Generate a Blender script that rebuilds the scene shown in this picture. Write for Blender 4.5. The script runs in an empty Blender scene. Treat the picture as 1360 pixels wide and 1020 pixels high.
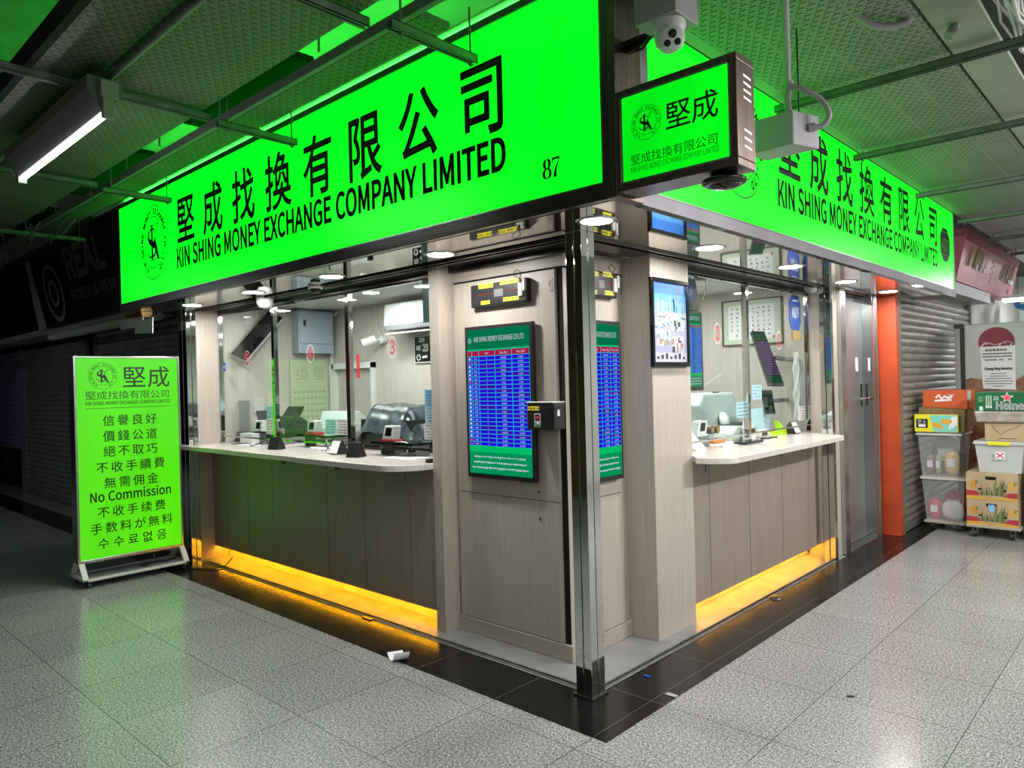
# Corner money-exchange kiosk in an arcade. Units: metres. Origin: foot of the steel corner post.
# -y faces the left-hand corridor, +x faces the right-hand corridor.
import bpy, math, random
from mathutils import Vector, Matrix

random.seed(7)
S = bpy.context.scene
COL = S.collection
PI = math.pi

# ------------------------------------------------------------------ camera
yaw, pitch, roll = 0.751252176, -0.00249442739, -0.0257498566
fwd = Vector((-math.sin(yaw) * math.cos(pitch), math.cos(yaw) * math.cos(pitch), math.sin(pitch)))
r0 = Vector((math.cos(yaw), math.sin(yaw), 0)); u0 = r0.cross(fwd)
rgt = r0 * math.cos(roll) + u0 * math.sin(roll)
upv = -r0 * math.sin(roll) + u0 * math.cos(roll)
cd = bpy.data.cameras.new('camera'); cam = bpy.data.objects.new('camera', cd); COL.objects.link(cam)
cam.matrix_world = Matrix(((rgt.x, upv.x, -fwd.x, 2.208), (rgt.y, upv.y, -fwd.y, -2.893),
                           (rgt.z, upv.z, -fwd.z, 1.6), (0, 0, 0, 1)))
cd.sensor_fit = 'HORIZONTAL'; cd.sensor_width = 36.0; cd.lens = 965.357 / 1360 * 36
cd.clip_start = 0.05; cd.clip_end = 80
S.camera = cam

# ------------------------------------------------------------------ world, exposure, lamps out of view
w = bpy.data.worlds.new('world'); S.world = w; w.use_nodes = True
w.node_tree.nodes['Background'].inputs[0].default_value = (0.55, 0.62, 0.66, 1)
w.node_tree.nodes['Background'].inputs[1].default_value = 0.02
S.view_settings.view_transform = 'Standard'; S.view_settings.look = 'None'
S.view_settings.exposure = 0.0; S.view_settings.gamma = 1.0
S.view_settings.use_curve_mapping = False


def lamp(name, loc, power, sx, sy, col=(1, 1, 1), rot=(0, 0, 0), spread=PI):
    l = bpy.data.lights.new(name, 'AREA'); l.shape = 'RECTANGLE'; l.size = sx; l.size_y = sy
    l.energy = power; l.color = col; l.spread = spread
    o = bpy.data.objects.new(name, l); COL.objects.link(o); o.location = loc; o.rotation_euler = rot
    return o


# fluorescent battens on the corridor ceiling out of view; several only added as fill
lamp('unseen_corridor_lamp', (2.6, -3.9, 3.05), 27, 1.5, 0.12, (0.93, 0.97, 1))
lamp('unseen_corridor_lamp', (0.2, -4.2, 3.05), 8, 1.5, 0.12, (0.93, 0.97, 1))
lamp('unseen_corridor_lamp', (3.0, -0.4, 3.05), 66, 0.12, 1.5, (0.98, 0.98, 1))
lamp('unseen_corridor_lamp', (3.5, 2.7, 3.05), 150, 0.12, 1.5, (1, 0.97, 0.95), (0, 0.6, 0))  # tilted toward the shop to brighten the counter front
lamp('unseen_corridor_lamp', (2.6, 7.0, 3.05), 80, 0.12, 1.5, (1, 0.97, 0.95))
lamp('unseen_corridor_lamp', (1.6, 10.8, 3.05), 80, 1.5, 0.3, (1, 1, 1))  # added to brighten the far right end
lamp('unseen_corridor_lamp', (-9.0, -3.4, 3.05), 28, 1.5, 0.12, (0.85, 0.95, 1))  # added to lift the dark shops at far left
lamp('unseen_corridor_lamp', (-0.6, -2.5, 3.05), 9, 1.5, 0.12, (0.93, 0.98, 1), spread=2.1)  # added to brighten the near floor, spread narrowed to spare the counter
# area lights standing in for the downlights inside the kiosk
lamp('kiosk_lamp', (-3.4, 0.72, 2.39), 15, 1.6, 0.5, (1, 0.98, 0.95))
lamp('kiosk_lamp', (-1.9, 0.72, 2.39), 12, 0.9, 0.5, (1, 0.98, 0.95))
lamp('kiosk_lamp', (-1.2, 2.6, 2.39), 27, 1.0, 1.4, (1, 0.98, 0.95))

# ------------------------------------------------------------------ glyph outlines (plain sans letter shapes)
GL = r'''
A608 %E(U&H(U(5+&+3+&+z(U-&(U*<0c)/0c~(L+q)`/r)d/r*w+q
B657 &L(U*&(U+)(_+w(x,W)H,}**-/*y-(+U,o,(,N,K,$,e+N,t+N,y+u-0,8-K,M-m,[.9,`.d,S/M,10%+V0H*k0])r0c&L0c~(N-9(N/t*I/p*{/c+B/L+W/++_.W+X..+D-h*}-N*J->)b-9~(N)E(N,K)u,K*a,F+>,7+h+x,%+R,.*|,%*F+g)y+=)[*`)K)u)E
C638 *R(H+.(L+a(Z,2(p,[)2-$)W,L*8+k)_+I)M+#)C*V)?)d)M)!)u(N*X(0+R(%,_(1-j(P.b)%/E)g/l*Y/y+!/v+D/m+c/^,;/3,n/p,Q01,.0I+`0^+10k*X0p)I0`(I0.&_/9&1.*%|,[&1+2&^*!(G)/)E(Y
D688 &L(U)S(U*r(f+x):,c*,-2+9-@,_-2.*,c/5+w0%*p0S)O0c&L0c~(N)G(N/r)G/r*J/f+9/A+m.a,1-k,;,_,1+S+m*[+9)z*J)T)G)G
E589 &L(U,;(U,;)J(N)J(N,G+V,G+V-<(N-<(N/o,0/o,00c&L0c
F552 &L(U(N(U(N,6+X,6+X-*(N-*(N/o,0/o,00c&L0c
G689 *_(H+=(L+r(X,E(k,m)&-2)C-2,j*O,j*O+w,7+w,7)k+f)O+,)A*h)?)l)M)&)u(O*X(0+R(%,_(1-j(Q.b)*/E)o/l*g/y+5/v+Y/l+y/],P/3-(/p,C0H+t0]+B0k*d0p)P0`(M0.&`/9&1.*%|,[&1+2&_*!(J)/)L(Y
H728 &L(U(N(U(N,G,<,G,<(U-?(U-?0c,<0c,<-=(N-=(N0c&L0c
I293 &L(U(N(U(N0c&L0c
J535 ({(H)m(T*K(u*s)K+/*0+6*y+60c*30c*3+&*.*F){)u)d)V)B)E(r)?(S)B(7)K&y)[&b)t&L*8%e)c&&)9&I(s&r([(E(M
K646 &L(U(N(U(N+/)s,l,@(U-M(U*R-Z-*0c+v0c(P,Z(N0c&L0c
L543 &L(U,&(U,&)J(N)J(N0c&L0c
M812 &L(U(E(U(D-R(9/M(=/M*O)E+3)E-D/M-H/M-=-R-<(U.8(U.80c-!0c*s*^*o*^(b0c&L0c
N723 &L(U(I(U(H-B(>/E(B/E)7-c,4(U-9(U-90c,;0c,<+z,H)t,C)t+N+V(P0c&L0c
O742 *L(H+Y(Y,V)1->*%-i+6-x,_-i.,->/:,V0.+Y0`*L0p)?0`(B0.&Z/:&0.,%|,_&0+6&Z*%(B)1)?(Y~*L)?)^)M({)u(M*Y(0+S(%,_(0-j(M.b({/E)^/l*L/y+</l+y/E,L.b,i-j,s,_,i+S,L*Y+y)u+<)M
P633 &L(U(N(U(N+l)n+l*n+u+_,4,=,b,b-F,n.?,a/9,</w+]0E*l0[)j0c&L0c~(N,](N/r*I/n+$/`+L/E+d.x+l.?+e-b+M-7+(,t*L,c)b,]
Q742 *L);)^)I({)r(M*V(0+Q(%,_(0-j(M.b({/E)^/l*L/y+</l+y/E,L.b,i-j,s,_,i+Q,L*V+y)r+<)I~,y%Q-P%T.-%c-v&O-(&D,T&H,*&T+`&h+@()+((L,$(j,m)F-I*:-l+B-x,_-i.,->/:,V0.+Y0`*L0p)?0`(B0.&Z/:&0.,%|,_&.+@&Q*6(0)B({(g)z(K*>&m*j&=+E%r,,%Y
R635 (N,o(N/r*T/n+,/`+P/F+g.}+n.I+g-p+P-G+,-+*T,u)p,o~+w(U-*(U+#,.+[,B,/,a,R-0,i-e,p.I,d/?,@/z+e0F*x0]*!0c&L0c&L(U(N(U(N,#)y,#
S596 )d(H*_(R+I(q,!)C,C)},N*e,G+E,2+u+l,?+B,](u-i(X.$(D.B(=.i(C/2(U/P(s/g)>/t)m/y*9/v+$/_+`/4,5/p+o03+G0L*v0`*E0l)m0p(|0g(;0L&e/}&D/G&9.b&B.&&Z-S&}-/(J,o*Q+t*t+`+3+H+D+*+J*]+C*4+0)n*k)T*?)E)e)?)7)C(f)O(<)c&q)|&N*@%r)Z&@)5&o(r(H([)&(M
T599 )0(U*3(U*3/o,^/o,^0c%a0c%a/o)0/o
U721 *B(H+=(R,+(t,e)U-.*T-;+v-;0c,<0c,<+t,3*r+v*/+O)_*{)F*B)?)f)F)6)_(m*/(T*r(K+t(K0c&I0c&I+v&V*T&{)U(Y(t)G(R
V575 (y(U*/(U,e0c+a0c)W)Y)S)Y)D*1&I0c%B0c
W878 (B(U)V(U+4/@+8/@+]-M,r(U.-(U/k0c.m0c-x,;-O)[-I)[,p,;+d0c*i0c)^,;)))[)$)[&a0c%[0c
X573 %R(U&Z(U)J,*)N,*+F(U,R(U*/,d,C0c+<0c)Z-I)V-I&m0c%a0c(u,i
Y531 (i(U)k(U)k+d,90c+30c)?,Z);,Z&H0c%@0c(i+d
Z603 %t(U,Q(U,Q)J(1)J,L0+,L0c&<0c&</o+4/o%t)3
a563 (g(H)4(L)Y(W*#(i*g)<*r(U+c(U+c,;+[-,+F-k*}.?*G.])Z.g)&.c(%.F&9-z&]-:(<-[)%-r)K-u)z-n*?-X*S-:*_,o*b,E)@,1(<+o&U+G&.*o%}*.&*)R&?)&&b(c(3(O~)%)8(b);(G)D(2)U($)n&{*4((*[(B*}(q+=)[+S*b+c*b*$*$)R)c)C
b618 *#(H*m(U+S({,-)],P*S,]+`,S,c,9-U+h.5+*.Z*8.g)o.c)&.G(A-u(E1G&C1G&C(U(2(U(:)3(>)3([(v)@(T~)p);)?)C)!)M(E)t(E-))&-X)D-h)|-t*X-k+&-O+B-$+R,H+W+_+P*o+:*2*t)a*H)E
c510 )f(H*W(T*|(c+b)2+9)q*g)P*0)=)n):)5)D(b)`(=*1(&*k&z+V(&,B(?,}(d-N)8-j)q-t*E-l*[-b+(-D+V.%+!.K*^.Y*:.d)m.g(v.Z(..6&O-U&),`%v+V&(*M&K)X(&(y(n(T
d620 )H(H)o(L*8(W*Z(i+9);+D(U,5(U,51G+31G+3/*+8.&*Z.N)x.d)S.g(f.Y($.4&K-S&),^%w+V&%*M&D)X&s(y(W(T~)]);)()D(X)`(:*/(&*j&{+W((,B(>,}(a-N)1-j)d-t*>-l*X-a+3-:+3*+*W)U*<)G
e554 )l(H*c(R++(_+j)$+I)c*r)G*:)9)v)7);)@(f)Y(?*%(%*[&v+A+|+A,$+v+w,r+[-_+/.9*L.[)Z.g(l.Y().5&M-S&(,_%v+V&(*N&M)Y(+(y(s(T~&u,((&,d(@-8(b-[)/-q)]-x*1-q*V-[*s-9+),e+/,(
f325 %c-i&R-i&R(U(S(U(S-i)m-i)m.X(S.X(V/{(`0>(p0T)*0b)R0f*)0V*=1C)e1Q)<1T(]1L(015&l0k&X08&R/U&R.X%c.S
g564 )F$j*I$t+<%4+v%^,?&7,K&r,D(G,-(l+b)++,)9)1)>(f)A(J)I(8)V(/)g(.*0(:*J(O*a)5*N*+*V*c*o+2+;+N+q+X,V+P-1+G-G+,-m,A-m,A.X*8.X)i.e)E.g(a.^().D&V-w&9-@&.,X&2,3&=+l&L+M&v*w&S*W&<*+&9)l&B)>&M),&k(m&k(h&N(S&8(<&&(!%x&c%u&F&$%n&C%E&s%&(V$p~)E+1(|+7(]+H(C+d(2,,(,,X(2-*(B-M([-i(|-y)E.!)k-y*0-i*I-M*Y-**`,X*Y,,*H+d*/+H)j+7~)S%N(x%R(K%`(+%s&r&3&k&S&m&g(!(1(2(D(G(U)%(M*_(K+!(C+9(6+G(!+K&c+C&A+-&!*d%f*3%T
h607 &C(U(E(U(E,x)%-R)B-d)`-n*$-q*L-l*j-[+!->+.,p+2,9+2(U,3(U,3,E,--6+u-s+S.C+#.^*A.g)r.c)J.U)&.A(A-f(E1G&C1G
i275 &C(U(E(U(E.X&C.X~&r/o(+/r(</z(I0,(Q0=(T0Q(Q0f(I0v(+10&r12&L1(&@0v&80f&50Q&@0,&L/z&^/r
j275 %e$r&C$z&n%6(0%](@&4(E&r(E.X&D.X&B&L&<&/&0%t%x%f%P%a%&%k$p%$%@$u~&r/o(+/r(</z(I0,(Q0=(T0Q(Q0f(I0v(+10&r12&^10&?0v&70f&40Q&70=&?0,&L/z&^/r
k552 &C(U(C(U(C*0)O+M+:(U,C(U**,1,+.X*z.X(G+H(C+H(C1G&C1G
l284 (I(H)#(P(r)<(_):(O)@(F)R(E)b(E1G&C1G&C)h&F)=&Q(v&e(]($(M
m926 &C(U(E(U(E,x)#-S)@-d)Z-n)t-q*>-l*[-[*o->*{,p+#,9+#(U,$(U,$,x,`-S,|-d-;-n-T-q-z-l.<-[.P->.[,p.`,9.`(U/a(U/a,E/Z-6/G-s/%.C.R.^-q.g-I.b-#.S,[.=+q-X+a-}+J.>+-.T*c.c*4.g)i.c)D.T)!.@(=-d(4.X&C.X
n610 &C(U(E(U(E,x)%-R)B-d)`-n*$-q*L-l*j-[+!->+.,p+2,9+2(U,3(U,3,E,--6+u-s+S.C+#.^*A.g)r.c)J.T)%.@(=-d(4.X&C.X
o606 )c(H*U(T+@(y+x)X,B*M,O+V,B,`+x-U+@.6*U.Z)c.g(p.Z(*.6&M-U&(,`%v+V&(*M&M)X(*(y(p(T~)c):).)D(])`(;*1(%*k&z+V(%,B(;,}(]-N).-j)c-t*=-j*i-N+0,}+E,B+L+V+E*k+0*1*i)`*=)D
p620 &C%#(E%#(B)-(a(r)B(R*#(H*m(U+S({,-)],P*S,]+`,S,c,9-U+h.5+*.Z*8.g)n.c)$.F(?-t(4.X&C.X~)p);)?)C)#)M(E)t(E-))&-X)D-h)|-t*X-k+&-O+B-$+R,H+W+_+P*o+:*2*t)a*H)E
q620 +3%#,5%#,5.X+F.X+;.$*].N)x.d)S.g(f.Y($.4&K-S&),^%w+V&%*M&D)X&s(y(W(T)H(H)n(L*6(V*X(h+8):+3(1~)]);)()D(X)`(:*/(&*j&{+W((,B(>,}(a-N)1-j)d-t*>-l*X-a+3-:+3*+*W)U*<)G
r388 &C(U(E(U(E,J(^,|(y-D):-])W-k*%-o*N-f*`.Z*J.c*$.g)].b):.R(u.;(X-v(?-O(4.X&C.X
s468 (x(H)d(P*@(h*i)0+%)^+.*5+$*l*f+9*?+W)n+n(T,B(:,T((,j&}-*(%-C(2-Y(F-k(c-v)--z)I-x)|-g*N-I*{.(*A.M)y.Z),.g(E._&l.I&E.(&--W&$-%&.,O&G,)&l+g(;+O)U*z)r*g***N*1*0*-)p){)X)f)E)G)9({)5(U)8(3)A&o)N&3)w%b)9&N(g&x(V(I(L
t377 )9(H)c(L*D(]*2)G)[)9)-)=(p)J(a)`(W)}(T*F(T-i*4-i*4.X(T.X(T0=&c0=&X.X%].S%]-i&S-i&S*I&X)g&i)4(+(i(W(P
u607 ).(H)X(M*#(Z*G(o+-)P+7(U,)(U,).X+(.X+(*?*H)^*,)K)j)@)I)=)!)B(a)S(L)p(A*=(=*t(=.X&;.X&;*i&A)x&U);&w(l(K(Q
v521 (_(U)p(U+|.X*|.X)<)E)7)E&S.X%N.X
w802 (?(U)O(U*J,/*h-T*m-T+/,1,+(U-@(U.z.X-|.X-,+,,f)I,a)I+?.X*@.X)E+,(|)I(w)I(V+,&`.X%].X
x498 %P(U&V(U(}+&)&+&)4*o*X(U+c(U)d+Y+T.X*O.X)6,:)1,:&h.X%_.X(O+c
y521 &L$z(-%((^%C)*%l)J&E)d(&+|.X*}.X)u+9)H)S)C)S&S.X%N.X(u(T(X&`(E&?(-&%&k%q&H%k%y%t%g%*
z475 %e(U+=(U+=)E(!)E+4.&+4.X&).X&)-i)u-i%e),
0555 )I(H*<(W*|)++Q)x+p+.+z,_+p.3+Q/C*|04*<0a)I0p(V0a&q04&A/C&!.3%t,_&!+.&A)x&q)+(V(W~)I)8(v)C(N)h(0*I&y+F&r,_&y-w(0.s(N/T(v/w)I0&)y/w*D/T*c.s*v-w*|,_*v+F*c*I*D)h)y)C
1555 &?(U+j(U+j)G*0)G*00c)D0c(L0?&a0.&a/N)//N)/)G&?)G
2555 %n(U+y(U+y)J)J)J(C)C)I*I*?+M*|,N+H-N+U.L+L/;+0/w*^0I)}0f)30p(Y0k(*0]&Z0F&30(%j/_&D/*&{/^(>/p(`/|)(0$)Y/y*$/e*@/F*P.y*U.H*H-T)|,Y)9+V(4*I%n)1
3555 ):(H*+(Q*m(m+E)=+g)x+s*f+k+C+T+s+3,>*c,Y*1,l*1,q*^-*+&-F+B-k+S.:+Y.m+O/R+20+*_0P*!0h)70p(b0l(50`&g0M%z/s&P/8(-/d(m/})40$)`/{*&/l*A/R*Q/2*V.f*P.8*:-m)o-N)5-:(?-3(?,G)>,@*$,-*P+i*i+@*p*i*i*:*T)o*5)R)f)@)4):(a)?(7)K&n)^&3*4%_)S&#)4&J(t&y(](U(M
4555 *-(U+)(U+)*l,1*l,1+Z+)+Z+)0c)y0c%U+M%U*l*-*l~*-+Z&Z+Z)M.F*./X*2/X*-.E
5555 )9(H*&(S*j(s+D)L+i*8+v+5+k,2+J,u*u-G*8-c)L-l(w-g(8-N(K/o+Q/o+Q0c&U0c&=,u&o,U(C,q(t-#)4-%)h,z*7,e*W,A*l+n*s+3*k*R*T)}*3)X)c)B)0):([)>(2)J&j)]&0*1%])O&I(s&x(](S(M
6555 )a(H*H(S+((t+V)K+u*3,$+(+w+|+[,c+1-6*R-Q)h-Z)D-V(|-K(Y-9(8,{&v,](%-z(B.v(l/U)D/u*#0#*X/u+,/Y+>/F+s0#+:0R*s0c*K0m){0p)&0c(707&V/E&../%z,K&+*}&M)r(&)((l(W~&x+n(;,7(Y,Q(y,d)<,n)X,q*.,j*S,T*n,2+!+`+(+(*}*J*l)w*P)T*.)>)a)6)-)@(_)^(>*3((*u
7555 (S(U)X(U)d*A)x+s*C->+#.a+|0++|0c%s0c%s/o*o/o*!.R)E-5(y+m(a*=
8555 )K(H*>(Q+!(m+S);+s)p+}*Q+w+.+d+]+H,&+&,F*[,_*[,d+6-@+L-e+].3+c.a+Y/F+?/|*q0J*80e)M0n(g0f(/0L&_0$&B/K&8.h&=.<&L-p&b-M(A,o&t,U&O,3&1+f%x+4%p*W%{)r&@)<&s(m(Y(Q~*!,|(x-O(R-n(:.8(1.h(7/5(G/U(a/o)%0#)L0))x0!*?/l*Y/O*j/+*o.[*l.;*c-w*S-Y~)L)2(u)9(J)K())i&o*3&g*`&l+.&z+S(4+u(P,8(r,Q*.+x*Y+W*v+.+$*T*z*+*g)d*H)I)|)8
9555 (y(H)o(V*^))+>)y+g+8+u,|+i.E+F/L*l08*&0b)10p(I0e&k0E&</n%y/+%n.5%w-=&7,W&b,)(?+h))+^)N+b)s+n*;,$*[,>*y,]*l+?*P*C*()e)R)D(v):(>)D($)O&S)s%|)9&Z(g(!(V(K(L~*x-O*Y-**:,i)v,U)V,K)8,G(d,O(>,e(#-,&o-Y&j.5&p.n(&/B(A/f(e/|)20()f/z*5/]*V/.*m.G
&680 )6(H)i(L*;(W*f(i+2)%+U)B,e(`-J(H-c):,n)[,3*%,r+--1+c-Y,y,_,y,=+t,(+H+Q*T*Z+E*3+p)K,o*O-_*u..+3.^+</9+6/j+#07*a0U*80i)a0p)(0h(S0O(00*&u/T&m.x&o.W(#-m(B-$&H,;&(+m%n+<%f*`%q)x&4)?&d(n(F(R~*t)s*>)N)`):)A)7(n)=(E)O($)l&l*7&e*e&j++&w+I(0+f(h,?)R+<)z*k~))-P(g.F(a.y(e/@(q/_))/v)B0*)b0/)|0+*5/z*B/h*J/P*L/7*F.n*3.L)s..
.278 &s(H(-(K(?(T(M(d(W(w(Z)3(W)J(M)_(?)n(-)w&s)z&^)w&K)n&=)_&3)J&0)3&3(w&=(d&K(T&^(K
-347 %p+<)b+<)b,(%p,(
:278 &s,t(-,w(?-%(M-4(W-H(Z-`(W-w(M.0(?.>(-.H&s.K&^.H&K.>&=.0&3-w&0-`&3-H&=-4&K-%&^,w~&s(H(-(K(?(T(M(d(W(w(Z)3(W)J(M)_(?)n(-)w&s)z&^)w&K)n&=)_&3)J&0)3&3(w&=(d&K(T&^(K
+555 )#)p)n)p)n,<,+,<,+-%)n-%)n/M)#/M)#-%%h-%%h,<)#,<
,278 &2%K&e%g(2&/(Q&Z(e(1(k(i(h)3(^)Q(M)h(8)u&x)z&c)w&O)o&@)b&6)O&2)9&6)!&?(l&N(_&a(V(%(T&|(1&o&m&Z&Q&>&:%w&&
/392 %L%V&5%V*R1E)k1E
堅1000 /]0a/6/[.B.8-j/0-00a~,,1K,,0a,Q0a,F0^,r/B-N.3-o-^---!+x,>,J+[-Z,E.A-$/-,>/S+}0L+M0|,-0(,Y/],u.q-Y/d.t0)/[0Y1<0+1M~)S,O(-,O(--R)S-R~&B1M&B+n+w+n+w,O*=,O*=-R+e-R+e/p*=/p*=0l+d0l+d1M~)S/p(-/p(-0l)S0l~(-/6*|/6*|.1(-.1~+J+_+J*l($*l($**+J**+J(f%p(f%p&}0y&}0y(f,=(f,=**/j**/j*l,=*l,=+_
成1000 ,E1s,J0!&h0!&h,s&`*|&O)}&4)$%f(0&J&X&z(U(=)](P*h([,y*_,y*X+4*O*@*H*1*8*&(s*+)#)k)-)?*:)=*u)I+.)[+9)t+A*C+N-e([-e([/4,O/4,e-.,s,2-?*M,E)S+q).*f(H+B&e,k(h-^)W-|(y.A(J.g((/4&n/a&g0/&n0M()0d(Q0t)60}*50T*J0;*_01)=0((u/w(`/g(Y/H(a/,(t.l)9.;*@/3+c/V,L07.-/F.@.[,I-z+>-^,d-A/40u/40u0!-=0!-91s~-k1A/,0T/j0!0>0W/Z1+.=1p
找1000 -p15.p04/B/T0#0%/P0_.N1[~(J1t(J/^%p/^%p.r(J.r(J,M%d,#%z+5(J+](I(^(>(R&*(R&@&h(^&o)!&})-(-)4(;)9(e)9+s*e,@*[-+)9,b)9.r*Y.r*Y/^)9/^)91t~/T-e/$,e-z+=-b,C-D.70k.X0c/D-</#-*1q,81q,K.w*f.g*n-z,S./,w+r-;*W,4)b+[)>*H(c+(((,-([-X)g-y)*.B(S.k(./>&p/r&e05&j0O(!0g(K0z)-1.*(0H*Q0:)A00({0!(h/o(c/M(l/.)%.m)F.:*H/3+R/W,,08-?
換1000 ,h.-,7,q+d,1,7+n,e,W-A-|~-k-x.R,_.p+s/G,//),u.?.0~(%1s(%/^%i/^%i.r(%.r(%,J%^+}%o+2(%+Y($(]&{(T&q(Q%v(Q&0&d&l&e(:&l(U&z(_(+(i(d(i+s)o,;)g-%(i,b(i.r)m.r)m/^(i/^(i1s~,A0B.&0B-E/9+X/9~)y+%)y*A,q*A,T)h,,):+O(q*a(R)^(;*$&^+.&y+}(@,_(k-1)C-Q*#-x)B.L(j/+(A/p&|0d&f10(D0=(V/U(q.x)9.J)f.(*A1!*A1!+%0=+%0=/9.4/9/(0f.V1),d1%-%1h,;1s+^0Z+5/y*a/?*).e*W.2*z.S*z+%~-6,/-(+%+[+%+[.T/Y.T/Y+%-m+%-{,/
有1000 *a1t*40K&%0K&%/`)p/`)E.l(p-}(8-7&T,S%j+x&?+=(-+x)2-))2&a)}&a)})s.^)s.^(e.V(R-z(N,j(P-(&c.J&e.}&n/@((/L(K/M.E*).E*g/`0i/`0i0K+*0K+R1b~)}+i.^+i.^*Y)}*Y~)},N)}-[.^-[.^,N
限1000 &C1J&C&b(,&b(,0a)d0a(o.2)9-_)S-2)d,d)m,=)l+Q)c+6)S++):+$(Y+%(f*g(m*>)b*B*&*M*>*b*J*v*V+N*U,:*M,d*=-5*!-d)X.:*b10*01M~/B.[/B-9,)-9,).[~/B/@,)/@,)0`/B0`~+6&`,/(#.)(U.%)?,)(o,),Q-/,Q-S+9.(*..e)1/R(C0O&g1((M0*)$/^)F.u*90*+#0m+V0;,1/]+[.S*p.8+N-r,Q00,Q001G+91G+9)0+1(b*p(C
公1000 )x1V)O0W(y/](@.h&]-|%u-?&`,d(G-K),.=)g/8*A0:*n1@~-e1_,v1@-N0>.1/=/[-K0B,d1&-I0A.)/X.r.t/i.90e~(.(G)&(V/#(}/h&g0W(4/a)Z-u+z-.+Y.O)i)=)M*Y+3+8,.,H.-+P.P*>,B)3*a(D)a&|)C&l)<
司1000 &F/5&F.M.+.M.+/5~&?13&?0E/C0E/C(m/<(b/+(^-@(_-Z&g/*&k/b&u/u(!00(B05(v0513~(v,R,P,R,P*K(v*K~(,-;(,(s(v(s(v)d-?)d-?-;
信1000 *W.L*W-i/}-i/}.L~*W,s*W,5/},5/},s~)j0()j/B0q/B0q0(~,B1Z-/0--s0K-K1>-)1t~*J+:*J&`+1&`+1(-/B(-/B&c0,&c0,+:~+1(l+1*V/B*V/B(l~)31p(l0p(B/s&o.{&<./%b-H&1,](6.((6&](|&](|/G)X0e)w1[
譽1000 (s*|(s*P.v*P.v*|~(s+v(s+I.v+I.v+v~(f*((f(%)R(%)R(D.9(D.9(&/((&/(*(~)R(p)R)V.9)V.9(p~(-13(:.I%r.I%r-l)E-l(I,r&;,-%a+p&4+8&v+Z(y,C.t,C/S+u0U+F1*,&0L,</=,x.j-C.A-l0w-l0w.I/V.I/e1N-M1N-M0|.z0|.y0P-R0P-R0%.w0%.u/O-N/O-N/$.r/$.n.I-#.I-#06+P06+P0r-$0r-$1B+P1B+P1t*p1t*p/f,C/f,C.I+J.I+J/P*n/P*n.I({.I(x/$*A/$*A/O(v/O(t0%*=0%*=0P(q0P(o0v)t18*U1Q*(1u~+5-^+i,q)M,q*8-l+R-l~.@,q,;,q,J,y+o-l-U-l
良1000 .b.-.b,k)1,k)1.-~.b.m)1.m)10+.b0+~(7&[(i&o+y(b+r)L)1(k)1,%*s,%+Z*n,S)j-^(v.x(90F&i0x(Q/Y(t.|)0-q)i/F*c0@+E/]+v.h+8-7*:,:+;+h,%/S,%/S0n,S0n,+1}+;1l+Y0n(>0n(>):(3(f&i(=
好1000 &&+l(p*L())H&Z(}%[(B&0&a(4(G(_(p)N)u*[(`+4)D*h)r)u*`*R,A*h->+)/Q*U/^(k/Z)21o(B1t&}/Z%k/Z%k.o&o.o&D,t~*5.o)w-7)f,P)9+5&{,.(].o~-a.L-a-2+,-2+,,E-a,E-a(X-Z(N-K(K,!(L,>&`-o&f.9&t.M(3.S(_.S,E1!,E1!-2.S-2.S.:/M/20`0d0+1./t1)+Y1)+Y0>/@0>.E/.
價1000 +&+^/Z+^/Z+!+&+!~+&*N/Z*N/Z)o+&)o~+&,k/Z,k/Z,2+&,2~*;-@*;)>0I)>0I-@~-s(g/#(?0F&]1,(.01(V.I)6~,&)8+1(j)I(6)s&_++($,4(R,^(l~*%0%*%-q0U-q0U0%.V0%.V0b0u0b0u1A)i1A)i0b+z0b+z0%~,]0b-r0b-r0%,]0%~*i/N+z/N+z.H*i.H~,]/N-r/N-r.H,].H~.V/N/k/N/k.H.V.H~(w1o(V0m(//m&].s&,.$%S-=%{,K($-x($&`(n&`(n/J)E0f)b1[
錢1000 &3+_&N*D&W)W(1)h&y*z&d+l~*-+x)Z)t*-)d*e+f~.71G/40x/b0Z0,1//X1K.[1q~.,,O/4,)/i+h02,=/V,W.O,{~(x1z(20c&c0/%a/3&$.B&V.p&V.B(^.B(^-.%{-.%{,G(^,G(^)2%p(l&$(&*r(z*n)[)?)>)?,G*o,G*o-.)?-.)?.B*N.B*N/(&j/((R/y({0X*//`*h/)+0/g*00Z)A14)W1`~/Q/a/./<.F.g-v/a0u/w0o0Y-b0B-L1s,d1s,z0=+I02+N/N-1/Z-g.F,h-}+0-R+],v-2-I./-q.m-;/3-*/V,z/z,v0?,z0V-+0i-B0u-g0}.?0G.Z09-h0/-^/}-Z/h-]/;-o.k.7/e.v07/J~/Q*l/+*?.=)_-e*k1!+*0y+h-Q+L-;-&,Q-&,i+F+@+;+E*W,{*e-7*,-_)<,^(m+#(<+P&_-)(9.((f.l()/4&p/Y&d0#&`0E&d0_&r0q(01!(X1+)70O)T0G(h0@(S06(H0((D/Q(O.z(q.b)./b)x07*U
道1000 &&1((-/u(]/3)@/^(j0C&b1L~+F,^/-,^/-+d+F+d~+F+./-+./-*4+F*4~+F.1/-.1/--8+F-8~*Y.k*Y)T/w)T/w.k-;.k-_/e0q/e0q0I.j0I/X1^.i1t.O1?-x0I+q0I,J0b,413+[1x*x1]+J0u+a0I)k0I)k/e,f/e,N.k~)9-w%u-w%u-0(K-0(K)b&m)B%l(N&@&l(?(n(Y)#(q)*)6(y)x(N*I(:+U&},{&w0k(&1$(q-m(a+_(d*V(x*-)/)9)`
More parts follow.
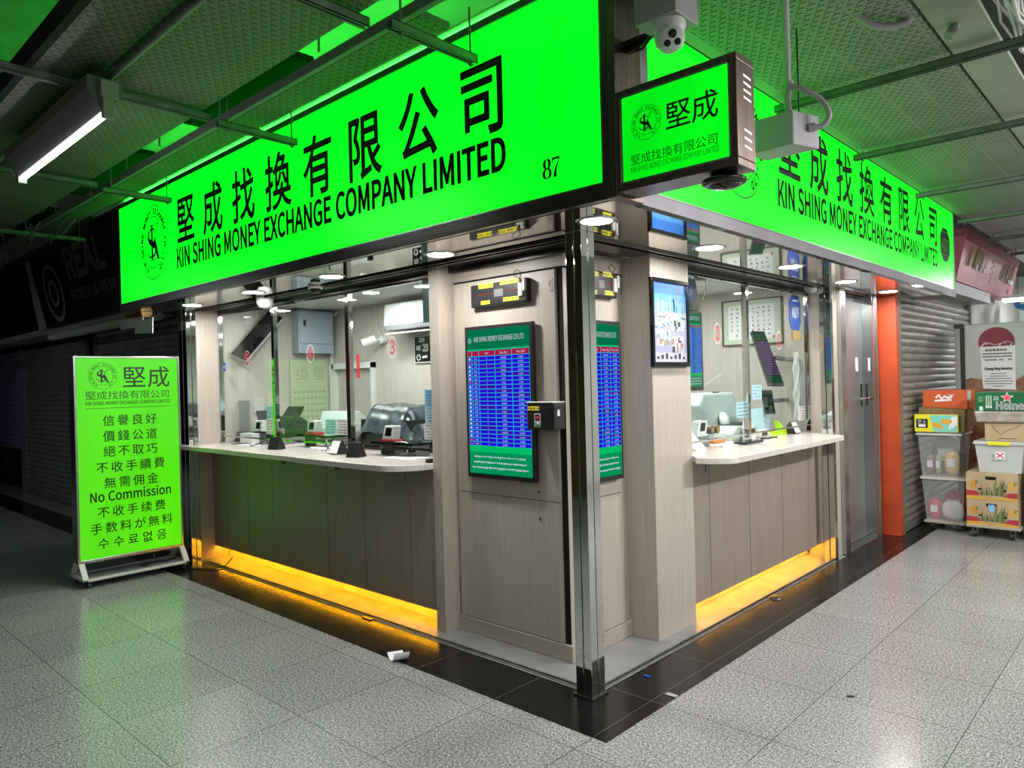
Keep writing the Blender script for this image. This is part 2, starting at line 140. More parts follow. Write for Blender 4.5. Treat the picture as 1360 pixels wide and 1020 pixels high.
絕1000 (H*](b(:)<(E(|*g~&E*g&)),%h(2&B&z&](w&|*[~)R*n){)M*2(^*e(o*R)^*)*}~&%+5&y+M)x+r**+9*`+K*K,8)z-X)H-K)h,L(!,1)%-R*J/l)k00)#.d&j.Y(K/d)@1V(Z1r(%0L&M/D&&.d%e.K%{-f(W.$&H,G&*,(%l+t~-]+l,3+l,3-T-]-T~.B+l.B-T/q-T/q+l~*|1>*|0W,x0W,`0$,=/Q+m/(+9.`*W.D+%-j+H-x+H)$+L(N+[(-+v&s,C&h,{&e/U&e0.&j0Q&{0i(?0w(q1#)[0=)x02(r0%(Z/o(N-$(K,I(Q,<([,3)$,3+(/q+(/q*]0]*]0].<,#.<,P.^,v/)-;/S-j0W/a0W/W/j/E/7/0/0.,/4.>.N/T.O/v.]00.w09/70S1>
不1000 ,T-r/%,!0@*m1!+L/`,[-2.G~&,1-&,0:,&0:+=/.*D.%)>-$(-,/%n+F&F*_(>+3)1+j){,J+J-u+J&b,A&b,A/&--0:0a0:0a1-
取1000 /j/p/D-|/,-..K+V-q-0-[.#-:/p~+z0^+z/p,Q/p,{-Z-:,W-|*f-.)W,_)++_(>,5&`-1(J-Y(t.H)w/0(w/V(O0P&g1*(G0+)1/^)Z.t*b/E+_/l,e01-t0K/10_0S000`~%h*!%y)5*=)j*=&b+,&b+,)w,+*-,&*n+,*`+,0Z+v0Z+v1D%r1D%r0Z&Z0Z&Z*.~(H0Z*=0Z*=/((H/(~(H.A*=.A*=,e(H,e~(H+}*=+}*=*S(H*9
巧1000 %b*G%r)T+(*Q*|+?)?*y)?/Z*o/Z*o0J%l0J%l/Z(N/Z(N*i~*v16*v0E,T0E+_,[/n,[/W*</K)R/<)%/+(h.l(],J(d,](F,j&r.Q&m/)&p/N&{/m(70((Y0:)60V+E0e-J,g-J-G0E0}0E0}16
收1000 ,r.x/<.x.x-A.d,Z.0+?-n+y-:->,m.i~,g1t,R0h,7/`+q._+H-i*s-#+N,?+q,o,D-f-++g-b*U,m)S,=)++)(B+Z&_,j(H-=(p.1)o.}(p/K(H0M&d1&(F/|)*/O)Q.]*S/E,+/a,{0..x0z.x0z/e-./e-Y1h~&C)`(6*,)x*g)x&_*h&_*h1e)x1e)x+U(7*}(70_&G0_&G+4&?*h&#*J
手1000 %t,/%t+?+N+?+N(o+J(]+/(R))(S)I&d+*&g+g&q+{&z,9(;,?(Q,A+?0w+?0w,/,A,/,A-x0=-x0=.f,A.f,A0T.U0u/m15/51s.#1X,V1C*y12&[0w&n05+N0K+N.f&].f&]-x+N-x+N,/
續1000 *P/**P-$0f-$0f/*~+Y+1/X+1/X*`+Y*`~+Y*;/X*;/X)i+Y)i~+Y,%/X,%/X+V+Y+V~(@*a(X(+)7(5(w*j~&;*g%}(|%c&{&C&f&](j&y*[~)@*s)u(k*O(|)r+&~-;1t-;1=*I1=*I0b-;0b-;0,*t0,*t/S0E/S0E0,.+0,.+0b0n0b0n1=.+1=.+1t~+5.Q,L.Q,L-X+5-X~--.Q.;.Q.;-X---X~.w.Q0!.Q0!-X.w-X~.9(h0Y&c0z(>.^);0D);0D,T*p,T*p);,W);+b(o*4(7*S&]-5(h,Z);.S);~&)+7&x+K)i+f)t+)*R+;*B,/)t-[)=-N)[,E($,3)$-T*C/o)a06(v.c&m.Z(O/f)F1Z(`1u(*0N&P/E&*.d%g.K%}-f(N-}&H,M&+,.%m+y
費1000 )2+j.g+j.g++)2++~)2*V.g*V.g)r)2)r~)2,|.g,|.g,=)2,=~*8)?)((o%x(=&S&a(8&s)c(E*|({~,t(w/)(404&d0n(9/)(t-`)@/X)@/X-?0.-B0A-K0P-]0].!0e.r-S.r-S/S0%/S0%1<-S1<-S1t,g1t,g1<+$1<+$1t*;1t*;1<&S1<&S0d*;0d*;0+(%0+&g.?)^.?(u-p(E-]%z-<&C,[(C,r(C)@-?)@~(b/S*9/S**.r(X.r~+#/S,g/S,g.r*u.r~+$0d,g0d,g0++$0+~-S0d/;0d/;0+-S0+~/t.?/o.#/b-r.g-s.r-Q)r-Q*;-n*`.?,g.?,g-T-S-T-S.?
無1000 *2)m*?(z*G&i+6&s+1([*x)t~,J)m,i(z--&h-x&x-e(b-6)z~.c)t/b(P02&^0}&y0P(k/O*0~(7*,($)[&N(d%p&|&[&_(;(L)$)u~%z+A%z*V0m*V0m+A/=+A/=-70P-70P-}/=-}/=/q0M/q0M0Z)F0Z)}1_)31t(E0X&C/K%l.|&N.J(O/I(O-}&<-}&<-7(O-7(O+A~*M/q*M-})8-})8/q~+5/q,N/q,N-}+5-}~-5/q.Q/q.Q-}-5-}~*M-7*M+A)8+A)8-7~+5-7,N-7,N+A+5+A~-5-7.Q-7.Q+A-5+A
需1000 (O.u(O.B*s.B*s.u~(9-f(9-3*t-3*t-f~,o-f,o-2/U-2/U-f~,o.u,o.B/=.B/=.u~&30.&3.!&x.!&x/Q+L/Q+L,s,:,s,:/Q/o/Q/o.!0Z.!0Z0.,:0.,:0j/y0j/y1K&n1K&n0j+L0j+L0.~&w+&&w&b(d&b(d*C*C*C*C&h+.&h+.*C,n*C,n&h-X&h-X*C/@*C/?(H/*(D.7(D.O&`/F&c/x&s0,(.0/+&+x+&,8+o0h+o0h,Q&(,Q&(+o+D+o+/+&
佣1000 *C1&*C-&*:+(*(*%)e)()5(2)n&]*7(:*S(x*i)^+&+0-&+0-&&k-p&k-p+0/s+0/q(S/`(L.N(M.f&b/n&e0<&o0J&x0[(70`(`0`1&~+00<-&0<-&.L+0.L~/s0</s.L-p.L-p0<~+0-c-&-c-&+u+-+u~/s-c/s+u-p+u-p-c~);1p(p0p(B/r&j.z&1..%Q-H%|,X(--{(-&b(v&b(v/7)^0^*(1Z
金1000 (S*|)%*/)V(x*=)9){*#)7+9~.N+:-m)|-?)4-y(w/;*y~+s1}+/1&*404),/L&v.o%`.C&9-X)#.G)#-j+I-j+I,;&X,;&X+P+I+P+I(h&+(h&+&}0d&}0d(h,>(h,>+P05+P05,;,>,;,>-j.h-j.h.N/p-w0T-]1/.C0,.g/&/:.%/r-/0S,E19,_1^~.[.U)=.U*y/f+u0_,t/h
续1000 +Y-W,P,{,{,T-D-#,u-I+}-}~*k,V+J,1,6+O,[+{,/,F+4-!~-})e/Z(L0I&^0{(20.(z.P*3~%m)5&!(I*B)c*6*F~*k/0*k.I/k.I/>--/{,x0g/&06/3.%/0.%000200020q.%0q.%1t-61t-60q+50q+500-600-6/0~-S-}-R,1-G+B*U+B*U*Z-0*Z,q*-,K)Z+u)/+6(b*B(;*o&^+q(2,_(f-;)A-d){.!*Z0i*Z0i+B.5+B.>,/.?-}~&#-:&Y-H(e-V&L+m&.+L%p+=&+*W(+*z*;+V*7,;(=+k)6-(*M/1)m/S)1.=&o.1(|0-)[1S(u1r(90<&Y/&&..>%h.!
费1000 +X+0+>*:*i)U)u)#(Z(]%m(D&2&`),(!*P(O+M)1,**%,J+0~,.)5.s(=0D&`0o(@/>(x,U)i~*;/3*).B(Q.B(^/3~+%/3,n/3,n.B*u.B~&|/i&]-g)_-g(v-4(F,y%},Q&G+q(G,0(G)6)6)6)6+Y.Z+Y.Z)=/L)=/L,>(l,>)j,n*/--*^-g,n-g,n,W-Z,W-Z-g/q-g/j-A/a-4/D-0.a-4.o,Z/m,Y0<,e0R--0c.B-Z.B-Z/30%/30%13-Z13-Z1t,n1t,n13+&13+&1t*=1t*=13&S13&S0V*=0V*=/j~+&0V,n0V,n/j+&/j~-Z0V/;0V/;/j-Z/j
数1000 +:1a*I05*{/x+z1D~&?1D&l0L(!/u(]03(J0f&w1Z~*t+K*S*k)q)z(X*U)*+K~&U*:);)N(C(x&q(e%k(G&4&h(E(2(x(J)z)-*v(O+K)%*P)Z+0*K+H*w+o+}+E,3)I,0)`,e(w,q([,0&-,0&-+K(<+K~)41u)4/n%t/n%t//(x//(W.d&d-y%i-F&7,h(&-?)4.G)4-&){-&){.U+L-F+w-}*///,8//,8/n){/n){1u~-@1l,s/S,U.Q,1-X+a,m,?,>,^,o-)-g-Y+s.&*i-^*2-3)Z,^).,%(b+B(?+m&]-&(K-V(v.L)}/4(y/Z(P0V&i1/(I0Y(h0-)2/`)].u*h/Q,9/h-+0-.z0r.z0r/f-c/f.+1a~/@.z.u,o.N+[.$,t-S.z
料1000 %x1$&F/O&S.U(5.e&t03&T14~*R17*;05)k.c*A.R+:1%~,)0R-9/a-n/,.;/f-`0=,O1,~+P-e,e,x-C,F-i-(-/-W+t.?~%q.1%q-E(I-E&n+p&L+-%a)u&-)+&i*3(^,:(^&a)I&a)I,;*T*C+,+#)I-7)I-E+9-E+9.1)I.1)I1q(^1q(^.1~+7*m+D*&.o*a.o&a/]&a/]*n1)+*0x+p/]+Z/]1t.o1t.o+M
が1000 .r/u.(/S.S.s/!.)/J-30&+T0u+z08-S/j.I~/!1Q.G1;/>/e/v/}~071z/]1d0U03110K~&&.g&0-k)U.)(u+v(I*d&q)T&6(S(-(2(i)C)A*])k+u*L.1+^.8,&.6,D.,,Z-u,i-T,n-%,l,=,]*m,O*1,1)F+j).+-))){)=*-(C+I(5,5(?,R(N,m(g-&).-=)i-M*U-`,>-b-/-Y-v-B.L,y.l,L.|+s/$*].y+&14*$1=){0B)f.r(&.g
수920 *z1F*z0n*h0!*7/;)H._(J.4&C-w&e-3(^-G)R-i*?.9*{.o+K/R+x.o,W.9-C-i.8-G/1-3/R-w.L.4-M._,_/<,-0#+v0n+v1F~%t,+%t+@*z+@*z&b+r&b+r+@/{+@/{,+
료920 ($,B($+X)J+X)J)c%t)c%t(x0!(x0!)c-T)c-T+X/,+X/,,B(x,B(x-z.r-z.r1!(!1!(!09-z09-z.c($.c~*A)c*A+X,^+X,^)c
없920 (%+p(%&n+Q&n+Q+p*_+p*_*Y(u*Y(u+p~(u)u*_)u*_(T(u(T~)]0S*40M*_0:+$/x+:/P+A.}+:.N+$.&*_-e*4-Q)]-J)*-Q(Y-e(8.&(!.N&w.}(!/P(8/x(Y0:)*0M~-L+v-L+)-F*L-2)p,l)=,=(m+](K,,&g,Y(#-$(A-F(e-v)]./)1.I(e.j(A/6(!/e&g05(K/T(k/%):.`)m.K*J.D+).D+v~.81g.8/F,3/F+{0%+X0U+(0z*F16)]1>(k14()0t&R0G&2/h&&.}&2.7&R-W()-+(k,j)],`*G,h+)-$+Y-I+}-{,4.[.8.[.8,I/1,I/11g
음920 +I1R*71K)915(Q0l(&0<&t/Z(&.z(Q.J)9.&*7-m+I-e,]-m-Z.&.B.J.l.z.z/Z.l0<.B0l-Z15,]1K~+I0k,>0g-$0X-U0C-u0$.#/Z-u/6-U.u-$._,>.Q+I.L*T.Q)n._)=.u(z/6(o/Z(z0$)=0C)n0X*T0g~(!+/(!&n.q&n.q+/~-z*F-z(W(u(W(u*F~%t,r%t,-/{,-/{,r
十1000 +L1s+L-f%y-f%y,s+L,s+L&`,C&`,C,s0v,s0v-f,C-f,C1s
入1000 )Z0y*I0=+G/.*t-A*4+i)=*I(1)>%k(H&U&g(m([)s)a*j*w+P,D,*.#-N+:.=)y/>(h0]&j0h(11&(e/9*:.%,+-%.(+q/{*.1_
芝1000 )/)p(f)j(>)X&o)>%t(P&M&j(S(m(p)!)-)))M(x*1(N*[(9+0(++e&|-,&v0k($1&(w.f(h,K(f+;(q*i)!*<)9+R)v,g*d-s+W.u,P/f-J/.-q.z-m,F-m,e-z,J.R+o/J++//+p-m&g-m&g-#.8-#-O,=,Y+W+[*s*X*:)S)e~-M1t-M0l*A0l*A1t)Q1t)Q0l&#0l&#0$)Q0$)Q.r*A.r*A0$-M0$-M.r.>.r.>0$0g0$0g0l.>0l.>1t
士1000 +I1q+I.C%w.C%w-S+I-S+I)-&T)-&T(=0=(=0=)-,?)-,?-S0t-S0t.C,?.C,?1q'''
AL = ''.join(chr(i) for i in range(33, 127) if chr(i) not in '\\\'"')[:90]
AI = {c: i for i, c in enumerate(AL)}
GLY = {}
for ln in GL.strip('\n').split('\n'):
    ch = ln[0]; a, _, d = ln[1:].partition(' ')
    cs = []
    for c in d.split('~'):
        cs.append([((AI[c[i]] * 90 + AI[c[i + 1]] - 300) / 1000, (AI[c[i + 2]] * 90 + AI[c[i + 3]] - 500) / 1000)
                   for i in range(0, len(c), 4)])
    GLY[ch] = (int(a) / 1000, cs)


def contours(s, size=1.0, sx=1.0, gap=0.0):
    out, x = [], 0.0
    for ch in s:
        if ch == ' ':
            x += 0.26 * size * sx + gap; continue
        adv, cs = GLY[ch]
        for c in cs:
            out.append([(x + px * size * sx, py * size) for px, py in c])
        x += adv * size * sx + gap
    return out, x - gap


def fill(cs, bold=0.0):
    cu = bpy.data.curves.new('t', 'CURVE'); cu.dimensions = '2D'; cu.fill_mode = 'FRONT'
    for c in cs:
        sp = cu.splines.new('POLY'); sp.points.add(len(c) - 1); sp.use_cyclic_u = True
        for p, q in zip(sp.points, c): p.co = (q[0], q[1], 0, 1)
    o = bpy.data.objects.new('t', cu)
    me = bpy.data.meshes.new_from_object(o)
    vs = [(v.co.x, v.co.y) for v in me.vertices]
    fs = []
    for p in me.polygons:
        f = list(p.vertices)
        if p.normal.z < 0: f.reverse()
        fs.append(f)
    bpy.data.objects.remove(o); bpy.data.curves.remove(cu); bpy.data.meshes.remove(me)
    if bold:                      # thicken: run a band along every outline
        for c in cs:
            n = len(c); k0 = len(vs); L, R = [], []
            for i, p in enumerate(c):
                a, b = Vector((p[0] - c[i - 1][0], p[1] - c[i - 1][1])), Vector((c[(i + 1) % n][0] - p[0], c[(i + 1) % n][1] - p[1]))
                na, nb = Vector((-a.y, a.x)).normalized(), Vector((-b.y, b.x)).normalized()
                m = na + nb; m = m / max(0.5, m.dot(na)) if m.length > 1e-6 else na
                L.append((p[0] + m.x * bold, p[1] + m.y * bold)); R.append((p[0] - m.x * bold, p[1] - m.y * bold))
            vs += L + R
            fs += [[k0 + i, k0 + n + i, k0 + n + (i + 1) % n, k0 + (i + 1) % n] for i in range(n)]
    return vs, fs


# ------------------------------------------------------------------ mesh builder
class MB:
    def __init__(s): s.v = []; s.f = []; s.m = []; s.sm = []

    def add(s, vs, fs, m=0, smooth=False):
        n = len(s.v); s.v += [tuple(v) for v in vs]
        for f in fs: s.f.append([i + n for i in f]); s.m.append(m); s.sm.append(smooth)
        return s

    def box(s, x0, x1, y0, y1, z0, z1, m=0):
        if x0 > x1: x0, x1 = x1, x0
        if y0 > y1: y0, y1 = y1, y0
        if z0 > z1: z0, z1 = z1, z0
        v = [(x0, y0, z0), (x1, y0, z0), (x1, y1, z0), (x0, y1, z0), (x0, y0, z1), (x1, y0, z1), (x1, y1, z1), (x0, y1, z1)]
        return s.add(v, [(3, 2, 1, 0), (4, 5, 6, 7), (0, 1, 5, 4), (1, 2, 6, 5), (2, 3, 7, 6), (3, 0, 4, 7)], m)

    def hexa(s, b, t, m=0):   # bottom quad and top quad, both counter-clockwise from above
        return s.add(list(b) + list(t), [(3, 2, 1, 0), (4, 5, 6, 7), (0, 1, 5, 4), (1, 2, 6, 5), (2, 3, 7, 6), (3, 0, 4, 7)], m)

    def quad(s, x0, x1, z0, z1, y=0.0, m=0):
        return s.add([(x0, y, z0), (x1, y, z0), (x1, y, z1), (x0, y, z1)], [(0, 1, 2, 3)], m)

    def prism(s, poly, a, b, axis='y', m=0):
        n = len(poly)
        ar = sum(poly[i][0] * poly[(i + 1) % n][1] - poly[(i + 1) % n][0] * poly[i][1] for i in range(n))
        if (ar < 0) ^ (axis in 'xz') ^ (a > b): poly = list(reversed(poly))
        k = {'y': lambda p, t: (p[0], t, p[1]), 'x': lambda p, t: (t, p[0], p[1]), 'z': lambda p, t: (p[0], p[1], t)}[axis]
        vs = [k(p, a) for p in poly] + [k(p, b) for p in poly]
        fs = [tuple(range(n)), tuple(range(2 * n - 1, n - 1, -1))]
        fs += [(i, i + n, (i + 1) % n + n, (i + 1) % n) for i in range(n)]
        return s.add(vs, fs, m)

    def cyl(s, p0, p1, r0, r1=None, n=16, m=0, caps=True, smooth=True):
        r1 = r0 if r1 is None else r1
        p0, p1 = Vector(p0), Vector(p1); d = (p1 - p0).normalized()
        a = d.orthogonal().normalized(); b = d.cross(a)
        vs = []
        for p, r in ((p0, r0), (p1, r1)):
            for i in range(n):
                t = 2 * PI * i / n; vs.append(p + a * (r * math.cos(t)) + b * (r * math.sin(t)))
        s.add(vs, [(i, (i + 1) % n, (i + 1) % n + n, i + n) for i in range(n)], m, smooth)
        if caps: s.add(vs, [tuple(range(n - 1, -1, -1)), tuple(range(n, 2 * n))], m)
        return s

    def tube(s, pts, r, n=8, m=0):
        pts = [Vector(p) for p in pts]
        rings = []; a = None
        for i, p in enumerate(pts):
            d = (pts[min(i + 1, len(pts) - 1)] - pts[max(i - 1, 0)]).normalized()
            a = d.orthogonal().normalized() if a is None else (a - d * a.dot(d)).normalized()
            b = d.cross(a)
            rr = r[i] if isinstance(r, (list, tuple)) else r
            rings.append([p + a * (rr * math.cos(2 * PI * k / n)) + b * (rr * math.sin(2 * PI * k / n)) for k in range(n)])
        vs = [v for g in rings for v in g]; fs = []
        for i in range(len(pts) - 1):
            for k in range(n):
                fs.append((i * n + k, i * n + (k + 1) % n, (i + 1) * n + (k + 1) % n, (i + 1) * n + k))
        s.add(vs, fs, m, True)
        s.add(rings[0], [tuple(range(n - 1, -1, -1))], m); s.add(rings[-1], [tuple(range(n))], m)
        return s

    def lathe(s, prof, c=(0, 0, 0), n=24, axis=(0, 0, 1), m=0):
        d = Vector(axis).normalized(); a = d.orthogonal().normalized(); b = d.cross(a); c = Vector(c)
        vs = []
        for r, h in prof:
            for i in range(n):
                t = 2 * PI * i / n; vs.append(c + d * h + a * (max(r, 1e-4) * math.cos(t)) + b * (max(r, 1e-4) * math.sin(t)))
        k = len(prof)
        fs = [(j * n + i, j * n + (i + 1) % n, (j + 1) * n + (i + 1) % n, (j + 1) * n + i) for j in range(k - 1) for i in range(n)]
        return s.add(vs, fs, m, True)

    def text(s, t, x, z, size, sx=1.0, y=0.0, align='l', width=None, bold=0.0, m=0, gap=0.0, rot=None, tf=None):
        cs, wd = contours(t, size, sx, gap)
        if width:
            k = width / wd; cs = [[(px * k, py) for px, py in c] for c in cs]; wd = width
        ox = {'l': 0, 'c': -wd / 2, 'r': -wd}[align]
        vs, fs = fill(cs, bold)
        out = []
        for u, v in vs:
            u += ox
            if rot: u, v = u * math.cos(rot) - v * math.sin(rot), u * math.sin(rot) + v * math.cos(rot)
            out.append(tf(x + u, z + v) if tf else (x + u, y, z + v))
        return s.add(out, fs, m)

    def stroke(s, pts, ws, y=0.0, m=0):
        L, R = [], []
        for i, p in enumerate(pts):
            q0, q1 = pts[max(i - 1, 0)], pts[min(i + 1, len(pts) - 1)]
            dx, dz = q1[0] - q0[0], q1[1] - q0[1]; h = math.hypot(dx, dz) or 1
            w = (ws[i] if isinstance(ws, (list, tuple)) else ws) / 2
            L.append((p[0] - dz / h * w, y, p[1] + dx / h * w)); R.append((p[0] + dz / h * w, y, p[1] - dx / h * w))
        n = len(pts)
        return s.add(L + R, [(i, n + i, n + i + 1, i + 1) for i in range(n - 1)], m)

    def poly(s, pts, y=0.0, m=0):
        vs, fs = fill([pts])
        return s.add([(u, y, v) for u, v in vs], fs, m)

    def ring(s, cx, cz, r0, r1, y=0.0, n=64, m=0, ax=1.0):
        vs = []
        for r in (r0, r1):
            for i in range(n):
                t = 2 * PI * i / n; vs.append((cx + ax * r * math.cos(t), y, cz + r * math.sin(t)))
        return s.add(vs, [(i, n + i, n + (i + 1) % n, (i + 1) % n) for i in range(n)], m)

    def disc(s, cx, cz, r, y=0.0, n=40, m=0, ax=1.0):
        return s.add([(cx + ax * r * math.cos(2 * PI * i / n), y, cz + r * math.sin(2 * PI * i / n)) for i in range(n)], [tuple(range(n))], m)

    def build(s, name, mats, parent=None, world=False, bevel=0.0, label=None, cat=None, group=None, kind=None, loc=None):
        me = bpy.data.meshes.new(name)
        vs = s.v
        if parent is not None and world:
            inv = parent.matrix_basis.inverted()
            if parent.parent is not None: inv = (parent.parent.matrix_basis @ parent.matrix_basis).inverted()
            vs = [tuple(inv @ Vector(v)) for v in vs]
        if loc is not None and parent is None: vs = [(v[0] - loc[0], v[1] - loc[1], v[2] - loc[2]) for v in vs]
        me.from_pydata(vs, [], s.f)
        for mt in (mats if isinstance(mats, (list, tuple)) else [mats]): me.materials.append(mt)
        me.polygons.foreach_set('material_index', s.m); me.polygons.foreach_set('use_smooth', s.sm)
        me.update()
        o = bpy.data.objects.new(name, me); COL.objects.link(o)
        if parent is not None: o.parent = parent
        elif loc is not None: o.location = loc
        if bevel:
            b = o.modifiers.new('bevel', 'BEVEL'); b.width = bevel; b.segments = 2; b.limit_method = 'ANGLE'; b.angle_limit = 0.9
        for k, val in (('label', label), ('category', cat), ('group', group), ('kind', kind)):
            if val: o[k] = val
        return o


def thing(name, label, cat, loc=(0, 0, 0), rz=0.0, group=None, rot=None):
    o = bpy.data.objects.new(name, None); COL.objects.link(o); o.empty_display_size = 0.1
    o.location = loc; o.rotation_euler = rot or (0, 0, rz)
    o['label'] = label; o['category'] = cat
    if group: o['group'] = group
    return o


def structure(mb, name, mats, **k): return mb.build(name, mats, kind='structure', **k)


def dup(o, parent=None):
    c = o.copy(); COL.objects.link(c)
    if parent is not None: c.parent = parent
    for ch in list(o.children): dup(ch, c)
    return c


# ------------------------------------------------------------------ materials
def mat(name, col, rough=0.5, metal=0.0, emit=None, es=1.0, spec=0.5, trans=0.0, alpha=1.0, coat=0.0):
    m = bpy.data.materials.new(name); m.use_nodes = True
    b = m.node_tree.nodes['Principled BSDF']
    b.inputs['Base Color'].default_value = (*col, 1); b.inputs['Roughness'].default_value = rough
    b.inputs['Metallic'].default_value = metal; b.inputs['Specular IOR Level'].default_value = spec
    b.inputs['Transmission Weight'].default_value = trans; b.inputs['Alpha'].default_value = alpha
    b.inputs['Coat Weight'].default_value = coat
    if emit: b.inputs['Emission Color'].default_value = (*emit, 1); b.inputs['Emission Strength'].default_value = es
    return m


def nodes(m): return m.node_tree.nodes, m.node_tree.links, m.node_tree.nodes['Principled BSDF']


def math_node(nt, op, a, b=None):
    n = nt.nodes.new('ShaderNodeMath'); n.operation = op
    for i, v in enumerate((a, b)):
        if v is None: continue
        if isinstance(v, (int, float)): n.inputs[i].default_value = v
        else: nt.links.new(v, n.inputs[i])
    return n.outputs[0]


def ramp(nt, fac, stops):
    r = nt.nodes.new('ShaderNodeValToRGB')
    while len(r.color_ramp.elements) < len(stops): r.color_ramp.elements.new(0.5)
    for e, (p, c) in zip(r.color_ramp.elements, stops): e.position = p; e.color = (*c, 1)
    nt.links.new(fac, r.inputs[0]); return r.outputs[0]


def coords(nt, scale=(1, 1, 1)):
    t = nt.nodes.new('ShaderNodeTexCoord'); mp = nt.nodes.new('ShaderNodeMapping'); mp.inputs['Scale'].default_value = scale
    nt.links.new(t.outputs['Object'], mp.inputs[0]); return mp.outputs[0]


def noise(nt, vec, scale, detail=3, rough=0.5):
    n = nt.nodes.new('ShaderNodeTexNoise'); n.inputs['Scale'].default_value = scale
    n.inputs['Detail'].default_value = detail; n.inputs['Roughness'].default_value = rough
    nt.links.new(vec, n.inputs['Vector']); return n.outputs['Fac']


def mixc(nt, fac, a, b):
    n = nt.nodes.new('ShaderNodeMix'); n.data_type = 'RGBA'
    if isinstance(fac, (int, float)): n.inputs[0].default_value = fac
    else: nt.links.new(fac, n.inputs[0])
    for i, v in ((6, a), (7, b)):
        if isinstance(v, tuple): n.inputs[i].default_value = (*v, 1)
        else: nt.links.new(v, n.inputs[i])
    return n.outputs[2]


def wood_mat(name, c0, c1, axis='z', rough=0.42):
    m = mat(name, c0, rough); N, L, b = nodes(m); nt = m.node_tree
    sc = {'z': (26, 26, 0.9), 'x': (0.9, 26, 26), 'y': (26, 0.9, 26)}[axis]
    f = noise(nt, coords(nt, sc), 2.2, 6, 0.65)
    f2 = noise(nt, coords(nt, tuple(v * 4 for v in sc)), 2.0, 2)
    k = math_node(nt, 'ADD', math_node(nt, 'MULTIPLY', f, 0.7), math_node(nt, 'MULTIPLY', f2, 0.3))
    L.new(ramp(nt, k, [(0.33, c0), (0.68, c1)]), b.inputs['Base Color'])
    return m


def noisy(name, c0, c1, scale=6, rough=0.5, metal=0.0, lo=0.35, hi=0.65, stretch=(1, 1, 1), spec=0.5, rvar=0.0):
    m = mat(name, c0, rough, metal, spec=spec); N, L, b = nodes(m); nt = m.node_tree
    f = noise(nt, coords(nt, stretch), scale, 4, 0.6)
    L.new(ramp(nt, f, [(lo, c0), (hi, c1)]), b.inputs['Base Color'])
    if rvar: L.new(math_node(nt, 'ADD', math_node(nt, 'MULTIPLY', f, rvar), rough - rvar / 2), b.inputs['Roughness'])
    return m


def grid_line(nt, coord, origin, pitch, half):
    d = math_node(nt, 'DIVIDE', math_node(nt, 'SUBTRACT', coord, origin), pitch)
    fr = math_node(nt, 'FRACT', math_node(nt, 'ADD', d, 100.5))
    return math_node(nt, 'LESS_THAN', math_node(nt, 'ABSOLUTE', math_node(nt, 'SUBTRACT', fr, 0.5)), half / pitch)


def tile_floor(name, kind):
    m = mat(name, (0.3, 0.3, 0.3), 0.25); N, L, b = nodes(m); nt = m.node_tree
    v = coords(nt); sp = N.new('ShaderNodeSeparateXYZ'); L.new(v, sp.inputs[0])
    gx = grid_line(nt, sp.outputs[0], 0.225, 0.613, 0.0017); gy = grid_line(nt, sp.outputs[1], -0.43, 0.613, 0.0017)
    g = math_node(nt, 'MAXIMUM', gx, gy)
    if kind == 'granite':
        a = noise(nt, v, 150, 2, 0.7); c = noise(nt, v, 70, 3, 0.7); big = noise(nt, v, 1.6, 3)
        k = math_node(nt, 'ADD', math_node(nt, 'MULTIPLY', a, 0.62), math_node(nt, 'MULTIPLY', c, 0.38))
        base = ramp(nt, k, [(0.37, (0.028, 0.029, 0.028)), (0.45, (0.14, 0.142, 0.136)), (0.53, (0.31, 0.31, 0.30)), (0.63, (0.60, 0.60, 0.59))])
        fx = math_node(nt, 'FLOOR', math_node(nt, 'DIVIDE', math_node(nt, 'SUBTRACT', sp.outputs[0], 0.225), 0.613))
        fy = math_node(nt, 'FLOOR', math_node(nt, 'DIVIDE', math_node(nt, 'SUBTRACT', sp.outputs[1], -0.43), 0.613))
        cb = N.new('ShaderNodeCombineXYZ'); L.new(fx, cb.inputs[0]); L.new(fy, cb.inputs[1])
        wn = N.new('ShaderNodeTexWhiteNoise'); L.new(cb.outputs[0], wn.inputs[0])
        hs = N.new('ShaderNodeHueSaturation'); L.new(base, hs.inputs['Color'])
        L.new(math_node(nt, 'ADD', math_node(nt, 'MULTIPLY', wn.outputs[0], 0.12),
                        math_node(nt, 'ADD', math_node(nt, 'MULTIPLY', big, 0.35), 0.76)), hs.inputs['Value'])
        L.new(mixc(nt, g, hs.outputs[0], (0.02, 0.022, 0.02)), b.inputs['Base Color'])
        L.new(math_node(nt, 'ADD', math_node(nt, 'MULTIPLY', big, 0.16), 0.13), b.inputs['Roughness'])
        b.inputs['Specular IOR Level'].default_value = 0.55
    else:
        sm = noise(nt, v, 3, 5, 0.7)
        b.inputs['Specular IOR Level'].default_value = 0.4; base = ramp(nt, sm, [(0.35, (0.003, 0.003, 0.003)), (0.75, (0.009, 0.009, 0.009))])
        L.new(mixc(nt, g, base, (0.09, 0.08, 0.07)), b.inputs['Base Color'])
        L.new(math_node(nt, 'ADD', math_node(nt, 'MULTIPLY', sm, 0.3), 0.05), b.inputs['Roughness'])
    return m


